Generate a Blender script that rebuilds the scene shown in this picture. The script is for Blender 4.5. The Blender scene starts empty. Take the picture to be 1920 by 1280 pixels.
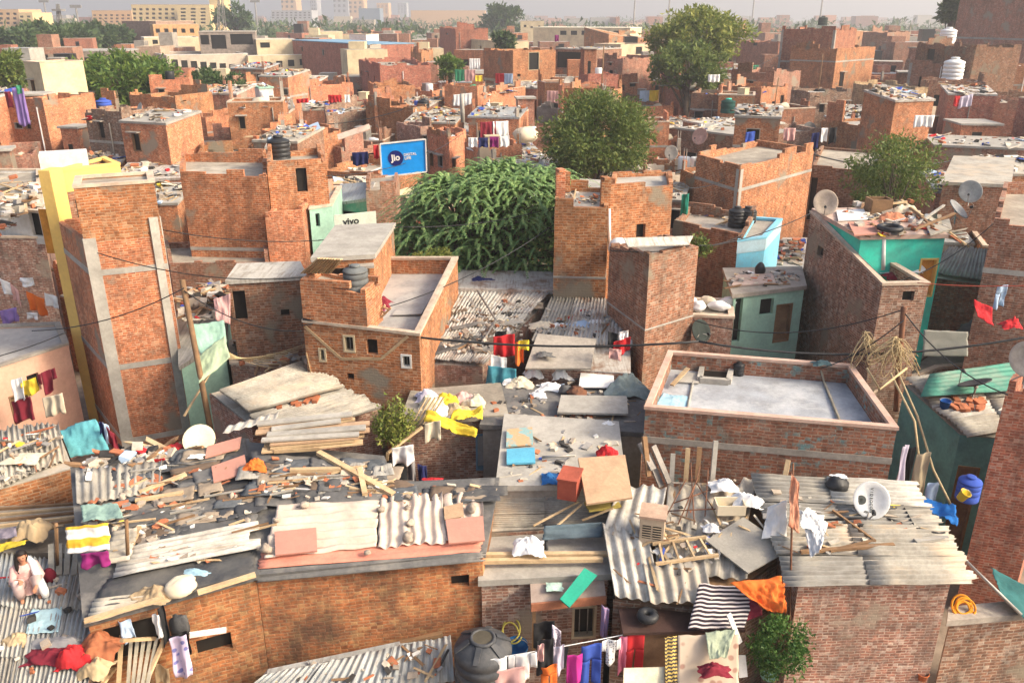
import bpy, math, random
from mathutils import Vector, Matrix, noise
V = Vector
random.seed(11)
S = bpy.context.scene
COL = S.collection
rnd = random.random
def U(a, b): return random.uniform(a, b)
# ------------------------------------------------------------ camera model: photo 1920x1280
CH = 12.0; FPX = 1558.0; TH = math.radians(21.4)
CT, ST = math.cos(TH), math.sin(TH)
def ray(px, py):
    u = (px-960)/FPX; v = (640-py)/FPX
    return V((u, CT+v*ST, -ST+v*CT))
def P(px, py, z):                       # the point of the site at height z seen at that place
    d = ray(px, py); t = (z-CH)/d.z
    return V((d.x*t, d.y*t, z))
def D(px, py, Y):                       # the point at depth Y
    d = ray(px, py); t = Y/d.y
    return V((d.x*t, Y, CH+d.z*t))
def PL(px, py, pl):                     # on a plane: a height, or (point, normal)
    if not isinstance(pl, tuple): return P(px, py, pl)
    d = ray(px, py); o = V((0, 0, CH)); n = pl[1]
    return o + d*((pl[0]-o).dot(n)/d.dot(n))
def plane3(a, b, c): return (a, (b-a).cross(c-a).normalized())
def pix(p):
    x, y, z = p[0], p[1], p[2]-CH
    dp = y*CT - z*ST; up = y*ST + z*CT
    return 960+FPX*x/dp, 640-FPX*up/dp
cam = bpy.data.cameras.new('camera'); camo = bpy.data.objects.new('camera', cam); COL.objects.link(camo)
camo.location = (0, 0, CH); camo.rotation_euler = (math.pi/2-TH, 0, 0)
cam.sensor_width = 36; cam.lens = 36*FPX/1920; cam.clip_end = 9000; cam.clip_start = .1
S.camera = camo
# ------------------------------------------------------------ materials
MATS = {}
def srgb(r, g, b):
    f = lambda c: (c/255/12.92) if c/255 <= .04045 else ((c/255+.055)/1.055)**2.4
    return (f(r), f(g), f(b), 1)
def lin(c): return (c[0], c[1], c[2], 1)
def newmat(key):
    m = bpy.data.materials.new(key); m.use_nodes = True
    nt = m.node_tree; nt.nodes.clear()
    out = nt.nodes.new('ShaderNodeOutputMaterial'); b = nt.nodes.new('ShaderNodeBsdfPrincipled')
    nt.links.new(b.outputs[0], out.inputs[0])
    b.inputs['Specular IOR Level'].default_value = .25
    return m, nt, b
def N(nt, t, **k):
    n = nt.nodes.new(t)
    for a, v in k.items():
        if a.startswith('i_'): n.inputs[a[2:].replace('_', ' ')].default_value = v
        else: setattr(n, a, v)
    return n
def mixc(nt, fac, a, b, mode='MIX'):
    n = nt.nodes.new('ShaderNodeMix'); n.data_type = 'RGBA'; n.blend_type = mode
    for i, x in ((0, fac), (6, a), (7, b)):
        if hasattr(x, 'is_output'): nt.links.new(x, n.inputs[i])
        else: n.inputs[i].default_value = x
    return n.outputs[2]
def ramp(nt, src, a, b):
    n = N(nt, 'ShaderNodeMapRange', clamp=True); nt.links.new(src, n.inputs[0])
    n.inputs[1].default_value = a; n.inputs[2].default_value = b
    return n.outputs[0]
def noisen(nt, vec, scale, detail=4, rough=.6):
    n = N(nt, 'ShaderNodeTexNoise', i_Scale=scale, i_Detail=detail, i_Roughness=rough)
    nt.links.new(vec, n.inputs['Vector']); return n.outputs[0]
def brick(key, c1, c2, mortar, stain=(.16, .1, .07), pale=(.5, .36, .25), ps=.5, ss=.6, msize=.012, patch=None, bw=.205, rh=.067, soot=None, paint=None):
    if key in MATS: return MATS[key]
    m, nt, b = newmat(key); L = nt.links
    uv = N(nt, 'ShaderNodeUVMap'); g = N(nt, 'ShaderNodeNewGeometry'); oi = N(nt, 'ShaderNodeObjectInfo')
    wob = N(nt, 'ShaderNodeTexNoise', i_Scale=2.2, i_Detail=2.0); L.new(g.outputs['Position'], wob.inputs['Vector'])
    sub = N(nt, 'ShaderNodeVectorMath', operation='SUBTRACT'); L.new(wob.outputs['Color'], sub.inputs[0]); sub.inputs[1].default_value = (.5, .5, .5)
    sc = N(nt, 'ShaderNodeVectorMath', operation='SCALE'); L.new(sub.outputs[0], sc.inputs[0]); sc.inputs['Scale'].default_value = .085
    sz = N(nt, 'ShaderNodeMapRange'); L.new(oi.outputs['Random'], sz.inputs[0]); sz.inputs[3].default_value = .86; sz.inputs[4].default_value = 1.16
    us = N(nt, 'ShaderNodeVectorMath', operation='SCALE'); L.new(uv.outputs[0], us.inputs[0]); L.new(sz.outputs[0], us.inputs['Scale'])
    ad = N(nt, 'ShaderNodeVectorMath', operation='ADD'); L.new(us.outputs[0], ad.inputs[0]); L.new(sc.outputs[0], ad.inputs[1])
    br = N(nt, 'ShaderNodeTexBrick', i_Scale=1.0); L.new(ad.outputs[0], br.inputs['Vector'])
    br.inputs['Color1'].default_value = lin(c1); br.inputs['Color2'].default_value = lin(c2); br.inputs['Mortar'].default_value = lin(mortar)
    br.inputs['Mortar Size'].default_value = msize; br.inputs['Brick Width'].default_value = bw; br.inputs['Row Height'].default_value = rh
    br.inputs['Mortar Smooth'].default_value = .3; br.inputs['Bias'].default_value = -.1
    pos = g.outputs['Position']
    sn = N(nt, 'ShaderNodeVectorMath', operation='SNAP'); L.new(ad.outputs[0], sn.inputs[0]); sn.inputs[1].default_value = (bw*.5, rh, 1)
    wn1 = N(nt, 'ShaderNodeTexWhiteNoise', noise_dimensions='2D'); L.new(sn.outputs[0], wn1.inputs['Vector'])
    n1 = noisen(nt, pos, 1.1, 5, .65); n2 = noisen(nt, pos, 3.7, 6, .7); n3 = noisen(nt, pos, 14, 3, .6); n4 = noisen(nt, pos, .55, 4, .6)
    c = mixc(nt, ramp(nt, n3, .35, .75), br.outputs['Color'], (c1[0]*1.35, c1[1]*1.5, c1[2]*1.6, 1))
    mk = N(nt, 'ShaderNodeMath', operation='MULTIPLY'); L.new(ramp(nt, wn1.outputs['Value'], .86, .9), mk.inputs[0]); mk.inputs[1].default_value = .5
    c = mixc(nt, mk.outputs[0], c, lin(pale))
    mk = N(nt, 'ShaderNodeMath', operation='MULTIPLY'); L.new(ramp(nt, wn1.outputs['Value'], .2, .1), mk.inputs[0]); mk.inputs[1].default_value = .5
    c = mixc(nt, mk.outputs[0], c, lin(tuple(x*.45 for x in c1)))
    if paint:
        mk = N(nt, 'ShaderNodeMath', operation='MULTIPLY'); L.new(ramp(nt, wn1.outputs['Value'], .5, .54), mk.inputs[0]); L.new(ramp(nt, noisen(nt, pos, 1.6, 8, .8), .52, .6), mk.inputs[1])
        c = mixc(nt, mk.outputs[0], c, lin(paint))
    m2 = N(nt, 'ShaderNodeMath', operation='MULTIPLY'); L.new(ramp(nt, n2, .52, .75), m2.inputs[0]); m2.inputs[1].default_value = ps
    c = mixc(nt, m2.outputs[0], c, lin(pale))
    m3 = N(nt, 'ShaderNodeMath', operation='MULTIPLY'); L.new(ramp(nt, n1, .45, .75), m3.inputs[0]); m3.inputs[1].default_value = ss
    c = mixc(nt, m3.outputs[0], c, lin(stain))
    mp = N(nt, 'ShaderNodeMapping'); L.new(pos, mp.inputs[0]); mp.inputs['Scale'].default_value = (2.6, 2.6, .35)
    n5 = noisen(nt, mp.outputs[0], 1.0, 5, .7); m5 = N(nt, 'ShaderNodeMath', operation='MULTIPLY'); L.new(ramp(nt, n5, .5, .72), m5.inputs[0]); m5.inputs[1].default_value = .55
    c = mixc(nt, m5.outputs[0], c, lin(tuple(x*.75 for x in stain)))
    n6 = noisen(nt, pos, 7.5, 4, .75); c = mixc(nt, ramp(nt, n6, .3, .72), c, mixc(nt, 1., c, (1.6, 1.45, 1.3, 1), 'MULTIPLY'))
    n7 = noisen(nt, pos, 2.3, 6, .8); m7 = N(nt, 'ShaderNodeMath', operation='MULTIPLY'); L.new(ramp(nt, n7, .5, .68), m7.inputs[0]); m7.inputs[1].default_value = .5
    c = mixc(nt, m7.outputs[0], c, lin(tuple(x*.8 for x in stain)))
    if soot: m8 = N(nt, 'ShaderNodeMath', operation='MULTIPLY'); L.new(ramp(nt, noisen(nt, pos, .42, 5, .7), .47, .66), m8.inputs[0]); m8.inputs[1].default_value = .8; c = mixc(nt, m8.outputs[0], c, lin(soot))
    if patch: c = mixc(nt, ramp(nt, n4, .585, .65), c, mixc(nt, n2, lin(patch), (patch[0]*.7, patch[1]*.7, patch[2]*.7, 1)))
    hs = N(nt, 'ShaderNodeHueSaturation'); L.new(c, hs.inputs['Color'])
    mr = N(nt, 'ShaderNodeMapRange'); L.new(oi.outputs['Random'], mr.inputs[0]); mr.inputs[3].default_value = .74; mr.inputs[4].default_value = 1.2
    L.new(mr.outputs[0], hs.inputs['Value'])
    mr2 = N(nt, 'ShaderNodeMapRange'); L.new(oi.outputs['Random'], mr2.inputs[0]); mr2.inputs[3].default_value = .508; mr2.inputs[4].default_value = .492
    L.new(mr2.outputs[0], hs.inputs['Hue'])
    L.new(hs.outputs[0], b.inputs['Base Color']); b.inputs['Roughness'].default_value = .93
    bu = N(nt, 'ShaderNodeBump', i_Strength=.6, i_Distance=.012)
    ml = N(nt, 'ShaderNodeMath', operation='MULTIPLY_ADD'); L.new(br.outputs['Fac'], ml.inputs[0]); ml.inputs[1].default_value = -1; L.new(n3, ml.inputs[2])
    L.new(ml.outputs[0], bu.inputs['Height']); L.new(bu.outputs[0], b.inputs['Normal'])
    MATS[key] = m; return m
def mat(key, c, c2=None, rough=.85, scale=2.5, lo=.4, hi=.65, amt=1., fine=.25, bump=.25, metal=0, dust=None, spec=.25, rndv=.0, streak=None):
    if key in MATS: return MATS[key]
    m, nt, b = newmat(key); L = nt.links
    g = N(nt, 'ShaderNodeNewGeometry'); pos = g.outputs['Position']
    c2 = c2 or tuple(x*.62 for x in c[:3])
    n1 = noisen(nt, pos, scale, 6, .68); n2 = noisen(nt, pos, scale*9, 3, .6)
    mm = N(nt, 'ShaderNodeMath', operation='MULTIPLY'); L.new(ramp(nt, n1, lo, hi), mm.inputs[0]); mm.inputs[1].default_value = amt
    col = mixc(nt, mm.outputs[0], lin(c), lin(c2))
    f2 = N(nt, 'ShaderNodeMath', operation='MULTIPLY'); L.new(ramp(nt, n2, .35, .7), f2.inputs[0]); f2.inputs[1].default_value = fine
    col = mixc(nt, f2.outputs[0], col, tuple(x*.45 for x in c[:3])+(1,))
    if dust:
        n4 = noisen(nt, pos, scale*.45+.3, 5, .7)
        col = mixc(nt, ramp(nt, n4, .48, .66), col, lin(dust))
    if streak:
        uv = N(nt, 'ShaderNodeUVMap'); mp = N(nt, 'ShaderNodeMapping'); mp.inputs['Scale'].default_value = (11, .9, 1); L.new(uv.outputs[0], mp.inputs[0])
        ns = noisen(nt, mp.outputs[0], 1., 5, .7); m9 = N(nt, 'ShaderNodeMath', operation='MULTIPLY'); L.new(ramp(nt, ns, .48, .7), m9.inputs[0]); m9.inputs[1].default_value = .75
        col = mixc(nt, m9.outputs[0], col, lin(streak))
    if rndv:
        oi = N(nt, 'ShaderNodeObjectInfo'); hs = N(nt, 'ShaderNodeHueSaturation'); L.new(col, hs.inputs['Color'])
        mr = N(nt, 'ShaderNodeMapRange'); L.new(oi.outputs['Random'], mr.inputs[0]); mr.inputs[3].default_value = 1-rndv; mr.inputs[4].default_value = 1+rndv
        L.new(mr.outputs[0], hs.inputs['Value']); col = hs.outputs[0]
    L.new(col, b.inputs['Base Color']); b.inputs['Roughness'].default_value = rough; b.inputs['Metallic'].default_value = metal
    b.inputs['Specular IOR Level'].default_value = spec
    if bump:
        bu = N(nt, 'ShaderNodeBump', i_Strength=bump, i_Distance=.02); L.new(n2, bu.inputs['Height']); L.new(bu.outputs[0], b.inputs['Normal'])
    MATS[key] = m; return m
def striped(key, c, c2, axis, freq, duty=.5):
    if key in MATS: return MATS[key]
    m, nt, b = newmat(key); L = nt.links
    uv = N(nt, 'ShaderNodeUVMap'); w = N(nt, 'ShaderNodeTexWave', wave_type='BANDS', bands_direction=axis, i_Scale=freq, i_Distortion=.6)
    L.new(uv.outputs[0], w.inputs['Vector'])
    L.new(mixc(nt, ramp(nt, w.outputs[1], duty-.08, duty+.08), lin(c), lin(c2)), b.inputs['Base Color']); b.inputs['Roughness'].default_value = .9
    MATS[key] = m; return m
def printed(key, c, c2, scale=14, lo=.5):
    if key in MATS: return MATS[key]
    m, nt, b = newmat(key); L = nt.links
    uv = N(nt, 'ShaderNodeUVMap'); v = N(nt, 'ShaderNodeTexVoronoi', i_Scale=scale); L.new(uv.outputs[0], v.inputs['Vector'])
    L.new(mixc(nt, ramp(nt, v.outputs[0], lo-.06, lo+.06), lin(c2), lin(c)), b.inputs['Base Color']); b.inputs['Roughness'].default_value = .9
    MATS[key] = m; return m
def leafmat(key, c, c2, c3):
    if key in MATS: return MATS[key]
    m, nt, b = newmat(key); L = nt.links
    g = N(nt, 'ShaderNodeNewGeometry'); pos = g.outputs['Position']
    n1 = noisen(nt, pos, 1.3, 3, .6)
    col = mixc(nt, ramp(nt, n1, .35, .65), lin(c), lin(c2))
    rp = N(nt, 'ShaderNodeMath', operation='POWER'); L.new(g.outputs['Random Per Island'], rp.inputs[0]); rp.inputs[1].default_value = 2.2
    col = mixc(nt, rp.outputs[0], col, lin(c3))
    L.new(col, b.inputs['Base Color']); b.inputs['Roughness'].default_value = .55
    tr = N(nt, 'ShaderNodeBsdfTranslucent'); L.new(col, tr.inputs[0])
    mx = N(nt, 'ShaderNodeMixShader'); mx.inputs[0].default_value = .3
    L.new(b.outputs[0], mx.inputs[1]); L.new(tr.outputs[0], mx.inputs[2])
    L.new(mx.outputs[0], nt.nodes['Material Output'].inputs[0])
    MATS[key] = m; return m
# palette -------------------------------------------------------------
PT = (.33, .27, .20)
BR = brick('brick_orange', (.36, .122, .048), (.205, .064, .03), (.44, .33, .23), stain=(.15, .075, .045), pale=(.50, .33, .21), ss=.75, patch=PT)
BR2 = brick('brick_brown', (.25, .102, .06), (.14, .058, .038), (.33, .27, .21), stain=(.10, .07, .053), pale=(.38, .30, .24), ss=.7, patch=PT)
BRR = brick('brick_red', (.275, .088, .048), (.16, .052, .034), (.33, .24, .18), stain=(.12, .06, .045), pale=(.38, .27, .21), ps=.5)
BRG = brick('brick_weathered', (.23, .11, .072), (.115, .068, .05), (.38, .33, .27), stain=(.09, .07, .058), pale=(.46, .40, .34), ps=.85, ss=.7, patch=PT)
BRP = brick('brick_painted_remains', (.29, .10, .062), (.18, .062, .042), (.34, .28, .22), stain=(.12, .08, .062), pale=(.32, .29, .25), ps=.7, paint=(.16, .32, .33))
BRS = brick('brick_sooty', (.36, .122, .048), (.21, .07, .034), (.34, .23, .14), stain=(.085, .058, .042), pale=(.46, .29, .14), ps=.85, ss=.85, soot=(.04, .033, .028))
STN = brick('stone_rubble', (.42, .27, .15), (.30, .19, .12), (.5, .40, .28), stain=(.2, .14, .1), pale=(.62, .5, .33), bw=.2, rh=.13, msize=.02)
CONC = mat('concrete', (.42, .37, .31), (.27, .24, .205), scale=1.6, fine=.4, rndv=.1)
CONL = mat('concrete_pale', (.43, .40, .35), (.29, .27, .235), scale=1.5, fine=.3, rndv=.08)
COPE = mat('coping', (.62, .50, .38), (.42, .31, .23), scale=3, fine=.3, rndv=.1)
ROOFD = mat('roof_dusty', (.36, .315, .25), (.24, .205, .165), scale=1.2, fine=.5, dust=(.44, .39, .31), rndv=.15)
ROOFG = mat('roof_grey', (.40, .38, .36), (.29, .275, .26), scale=1.0, fine=.35, dust=(.46, .42, .38))
ASB = mat('asbestos_sheet', (.46, .425, .36), (.25, .225, .185), scale=1.7, lo=.42, hi=.66, fine=.45, dust=(.44, .36, .27), rough=.8)
ASBW = mat('asbestos_sheet_white', (.53, .505, .45), (.30, .27, .23), scale=1.6, lo=.5, hi=.7, fine=.4, streak=(.2, .15, .1))
ASBG = mat('asbestos_sheet_grey', (.36, .345, .31), (.24, .22, .19), scale=1.1, fine=.35, dust=(.42, .38, .31), streak=(.12, .1, .08))
TIN = mat('tin_rusty', (.52, .49, .44), (.24, .13, .075), scale=1.6, lo=.5, hi=.66, fine=.4, rough=.6, streak=(.16, .075, .04))
TING = mat('tin_grey', (.40, .42, .42), (.28, .285, .275), scale=1.2, rough=.5, fine=.25, dust=(.42, .39, .33), streak=(.15, .12, .1))
TAR = mat('tarpaulin_black', (.05, .052, .058), (.085, .083, .08), scale=1.4, rough=.55, fine=.2, dust=(.12, .112, .10), bump=.5)
TARG = mat('tarpaulin_grey', (.135, .132, .128), (.085, .083, .082), scale=1.3, rough=.7, fine=.3, dust=(.235, .215, .19), bump=.4)
WOOD = mat('wood_pale', (.56, .41, .24), (.40, .27, .15), scale=2.5, fine=.3, rndv=.2)
WOODB = mat('wood_brown', (.28, .165, .085), (.17, .1, .055), scale=2.5, fine=.3, rndv=.15)
PLY = mat('plywood', (.50, .335, .21), (.40, .26, .16), scale=2.0, fine=.35)
PLYP = mat('board_pink', (.52, .25, .185), (.43, .215, .165), scale=1.2, fine=.15)
RUST = mat('rust', (.22, .095, .05), (.12, .06, .04), scale=4, fine=.4)
STEEL = mat('steel', (.35, .34, .32), (.22, .19, .16), rough=.5, metal=.4, fine=.2)
DARK = mat('dark_pane', (.014, .013, .012), (.022, .02, .018), rough=.4, fine=0, bump=0)  # darkness of unlit interiors, put into the colour
BLK = mat('black_plastic', (.02, .021, .023), (.035, .035, .037), rough=.45, fine=.15, scale=4)
GRYP = mat('grey_plastic', (.13, .14, .15), (.10, .105, .11), rough=.5, fine=.1)
WHT = mat('white_paint', (.72, .70, .66), (.58, .54, .48), fine=.12, rough=.6)
WHTP = mat('white_plastic', (.82, .82, .80), (.70, .69, .66), fine=.08, rough=.4)
CREAM = mat('cream_plaster', (.64, .53, .34), (.46, .37, .24), scale=.8, fine=.2, rndv=.1)
YEL = mat('yellow_plaster', (.82, .55, .16), (.70, .46, .15), scale=1.2, fine=.12)
PINK = mat('pink_plaster', (.66, .40, .29), (.54, .32, .23), scale=1.2, fine=.2)
MINT = mat('mint_plaster', (.36, .58, .45), (.28, .43, .34), scale=1.4, fine=.25)
TEAL = mat('teal_plaster', (.14, .36, .35), (.10, .23, .22), scale=1.4, fine=.3)
TURQ = mat('turquoise_plaster', (.05, .68, .50), (.08, .44, .34), scale=1.2, fine=.15)
SKYB = mat('skyblue_plaster', (.20, .56, .74), (.24, .44, .55), scale=1.6, fine=.15)
GSHT = mat('green_sheet', (.10, .34, .24), (.075, .2, .15), scale=1.3, rough=.5, fine=.3, dust=(.22, .30, .23))
BSHT = mat('blue_sheet', (.2, .36, .5), (.16, .27, .36), scale=1.2, rough=.5, fine=.2)
EARTH = mat('earth', (.26, .195, .14), (.17, .13, .10), scale=.6, fine=.5, dust=(.33, .26, .2))
ROPE = mat('rope', (.52, .40, .22), (.36, .27, .15), fine=.3)
SKIN = mat('skin', (.42, .2, .12), (.38, .18, .105), fine=0, bump=0, rough=.5)
HAIR = mat('hair', (.012, .009, .008), (.02, .015, .012), fine=0, bump=.2, rough=.5)
BARK = mat('bark', (.17, .125, .09), (.1, .075, .055), scale=6, fine=.4, bump=.5)
TERRA = mat('terracotta', (.46, .17, .08), (.36, .13, .065), fine=.2)
CLO = {}
def cloth(name, c=None):
    k = 'cloth_'+name
    if k in MATS: return MATS[k]
    return mat(k, c, tuple(x*.86 for x in c), scale=1.8, fine=.08, rough=.95, bump=.15)
PAL = dict(white=(.80, .79, .77), red=(.50, .025, .03), maroon=(.20, .02, .035), orange=(.72, .16, .03), yellow=(.78, .56, .05), pink=(.75, .22, .32),
    magenta=(.60, .04, .30), blue=(.05, .10, .42), navy=(.02, .025, .10), purple=(.26, .17, .42), black=(.02, .02, .022), grey=(.28, .27, .27),
    lightblue=(.40, .52, .68), cream=(.66, .57, .42), green=(.05, .26, .14), brown=(.17, .09, .05), lavender=(.55, .50, .60), tan=(.46, .34, .2), rose=(.62, .36, .33), plum=(.24, .02, .14))
for k, c in PAL.items(): cloth(k, c)
def C(n): return MATS['cloth_'+n]
# ------------------------------------------------------------ mesh builder
class MB:
    def __init__(s): s.v = []; s.f = []; s.uv = []; s.mi = []
    def face(s, pts, mi=0, uv=None):
        i = len(s.v); s.v += [tuple(p) for p in pts]; s.f.append(tuple(range(i, i+len(pts)))); s.mi.append(mi)
        if uv is None:
            a = V(pts[0]); n = V((0, 0, 0))
            for k in range(len(pts)):
                p, q = V(pts[k]), V(pts[(k+1) % len(pts)]); n += p.cross(q)
            if n.length < 1e-12: n = V((0, 0, 1))
            n.normalize()
            if abs(n.z) > .85: uv = [(p[0], p[1]) for p in pts]
            else:
                t = V((-n.y, n.x, 0)).normalized(); w = n.cross(t)
                uv = [(V(p).dot(t), V(p).dot(w)) for p in pts]
        s.uv += uv
    def box(s, c, sz, rz=0, mi=0, rx=0, ry=0):
        R = Matrix.Rotation(rz, 3, 'Z') @ Matrix.Rotation(ry, 3, 'Y') @ Matrix.Rotation(rx, 3, 'X')
        h = V(sz)*.5; c = V(c)
        p = [c + R @ V((x*h.x, y*h.y, z*h.z)) for z in (-1, 1) for x, y in ((-1, -1), (1, -1), (1, 1), (-1, 1))]
        for q in ((3, 2, 1, 0), (4, 5, 6, 7), (0, 1, 5, 4), (1, 2, 6, 5), (2, 3, 7, 6), (3, 0, 4, 7)): s.face([p[i] for i in q], mi)
    def bar(s, a, b, w, h, mi=0):               # squared bar between two points
        a = V(a); b = V(b); d = (b-a).normalized(); up = V((0, 0, 1)) if abs(d.z) < .95 else V((0, 1, 0))
        x = d.cross(up).normalized(); y = x.cross(d).normalized()
        r = [[e + x*(sx*w/2) + y*(sy*h/2) for sx, sy in ((-1, -1), (1, -1), (1, 1), (-1, 1))] for e in (a, b)]
        for k in range(4): s.face([r[0][k], r[0][(k+1) % 4], r[1][(k+1) % 4], r[1][k]], mi)
        s.face(r[0][::-1], mi); s.face(r[1], mi)
    def prism(s, poly, z0, z1, mi=0, top=True, bot=False):
        n = len(poly)
        for k in range(n):
            a, b = poly[k], poly[(k+1) % n]
            s.face([(a[0], a[1], z0), (b[0], b[1], z0), (b[0], b[1], z1), (a[0], a[1], z1)], mi)
        if top: s.face([(p[0], p[1], z1) for p in poly], mi)
        if bot: s.face([(p[0], p[1], z0) for p in poly][::-1], mi)
    def slab(s, q, t, mi=0):                    # thick quad: top points q, thickness t downwards along the normal
        q = [V(p) for p in q]; n = (q[1]-q[0]).cross(q[-1]-q[0]).normalized()
        if n.z < 0: n = -n; q = q[::-1]
        l = [p-n*t for p in q]; k = len(q)
        s.face(q, mi); s.face(l[::-1], mi)
        for i in range(k): s.face([l[i], l[(i+1) % k], q[(i+1) % k], q[i]], mi)
    def tube(s, path, r, seg=6, mi=0, cap=True):
        path = [V(p) for p in path]; rs = r if isinstance(r, (list, tuple)) else [r]*len(path); rings = []
        px = None
        for i, p in enumerate(path):
            d = (path[min(i+1, len(path)-1)]-path[max(i-1, 0)])
            d = d.normalized() if d.length > 1e-9 else V((0, 0, 1))
            if px is None: px = d.cross(V((0, 0, 1))) if abs(d.z) < .9 else d.cross(V((1, 0, 0)))
            px = (px - d*px.dot(d)); px = px.normalized() if px.length > 1e-6 else d.orthogonal().normalized()
            py = d.cross(px)
            rings.append([p + (px*math.cos(a*2*math.pi/seg)+py*math.sin(a*2*math.pi/seg))*rs[i] for a in range(seg)])
        b = len(s.v)
        for rg in rings: s.v += [tuple(p) for p in rg]
        for i in range(len(rings)-1):
            for k in range(seg):
                s.f.append((b+i*seg+k, b+i*seg+(k+1) % seg, b+(i+1)*seg+(k+1) % seg, b+(i+1)*seg+k)); s.mi.append(mi)
                s.uv += [(k/seg, i), ((k+1)/seg, i), ((k+1)/seg, i+1), (k/seg, i+1)]
        if cap:
            for rg, o in ((b, -1), (b+(len(rings)-1)*seg, 1)):
                s.f.append(tuple(range(rg, rg+seg))[::o]); s.mi.append(mi); s.uv += [(0, 0)]*seg
    def lathe(s, prof, c, seg=20, mi=0, R=None, sq=(1, 1)):
        b = len(s.v); c = V(c)
        for r, z in prof:
            for k in range(seg):
                a = k*2*math.pi/seg; p = V((r*math.cos(a)*sq[0], r*math.sin(a)*sq[1], z)); p = R @ p if R else p
                s.v.append(tuple(c+p))
        for i in range(len(prof)-1):
            for k in range(seg):
                s.f.append((b+i*seg+k, b+i*seg+(k+1) % seg, b+(i+1)*seg+(k+1) % seg, b+(i+1)*seg+k)); s.mi.append(mi)
                s.uv += [(k/seg, i), ((k+1)/seg, i), ((k+1)/seg, i+1), (k/seg, i+1)]
        for o, rg in ((-1, b), (1, b+(len(prof)-1)*seg)):
            s.f.append(tuple(range(rg, rg+seg))[::o]); s.mi.append(mi); s.uv += [(0, 0)]*seg
    def grid(s, fn, nu, nv, mi=0, t=0., su=1., sv=1.):
        b = len(s.v); pts = [[V(fn(i/nu, j/nv)) for i in range(nu+1)] for j in range(nv+1)]
        for row in pts: s.v += [tuple(p) for p in row]
        w = nu+1
        for j in range(nv):
            for i in range(nu):
                s.f.append((b+j*w+i, b+j*w+i+1, b+(j+1)*w+i+1, b+(j+1)*w+i)); s.mi.append(mi)
                s.uv += [(i/nu*su, j/nv*sv), ((i+1)/nu*su, j/nv*sv), ((i+1)/nu*su, (j+1)/nv*sv), (i/nu*su, (j+1)/nv*sv)]
        if t:
            n = (pts[0][-1]-pts[0][0]).cross(pts[-1][0]-pts[0][0]).normalized()*t
            if n.z < 0: n = -n
            b2 = len(s.v)
            for row in pts: s.v += [tuple(p-n) for p in row]
            for j in range(nv):
                for i in range(nu):
                    s.f.append((b2+j*w+i, b2+(j+1)*w+i, b2+(j+1)*w+i+1, b2+j*w+i+1)); s.mi.append(mi); s.uv += [(0, 0), (0, 1), (1, 1), (1, 0)]
            rim = [j*w for j in range(nv+1)] + [nv*w+i for i in range(1, nu+1)] + [j*w+nu for j in range(nv-1, -1, -1)] + [i for i in range(nu-1, 0, -1)]
            for k in range(len(rim)):
                a, c = rim[k], rim[(k+1) % len(rim)]
                s.f.append((b+a, b+c, b2+c, b2+a)); s.mi.append(mi); s.uv += [(0, 0), (1, 0), (1, 1), (0, 1)]
    def lump(s, c, r, seed=0, amp=.3, freq=1.6, seg=12, rings=8, mi=0, R=None):
        b = len(s.v); c = V(c)
        for j in range(rings+1):
            th = math.pi*j/rings
            for k in range(seg):
                ph = 2*math.pi*k/seg; d = V((math.sin(th)*math.cos(ph), math.sin(th)*math.sin(ph), math.cos(th)))
                e = 1+amp*(noise.noise(d*freq+V((seed*7.3, seed*3.1, seed)))+.5*noise.noise(d*freq*2.3+V((seed, 0, seed*2.))))
                p = V((d.x*r[0]*e, d.y*r[1]*e, d.z*r[2]*e)); s.v.append(tuple(c+(R @ p if R else p)))
        for j in range(rings):
            for k in range(seg):
                s.f.append((b+j*seg+k, b+(j+1)*seg+k, b+(j+1)*seg+(k+1) % seg, b+j*seg+(k+1) % seg)); s.mi.append(mi)
                s.uv += [(k/seg, j/rings), (k/seg, (j+1)/rings), ((k+1)/seg, (j+1)/rings), ((k+1)/seg, j/rings)]
    def mesh(s, name, mats, off=V((0, 0, 0)), smooth=False):
        me = bpy.data.meshes.new(name)
        me.from_pydata([(p[0]-off.x, p[1]-off.y, p[2]-off.z) for p in s.v], [], s.f)
        mats = mats if isinstance(mats, (list, tuple)) else [mats]
        for m in mats: me.materials.append(m)
        if s.uv and len(s.uv) == sum(len(f) for f in s.f):
            l = me.uv_layers.new(name='UVMap'); l.data.foreach_set('uv', [x for p in s.uv for x in p])
        if len(mats) > 1: me.polygons.foreach_set('material_index', s.mi)
        if smooth: me.polygons.foreach_set('use_smooth', [True]*len(s.f))
        me.update(); return me
    def build(s, name, mats, parent=None, smooth=False):
        if parent is None:
            xs, ys, zs = zip(*s.v); off = V(((min(xs)+max(xs))/2, (min(ys)+max(ys))/2, min(zs)))
        else:
            off = V((0, 0, 0)); q = parent
            while q: off += q.location; q = q.parent
        o = bpy.data.objects.new(name, s.mesh(name, mats, off, smooth)); COL.objects.link(o)
        if parent is None: o.location = off
        else: o.parent = parent
        return o
LABELS = {}
def tag(o, label=None, cat=None, group=None, kind=None):
    if label: o['label'] = label; LABELS.setdefault(label, []).append(o)
    if cat: o['category'] = cat
    if group: o['group'] = group
    if kind: o['kind'] = kind
    return o
def thing(name, label, cat, loc, group=None):
    o = bpy.data.objects.new(name, None); COL.objects.link(o); o.location = loc; o.empty_display_size = .2
    return tag(o, label, cat, group)
def copy_tree(o, parent=None):
    c = o.copy(); COL.objects.link(c)
    if parent: c.parent = parent
    for ch in list(o.children): copy_tree(ch, c)
    return c
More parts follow.
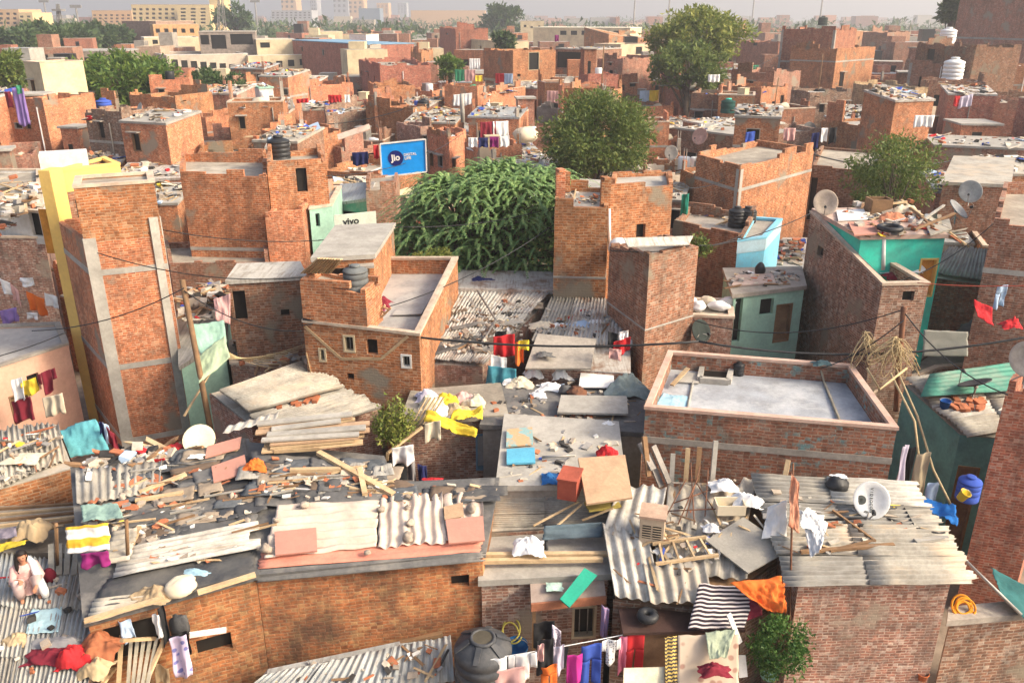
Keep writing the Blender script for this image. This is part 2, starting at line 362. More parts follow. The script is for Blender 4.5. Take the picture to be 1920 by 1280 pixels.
# ------------------------------------------------------------ walls with real openings, houses
def ccw(poly):
    a = sum(poly[k][0]*poly[(k+1) % len(poly)][1]-poly[(k+1) % len(poly)][0]*poly[k][1] for k in range(len(poly)))
    return poly if a > 0 else poly[::-1]
def inset(poly, t):
    n = len(poly); out = []
    for k in range(n):
        p0, p, p1 = (V((q[0], q[1], 0)) for q in (poly[k-1], poly[k], poly[(k+1) % n]))
        d0 = (p-p0).normalized(); d1 = (p1-p).normalized()
        n0 = V((-d0.y, d0.x, 0)); n1 = V((-d1.y, d1.x, 0)); b = (n0+n1); b = b.normalized() if b.length > .05 else n0
        out.append(p + b*(t/max(.35, b.dot(n0))))
    return out
def wall_face(mb, a, b, z0, z1a, z1b, holes, dep=.14, mi=0):
    """outer wall face from a to b (outside on the right-hand side), with rectangular openings (u0,u1,z0,z1)."""
    a = V((a[0], a[1], 0)); b = V((b[0], b[1], 0)); L = (b-a).length; d = (b-a)/L; nin = V((-d.y, d.x, 0))
    us = sorted({0, L} | {h[0] for h in holes} | {h[1] for h in holes}); us = [u for u in us if -1e-6 <= u <= L+1e-6]
    zs = sorted({z0} | {h[2] for h in holes} | {h[3] for h in holes}); zs = [z for z in zs if z < min(z1a, z1b)-.01]
    pt = lambda u, z, o=0.: tuple(a + d*u + nin*o + V((0, 0, z)))
    top = lambda u: z1a+(z1b-z1a)*u/L
    for i in range(len(us)-1):
        for j in range(len(zs)):
            u0, u1 = us[i], us[i+1]; q0 = zs[j]; last = j == len(zs)-1
            um = (u0+u1)/2; zm = (q0+(zs[j+1] if not last else q0+.01))/2 if not last else q0+.005
            if any(h[0] < um < h[1] and h[2] < zm < h[3] for h in holes): continue
            t0, t1 = (top(u0), top(u1)) if last else (zs[j+1], zs[j+1])
            mb.face([pt(u0, q0), pt(u1, q0), pt(u1, t1), pt(u0, t0)], mi)
    for h in holes:
        u0, u1, q0, q1 = h
        mb.face([pt(u0, q0), pt(u1, q0), pt(u1, q0, dep), pt(u0, q0, dep)][::-1], mi); mb.face([pt(u0, q1), pt(u1, q1), pt(u1, q1, dep), pt(u0, q1, dep)], mi)
        mb.face([pt(u0, q0), pt(u0, q1), pt(u0, q1, dep), pt(u0, q0, dep)], mi); mb.face([pt(u1, q0), pt(u1, q1), pt(u1, q1, dep), pt(u1, q0, dep)][::-1], mi)
    return pt
def on_wall(a, b, px, py):
    a = V((a[0], a[1], 0)); b = V((b[0], b[1], 0)); d = (b-a).normalized(); n = V((-d.y, d.x, 0))
    q = PL(px, py, (a, n)); return (q-a).dot(d), q.z
def house(name, label, poly, ztop, wm=None, rm=None, cm=None, par=.35, z0=0., wins=(), bands=(), cols=(), group=None, zt=None, cat='house', thick=.13, cope=True, bandm=None, broken=0, under=False, post=0, extra=0):
    """poly: roof corners; ztop: top of the parapet; zt: per-corner top heights; wins: (edge, u0,u1,z0,z1, style)"""
    rb = random.Random(int(abs(poly[0][0]*131+poly[0][1]*57))+3)
    if broken: cope = False
    src = [V(p) for p in poly]; flip = ccw(src) is not src and ccw(src) != src
    n = len(src)
    if flip:
        order = list(range(n))[::-1]
    else: order = list(range(n))
    pl = [src[i] for i in order]
    zt = [zt[i] for i in order] if zt else [ztop]*n
    def edge(i):                         # edge index i was given in the order of the caller's corners
        if not flip: return i, False
        return (n-2-i) % n, True
    holes = {k: [] for k in range(n)}; wl = []
    for w in wins:
        k, rev = edge(w[0]); a, b = pl[k], pl[(k+1) % n]; L = (V((b[0]-a[0], b[1]-a[1], 0))).length
        if w[1] == 'px':
            (e0, f0), (e1, f1) = on_wall(a, b, w[2], w[3]), on_wall(a, b, w[4], w[5]); (e2, f2) = on_wall(a, b, w[4], w[3]); (e3, f3) = on_wall(a, b, w[2], w[5])
            u0, u1 = sorted(((e0+e3)/2, (e1+e2)/2)); q0, q1 = sorted(((f1+f3)/2, (f0+f2)/2)); st = w[6]
        else:
            u0, u1, q0, q1, st = w[1:6]
            if rev: u0, u1 = L-u1, L-u0
        u0 = max(.06, u0); u1 = min(L-.06, u1); q1 = min(q1, min(zt[k], zt[(k+1) % n])-.05)
        if u1-u0 < .08 or q1-q0 < .08: continue
        if any(u0 < h[1] and u1 > h[0] and q0 < h[3] and q1 > h[2] for h in holes[k]): continue
        holes[k].append((u0, u1, q0, q1)); wl.append((k, u0, u1, q0, q1, st))
    cen = sum(pl, V((0, 0, 0)))/n
    root = thing(name, label, cat, (cen.x, cen.y, z0), group)
    mb = MB(); pts = {}
    for k in range(n):
        pts[k] = wall_face(mb, pl[k], pl[(k+1) % n], z0, zt[k], zt[(k+1) % n], holes[k])
    ins = inset(pl, thick); zr = [z-par for z in zt]
    if par > .03:
        for k in range(n):
            j = (k+1) % n
            mb.face([(ins[j].x, ins[j].y, zr[j]), (ins[k].x, ins[k].y, zr[k]), (ins[k].x, ins[k].y, zt[k]), (ins[j].x, ins[j].y, zt[j])])
            if not cope: mb.face([(pl[k].x, pl[k].y, zt[k]), (pl[j].x, pl[j].y, zt[j]), (ins[j].x, ins[j].y, zt[j]), (ins[k].x, ins[k].y, zt[k])])
    if broken and par > .03:
        c = mb
        for k in range(n):
            j = (k+1) % n; A, Bq = pl[k], pl[j]; L = math.hypot(Bq.x-A.x, Bq.y-A.y); d = V((Bq.x-A.x, Bq.y-A.y, 0))/L; nn = V((-d.y, d.x, 0)); u = .02
            while u < L-.2:
                s = min(rb.uniform(.23, 1.3), L-.02-u); h = rb.choices((0, .08, .16, .24, .4), (5*(1-broken), 3, 2, 1.2, .6*broken))[0]
                if h: c.box(V((A.x, A.y, 0))+d*(u+s/2)+nn*(thick/2)+V((0, 0, zt[k]+(zt[j]-zt[k])*(u+s/2)/L+h/2-.012)), (s-.012, thick-.008, h), math.atan2(d.y, d.x))
                u += s
    wall = mb.build('wall', wm or BR, root)
    r = MB(); rr = ins if par > .03 else inset(pl, .03 if under else -.06)
    if par > .03: r.face([(p.x, p.y, z) for p, z in zip(rr, zr)])
    else: r.slab([(p.x, p.y, z+(.015 if under else .09)) for p, z in zip(rr, zt)], .12)
    roof = r.build('roof', rm or ROOFD, root)
    for k in range(post):
        q = inset(pl, .14)[rb.randrange(n)]; c = MB(); h = rb.uniform(.5, 1.3); c.box((q.x, q.y, zt[0]+h/2-.3), (.2, .2, h), rb.uniform(0, .5))
        for e in range(4): c.tube([(q.x+.06*(e % 2*2-1), q.y+.06*(e//2*2-1), zt[0]+h-.3), (q.x+.07*(e % 2*2-1), q.y+.06*(e//2*2-1), zt[0]+h+.15)], .01, 4)
        c.build('post', rb.choice([CONC, wm or BR]), root)
    if extra:
        if rb.random() < .55 and par > .03:      # a stretch of unfinished wall on the roof
            k = rb.randrange(n); A, Bq = pl[k], pl[(k+1) % n]; L = math.hypot(Bq.x-A.x, Bq.y-A.y); d = V((Bq.x-A.x, Bq.y-A.y, 0))/L; nn = V((-d.y, d.x, 0))
            u0 = rb.uniform(.05, .3)*L; s = rb.uniform(.3, .6)*L; h0 = rb.uniform(.5, 1.5); c = MB(); st = max(2, int(s/.5)); z_ = zt[k]-.02; o0 = V((A.x, A.y, 0))+nn*.004
            prof = [(0, 0), (s, 0)]+[q for t in range(st, 0, -1) for q in ((s*t/st, h0*(.55+.45*rb.random())),)]
            tops = [h0*(.5+.5*rb.random()) for _ in range(st)]; fr = []; 
            for t in range(st): fr += [(s*t/st, tops[t]), (s*(t+1)/st, tops[t])]
            fr = [(0, 0)]+fr+[(s, 0)]; f0 = [o0+d*(u0+x)+V((0, 0, z_+h)) for x, h in fr]; f1 = [q+nn*(thick-.01) for q in f0]
            c.face(f0[::-1]); c.face(f1)
            for t in range(len(fr)-1): c.face([f0[t], f0[t+1], f1[t+1], f1[t]])
            c.build('roof_wall', wm or BR, root)
        if rb.random() < .35:                    # a rain pipe down the front
            k = min(range(n), key=lambda i: pl[i].y+pl[(i+1) % n].y); A, Bq = pl[k], pl[(k+1) % n]; q = A+(Bq-A)*rb.uniform(.08, .92); dd = V((Bq.y-A.y, A.x-Bq.x, 0)).normalized()*.06
            c = MB(); c.tube([(q.x+dd.x, q.y+dd.y, max(z0, min(zt)-4)), (q.x+dd.x, q.y+dd.y, min(zt)-rb.uniform(0, .6))], .04, 6); c.build('drainpipe', rb.choice([WHTP, STEEL, CONC]), root)
    if par > .03 and cope:
        c = MB(); o_ = inset(pl, -.025); i_ = inset(pl, thick+.02)
        for k in range(n):
            j = (k+1) % n; za, zb = zt[k]-.02, zt[j]-.02; h = .07
            A, B, Cc, Dd = o_[k], o_[j], i_[j], i_[k]
            c.face([(A.x, A.y, za+h), (B.x, B.y, zb+h), (Cc.x, Cc.y, zb+h), (Dd.x, Dd.y, za+h)])
            c.face([(A.x, A.y, za), (B.x, B.y, zb), (B.x, B.y, zb+h), (A.x, A.y, za+h)])
            c.face([(Cc.x, Cc.y, zb), (Dd.x, Dd.y, za), (Dd.x, Dd.y, za+h), (Cc.x, Cc.y, zb+h)])
        c.build('coping', cm or COPE, root)
    for (k, u0, u1, q0, q1, st) in wl:
        pt = pts[k]; st = st or 'dark'; w = None
        f = MB(); e = .045
        fr = {'dark': CONC, 'white': WHT, 'wood': WOODB, 'door': WOODB, 'blue': BSHT, 'orange': YEL, 'cream': CREAM, 'hole': None}.get(st, WOODB)
        if fr:
            for (x0, x1, y0, y1) in ((u0, u0+e, q0, q1), (u1-e, u1, q0, q1), (u0+e, u1-e, q0, q0+e), (u0+e, u1-e, q1-e, q1)):
                c8 = [pt(x, z, o) for o in (-.02, .12) for x, z in ((x0, y0), (x1, y0), (x1, y1), (x0, y1))]
                for q in ((0, 1, 2, 3), (7, 6, 5, 4), (0, 4, 5, 1), (1, 5, 6, 2), (2, 6, 7, 3), (3, 7, 4, 0)): f.face([c8[i] for i in q])
            w = f.build('door' if st == 'door' else 'window', fr, root)
        if w and st in ('dark', 'wood', 'cream', 'white') and pt(u0, q0)[1] < 40:
            gb = MB(); nb = max(2, int((u1-u0)/.13))
            for t in range(1, nb): gb.bar(pt(u0+(u1-u0)*t/nb, q0+.03, .06), pt(u0+(u1-u0)*t/nb, q1-.03, .06), .014, .014)
            gb.build('grille', STEEL, w)
        if (extra or st in ('wood', 'white')) and rb.random() < .45 and q1 < min(zt)-.15:
            s = MB(); c8 = [pt(x, z, o) for o in (-.3, .05) for x, z in ((u0-.12, q1+.04), (u1+.12, q1+.04), (u1+.12, q1+.1), (u0-.12, q1+.1))]
            for q in ((0, 1, 2, 3), (7, 6, 5, 4), (0, 4, 5, 1), (1, 5, 6, 2), (2, 6, 7, 3), (3, 7, 4, 0)): s.face([c8[i] for i in q])
            s.build('sunshade', CONC, root)
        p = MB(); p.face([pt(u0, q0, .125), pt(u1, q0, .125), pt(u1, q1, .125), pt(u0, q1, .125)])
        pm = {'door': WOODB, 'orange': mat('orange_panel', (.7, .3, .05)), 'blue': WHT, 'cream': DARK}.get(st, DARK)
        p.build('door_leaf' if st == 'door' else ('pane' if w else 'opening'), pm, w or root)  # dark sheet closes the hole, standing in for the unlit room behind
    for zb in bands:                     # cast concrete bands showing in the brickwork
        bz, hb = zb if isinstance(zb, tuple) else (zb, .16)
        c = MB(); o_ = inset(pl, -.012)
        for k in range(n):
            j = (k+1) % n
            if any(h[2] < bz+hb and h[3] > bz for h in holes[k]): continue
            A, B = o_[k], o_[j]; a, b = pl[k], pl[j]
            c.face([(A.x, A.y, bz), (B.x, B.y, bz), (B.x, B.y, bz+hb), (A.x, A.y, bz+hb)])
            c.face([(A.x, A.y, bz+hb), (B.x, B.y, bz+hb), (b.x, b.y, bz+hb), (a.x, a.y, bz+hb)])
        c.build('concrete_band', bandm or CONL, root)
    for cc in cols:                      # cast concrete corner posts: (corner, top, size)
        k = cc[0]; k = order.index(k); s = cc[2]; p = pl[k]; c_ = inset(pl, s/2-.02)[k]
        c = MB(); d = (pl[(k+1) % n]-pl[k]); c.box((c_.x, c_.y, (z0+cc[1])/2), (s, s, cc[1]-z0), math.atan2(d.y, d.x)); c.build('column', CONL, root)
    return root
def quad_from(front, depth):              # front edge (two points) + depth straight back
    a, b = front; d = (b-a); d.z = 0; d.normalize(); n = V((-d.y, d.x, 0))
    if n.y < 0: n = -n
    return [a, b, b+n*depth, a+n*depth]
def para(l, c, r): return [l, c, r, V((l.x+r.x-c.x, l.y+r.y-c.y, c.z))]
# ------------------------------------------------------------ corrugated sheets
def corr(mb, a, b, c, d, waves, amp=.022, mi=0, sag=.0, nv=4, jag=0., seed=0, t=.006):
    """sheet with corners a,b (one end) and d,c (other end); the waves count from a to b."""
    a, b, c, d = V(a), V(b), V(c), V(d); n = (b-a).cross(d-a).normalized()
    if n.z < 0: n = -n
    rs = random.Random(seed); j0 = [rs.uniform(-jag, jag) for _ in range(waves+1)]; tw = rs.uniform(-.02, .02)
    def fn(u, v):
        e = j0[int(min(u*waves, waves))]
        vv = v*(1+e) - (e*.0)
        p = (a+(b-a)*u)*(1-vv)+(d+(c-d)*u)*vv
        return p + n*(amp*math.cos(u*waves*2*math.pi) - sag*math.sin(math.pi*vv)*(1 if seed % 2 else .6) + tw*(u-.5)*(v-.5)*2 + .03*noise.noise(V((u*3+seed, v*3, seed*1.7)))+.012*noise.noise(V((u*9+seed, v*8, seed*1.7))))
    mb.grid(fn, waves*6, nv, mi, t=t, su=(b-a).length, sv=(d-a).length)
# ------------------------------------------------------------ small things
PROTO = {}
def proto(key, fn):
    if key not in PROTO:
        mb, mats, sm = fn(); PROTO[key] = mb.mesh(key.split('|')[0], mats, V((0, 0, 0)), sm)
    return PROTO[key]
def put(mesh, name, loc, rot=(0, 0, 0), sc=1, label=None, cat=None, group=None):
    o = bpy.data.objects.new(name, mesh); COL.objects.link(o); o.location = loc; o.rotation_euler = rot
    o.scale = (sc, sc, sc) if not isinstance(sc, (tuple, list)) else sc
    return tag(o, label, cat, group)
def m_brick(c):
    def f():
        mb = MB(); mb.box((0, 0, .035), (.23, .11, .07)); return mb, c, False
    return f
def m_lump(c, seed, r, amp=.35, fr=1.5):
    def f():
        mb = MB(); mb.lump((0, 0, r[2]*.8), r, seed, amp, fr, 14, 9); return mb, c, True
    return f
LB = mat('loose_brick', (.48, .17, .08), (.34, .12, .06), scale=6, fine=.3, rndv=.2)
STM = mat('stone', (.44, .36, .28), (.3, .25, .2), scale=5, fine=.4, rndv=.25)
BRICKM = [proto('brick|%d' % i, m_brick(LB)) for i in range(1)]
STONEM = [proto('stone|%d' % i, m_lump(STM, i+3, (.12, .1, .075), .5, 1.2)) for i in range(4)]
def on_region(reg, pl, k, seed=0, lift=0.):
    """k points inside the region (photo outline) on the surface pl"""
    rs = random.Random(seed); xs = [p[0] for p in reg]; ys = [p[1] for p in reg]; out = []
    while len(out) < k:
        x, y = rs.uniform(min(xs), max(xs)), rs.uniform(min(ys), max(ys)); c = False; j = len(reg)-1
        for i in range(len(reg)):
            (x0, y0), (x1, y1) = reg[i], reg[j]
            if (y0 > y) != (y1 > y) and x < (x1-x0)*(y-y0)/(y1-y0)+x0: c = not c
            j = i
        if c: out.append(PL(x, y, pl)+V((0, 0, lift)))
    return out
def tilt(pl):
    if not isinstance(pl, tuple): return Matrix.Identity(3)
    n = pl[1] if pl[1].z > 0 else -pl[1]
    return V((0, 0, 1)).rotation_difference(n).to_matrix()
def scatter(kind, reg, pl, k, label, group, seed=1, sc=(.8, 1.2), lift=0.):
    rs = random.Random(seed*17+5); T = tilt(pl)
    for i, p in enumerate(on_region(reg, pl, k, seed, lift)):
        s = rs.uniform(*sc); R = (T @ Matrix.Rotation(rs.uniform(0, 6.28), 3, 'Z')).to_euler()
        if kind == 'brick': put(BRICKM[0], 'brick', p, R, s, label, 'brick', group)
        else: put(STONEM[i % 4], 'stone', p, R, (s, s*rs.uniform(.7, 1.1), s*rs.uniform(.6, 1)), label, 'stone', group)
LITM = [LB, STM, mat('litter_pale', (.62, .55, .44)), mat('litter_grey', (.33, .31, .29)), WOODB, mat('litter_dark', (.06, .055, .05)), WHT, WOOD, C('blue'), C('red'), C('yellow'), C('lightblue')]
def litter(pts, pl, seed, size=(.04, .16), w=(5, 5, 6, 4, 3, 3, 2, 3, .3, .3, .2, .3), name='litter', label='scattered rubble and rubbish lying on a roof', lift=0., long=.3, big=0., flat=1., align=None):
    """uncountable rubbish on one roof: one mesh"""
    rs = random.Random(seed); mb = MB(); T = tilt(pl)
    for p in pts:
        mi = rs.choices(range(len(LITM)), w)[0]; s = rs.uniform(*size); a = rs.uniform(0, 6.28) if align is None or rs.random() < .3 else align+rs.gauss(0, .18)
        R = T @ Matrix.Rotation(a, 3, 'Z') @ Matrix.Rotation(rs.uniform(-.3, .3), 3, 'X') @ Matrix.Rotation(rs.uniform(-.3, .3), 3, 'Y')
        if mi in (4, 7) or rs.random() < long*.4: sx, sy, sz = s*rs.uniform(2, 6), s*.35, s*.2
        else: sx, sy, sz = s*rs.uniform(.7, 1.6), s*rs.uniform(.5, 1.), s*rs.uniform(.15, .7)
        if big and rs.random() < big: mi = rs.choice([2, 2, 3, 6, 2, 7, 3, 11, 8]); sx, sy, sz = rs.uniform(.4, 1.1), rs.uniform(.3, .8), .05
        sz *= flat
        q = [V((x*sx*rs.uniform(.7, 1.1)/2, y*sy*rs.uniform(.7, 1.1)/2, z*sz)) for z in (-.15, .85) for x, y in ((-1, -1), (1, -1), (1, 1), (-1, 1))]
        q = [p + V((0, 0, lift)) + R @ v for v in q]
        for f in ((4, 5, 6, 7), (0, 1, 5, 4), (1, 2, 6, 5), (2, 3, 7, 6), (3, 0, 4, 7)): mb.face([q[i] for i in f], mi, [(0, 0), (1, 0), (1, 1), (0, 1)])
    o = mb.build(name, LITM); return tag(o, label, 'rubbish', None, 'stuff')
def litter_px(reg, pl, k, seed, label, **kw): return litter(on_region(reg, pl, k, seed), pl, seed, label=label, **kw)
def plank(a, b, label, w=.14, h=.04, m=None, group=None, name='plank', cat='plank'):
    mb = MB(); mb.bar(a, b, w, h); return tag(mb.build(name, m or WOOD), label, cat, group)
def pole(path, r, label, m=None, name='pole', cat='pole', group=None, seg=7):
    mb = MB(); mb.tube(path, r, seg); return tag(mb.build(name, m or RUST, smooth=True), label, cat, group)
def wire(a, b, sag, label, r=.012, m=None, n=14, group=None, name='wire', cat='wire'):
    a, b = V(a), V(b); path = [a+(b-a)*(i/n) - V((0, 0, sag*4*(i/n)*(1-i/n))) for i in range(n+1)]
    return pole(path, r, label, m or BLK, name, cat, group, 5)
def lump(name, label, cat, c, r, m, seed=1, amp=.35, fr=1.6, rz=0., group=None, seg=18, rings=12):
    mb = MB(); mb.lump((c[0], c[1], c[2]+r[2]*.75), r, seed, amp, fr, seg, rings, R=Matrix.Rotation(rz, 3, 'Z'))
    return tag(mb.build(name, m, smooth=True), label, cat, group)
def pile(name, label, cat, c, r, m, seed=1, group=None, rz=0):
    """crumpled cloth or plastic thrown down"""
    mb = MB(); n = 26; R = Matrix.Rotation(rz, 3, 'Z'); c = V(c)
    def fn(u, v):
        x, y = (u-.5)*2, (v-.5)*2; q = max(0, 1-(x*x+y*y)*.75)
        e = noise.noise(V((x*1.1+seed, y*1.1, seed)))*.5; f = abs(noise.noise(V((x*3+seed*2, y*3, seed))))*.8+abs(noise.noise(V((x*7, y*7+seed, 2.))))*.3
        ed = 1+.35*noise.noise(V((x*1.6, y*1.6, seed+9.)))
        p = V((x*r[0]*ed, y*r[1]*ed, r[2]*(q*(.6+e)+.35*f*q+.12*f)))
        return c+R @ p
    mb.grid(fn, n, n); return tag(mb.build(name, m, smooth=True), label, cat, group)
def drape(name, label, cat, q, m, amp=.05, seed=1, group=None, sagd=.0, t=.006, nu=22, nv=16, over=None, su=1, sv=1):
    """a tarpaulin, mat or cloth lying over something: q = four corners"""
    a, b, c, d = (V(p) for p in q); n = (b-a).cross(d-a).normalized(); n = -n if n.z < 0 else n
    def fn(u, v):
        eu = .03*noise.noise(V((v*5, seed, 0.))); ev = .04*noise.noise(V((u*5, seed+4., 0.)))
        uu = u+eu*(1 if u in (0., 1.) else .5); vv = v+ev
        p = (a+(b-a)*uu)*(1-vv)+(d+(c-d)*uu)*vv
        h = amp*(noise.noise(V((u*2.5+seed, v*2.5, 1.)))+.6*abs(noise.noise(V((u*7, v*6+seed, 3.))))+.25*noise.noise(V((u*17, v*15, seed*1.)))) - sagd*math.sin(math.pi*u)*math.sin(math.pi*v)
        p = p+n*h
        if over: p = over(u, v, p)
        return p
    mb = MB(); mb.grid(fn, nu, nv, t=t, su=su, sv=sv); return tag(mb.build(name, m, smooth=True), label, cat, group)
def hang(a, b, drop, m, label, name='hanging_cloth', seed=1, group=None, kind='sheet', cat='laundry', fold=.05, flare=1.0, out=None):
    """laundry over a line between a and b, hanging down"""
    a, b = V(a), V(b); d = (b-a); L = d.length; t = d/L; n = V((-t.y, t.x, 0))
    if n.length < .01: n = V((0, -1, 0))
    n.normalize(); n = -n if n.y > 0 else n
    mb = MB(); rs = random.Random(seed); nf = max(2, int(L/.13)); ph = rs.uniform(0, 6)
    def surf(u0, u1, v0, v1, nu, nv, narrow=0., shift=0.):
        def fn(u, v):
            vv = v0+(v1-v0)*v; w = 1-narrow*vv; uu = .5+((u0+(u1-u0)*u)-.5)*w*(1+(flare-1)*vv)+shift*vv
            f = fold*(.25+vv)*math.sin(uu*nf*math.pi+ph+2*noise.noise(V((uu*3, vv*2, seed*1.)))) + .05*noise.noise(V((uu*2+seed, vv*2, 0.)))
            hem = (.05*math.sin(uu*7+seed)+.04*noise.noise(V((uu*5, 3., seed*1.))))*vv
            p = a+t*(uu*L)-V((0, 0, (drop*vv)*(1+hem)+.05*math.sin(math.pi*uu)*L*.2))+n*(f+.03)
            return p
        mb.grid(fn, nu, nv, t=.008, su=L, sv=drop)
    if kind == 'sheet': surf(0, 1, 0, 1, 20, 12)
    elif kind == 'trousers':
        surf(.05, .95, 0, .36, 12, 5); surf(.05, .47, .36, 1, 7, 8, .0, -.03); surf(.53, .95, .36, 1, 7, 8, .0, .03)
    elif kind == 'shirt':
        surf(.22, .78, 0, 1, 12, 10); surf(-.05, .22, .02, .5, 5, 5, .0, -.05); surf(.78, 1.05, .02, .5, 5, 5, .0, .05)
    return tag(mb.build(name, m, smooth=True), label, cat, group)
def tank(loc, r, h, m, label, ribs=5, name='water_tank', group=None, seg=26, lid=None, rz=0, mouth=False):
    root = thing(name, label, 'water tank', loc, group); x, y, z = loc
    prof = [(0, 0), (r*.96, 0), (r, .03)]
    for i in range(ribs):
        z0 = .05+(h*.72)*i/ribs; dz = h*.72/ribs
        prof += [(r, z0), (r, z0+dz*.62), (r*.955, z0+dz*.7), (r*.955, z0+dz*.92)]
    prof += [(r, h*.78), (r, h*.82), (r*.95, h*.86), (r*.5, h*.945), (r*.36, h*.96)]
    mb = MB(); mb.lathe(prof, (x, y, z), seg); mb.build('tank_body', m, root, True)
    l = MB(); R = r*.42; l.lathe([(R*.86, h*.95), (R*1.05, h*.94), (R*1.1, h*.965), (R*1.05, h*.985), (R*.86, h*.99), (R*.82, h*.965), (0, h*.965)] if mouth else [(0, h*.97), (r*.4, h*.97), (r*.42, h*.99), (r*.42, h*1.04), (r*.3, h*1.055), (0, h*1.06)], (x, y, z), seg)
    l.build('mouth' if mouth else 'lid', lid or m, root, True)
    if mouth:
        l = MB(); l.lathe([(0, h*.972), (R*.83, h*.972), (R*.83, h*.976), (0, h*.976)], (x, y, z), seg); l.build('opening', mat('tank_inside', (.10, .085, .06)), root)
        for k in range(6):
            a = k*1.047+.3; l = MB(); l.bar((x+R*1.1*math.cos(a), y+R*1.1*math.sin(a), z+h*.96), (x+r*.97*math.cos(a), y+r*.97*math.sin(a), z+h*.85), .09, .05); l.build('rib', m, root)
    return root
def dish(loc, r, aim, m, label, arm=True, stand=.5, name='satellite_dish', group=None, back=None):
    """loc: foot; aim: direction the bowl faces"""
    root = thing(name, label, 'satellite dish', loc, group); loc = V(loc); aim = V(aim).normalized(); c = loc+V((0, 0, stand))
    R = V((0, 0, 1)).rotation_difference(aim).to_matrix(); mb = MB()
    k = .32/r*.55
    mb.lathe([(0, -.02), (r*.35, -.02+k*(r*.35)**2), (r*.7, -.02+k*(r*.7)**2), (r*.99, -.02+k*r*r), (r*1.01, k*r*r), (r*.98, .005+k*r*r), (r*.7, k*(r*.7)**2), (r*.35, k*(r*.35)**2), (0, 0)], c, 28, R=R, sq=(.93, 1.03))
    mb.build('bowl', m, root, True)
    s = MB(); s.tube([loc, c-aim*.06], .022, 8); s.tube([c-aim*.08, c-aim*.0], .05, 8)
    for a in (0, 2.1, 4.2): s.tube([loc+V((.22*math.cos(a), .22*math.sin(a), 0)), loc+V((0, 0, min(.2, stand*.6)))], .012, 5)
    s.build('mount', STEEL, root)
    if arm:
        dn = V((0, 0, -1)); dn = (dn-aim*dn.dot(aim)).normalized(); e = c+aim*(r*1.05)+dn*(r*.55)
        s = MB(); s.tube([c+dn*(r*.97)+aim*(k*r*r), e], .012, 6); s.build('feed_arm', STEEL, root)
        s = MB(); s.lathe([(0, 0), (.035, 0), (.04, .05), (.03, .1), (0, .1)], e, 10, R=V((0, 0, 1)).rotation_difference((c-e).normalized()).to_matrix()); s.build('receiver', BLK, root, True)
    return root, c, R
def tyre(loc, r, label, m=BLK, group=None):
    mb = MB(); x, y, z = loc; path = [(x+r*math.cos(a), y+r*math.sin(a), z+.07) for a in [k*math.pi/9 for k in range(19)]]
    mb.tube(path, .075, 8, cap=False); return tag(mb.build('tyre', m, smooth=True), label, 'tyre', group)
def bucket(loc, r, h, m, label, name='bucket', tilt_=(0, 0), cat='bucket', group=None):
    root = thing(name, label, cat, loc, group)
    R = (Matrix.Rotation(tilt_[0], 3, 'X') @ Matrix.Rotation(tilt_[1], 3, 'Y'))
    mb = MB(); mb.lathe([(0, 0), (r*.75, 0), (r, h), (r*1.06, h), (r*1.06, h-.02), (r*.97, h-.015), (r*.72, .02), (0, .02)], loc, 18, R=R); mb.build('bowl', m, root, True)
    s = MB(); s.tube([V(loc)+R @ V((r*1.02*math.cos(a), r*.5*math.sin(a), h+.3*r*math.sin(a))) for a in [math.pi*k/8 for k in range(9)]], .008, 5); s.build('handle', STEEL, root, True)
    return root
def board(q, t, m, label, name='board', cat='board', group=None):
    mb = MB(); mb.slab([V(p) for p in q], t); return tag(mb.build(name, m), label, cat, group)
def coil(c, rs, label, seed, m=ROPE, turns=11, r=.012, name='cable_coil', flat=.25, cat='cable'):
    rd = random.Random(seed); path = []
    for i in range(turns*22):
        a = i/22*2*math.pi; q = rs*(.72+.75*noise.noise(V((i*.021, seed, 0.)))+.16*math.sin(a*1.27+seed))
        path.append(V(c)+V((q*math.cos(a), q*flat*math.sin(a)+.05*noise.noise(V((i*.05, 2., seed))), q*.85*math.sin(a)+.3*rs*noise.noise(V((i*.04, 5., seed))))))
    mb = MB(); mb.tube(path, r, 5); return tag(mb.build(name, m, smooth=True), label, cat)
# ------------------------------------------------------------ trees and plants
def leaves(pts, size, seed, per=1, flat=.0, asp=.55):
    """leaf-sized faces, fast"""
    rs = random.Random(seed); v = []; f = []
    for p, dirn in pts:
        for _ in range(per):
            a = V((rs.gauss(0, 1), rs.gauss(0, 1), rs.gauss(0, 1)*(1-flat))); a = (a.normalized()+dirn*.9).normalized()
            b = a.cross(V((rs.gauss(0, 1), rs.gauss(0, 1), rs.gauss(0, 1)))).normalized(); s = size*rs.uniform(.6, 1.3); w = s*asp
            i = len(v); q = p; v += [q-b*w*.5, q+a*s*.5-b*w*.15, q+a*s, q+a*s*.55+b*w*.5]; f.append((i, i+1, i+2, i+3))
    return v, f
def leaf_obj(name, v, f, m, parent):
    off = parent.location; me = bpy.data.meshes.new(name); me.from_pydata([tuple(p-off) for p in v], [], f); me.materials.append(m); me.update()
    o = bpy.data.objects.new(name, me); COL.objects.link(o); o.parent = parent; return o
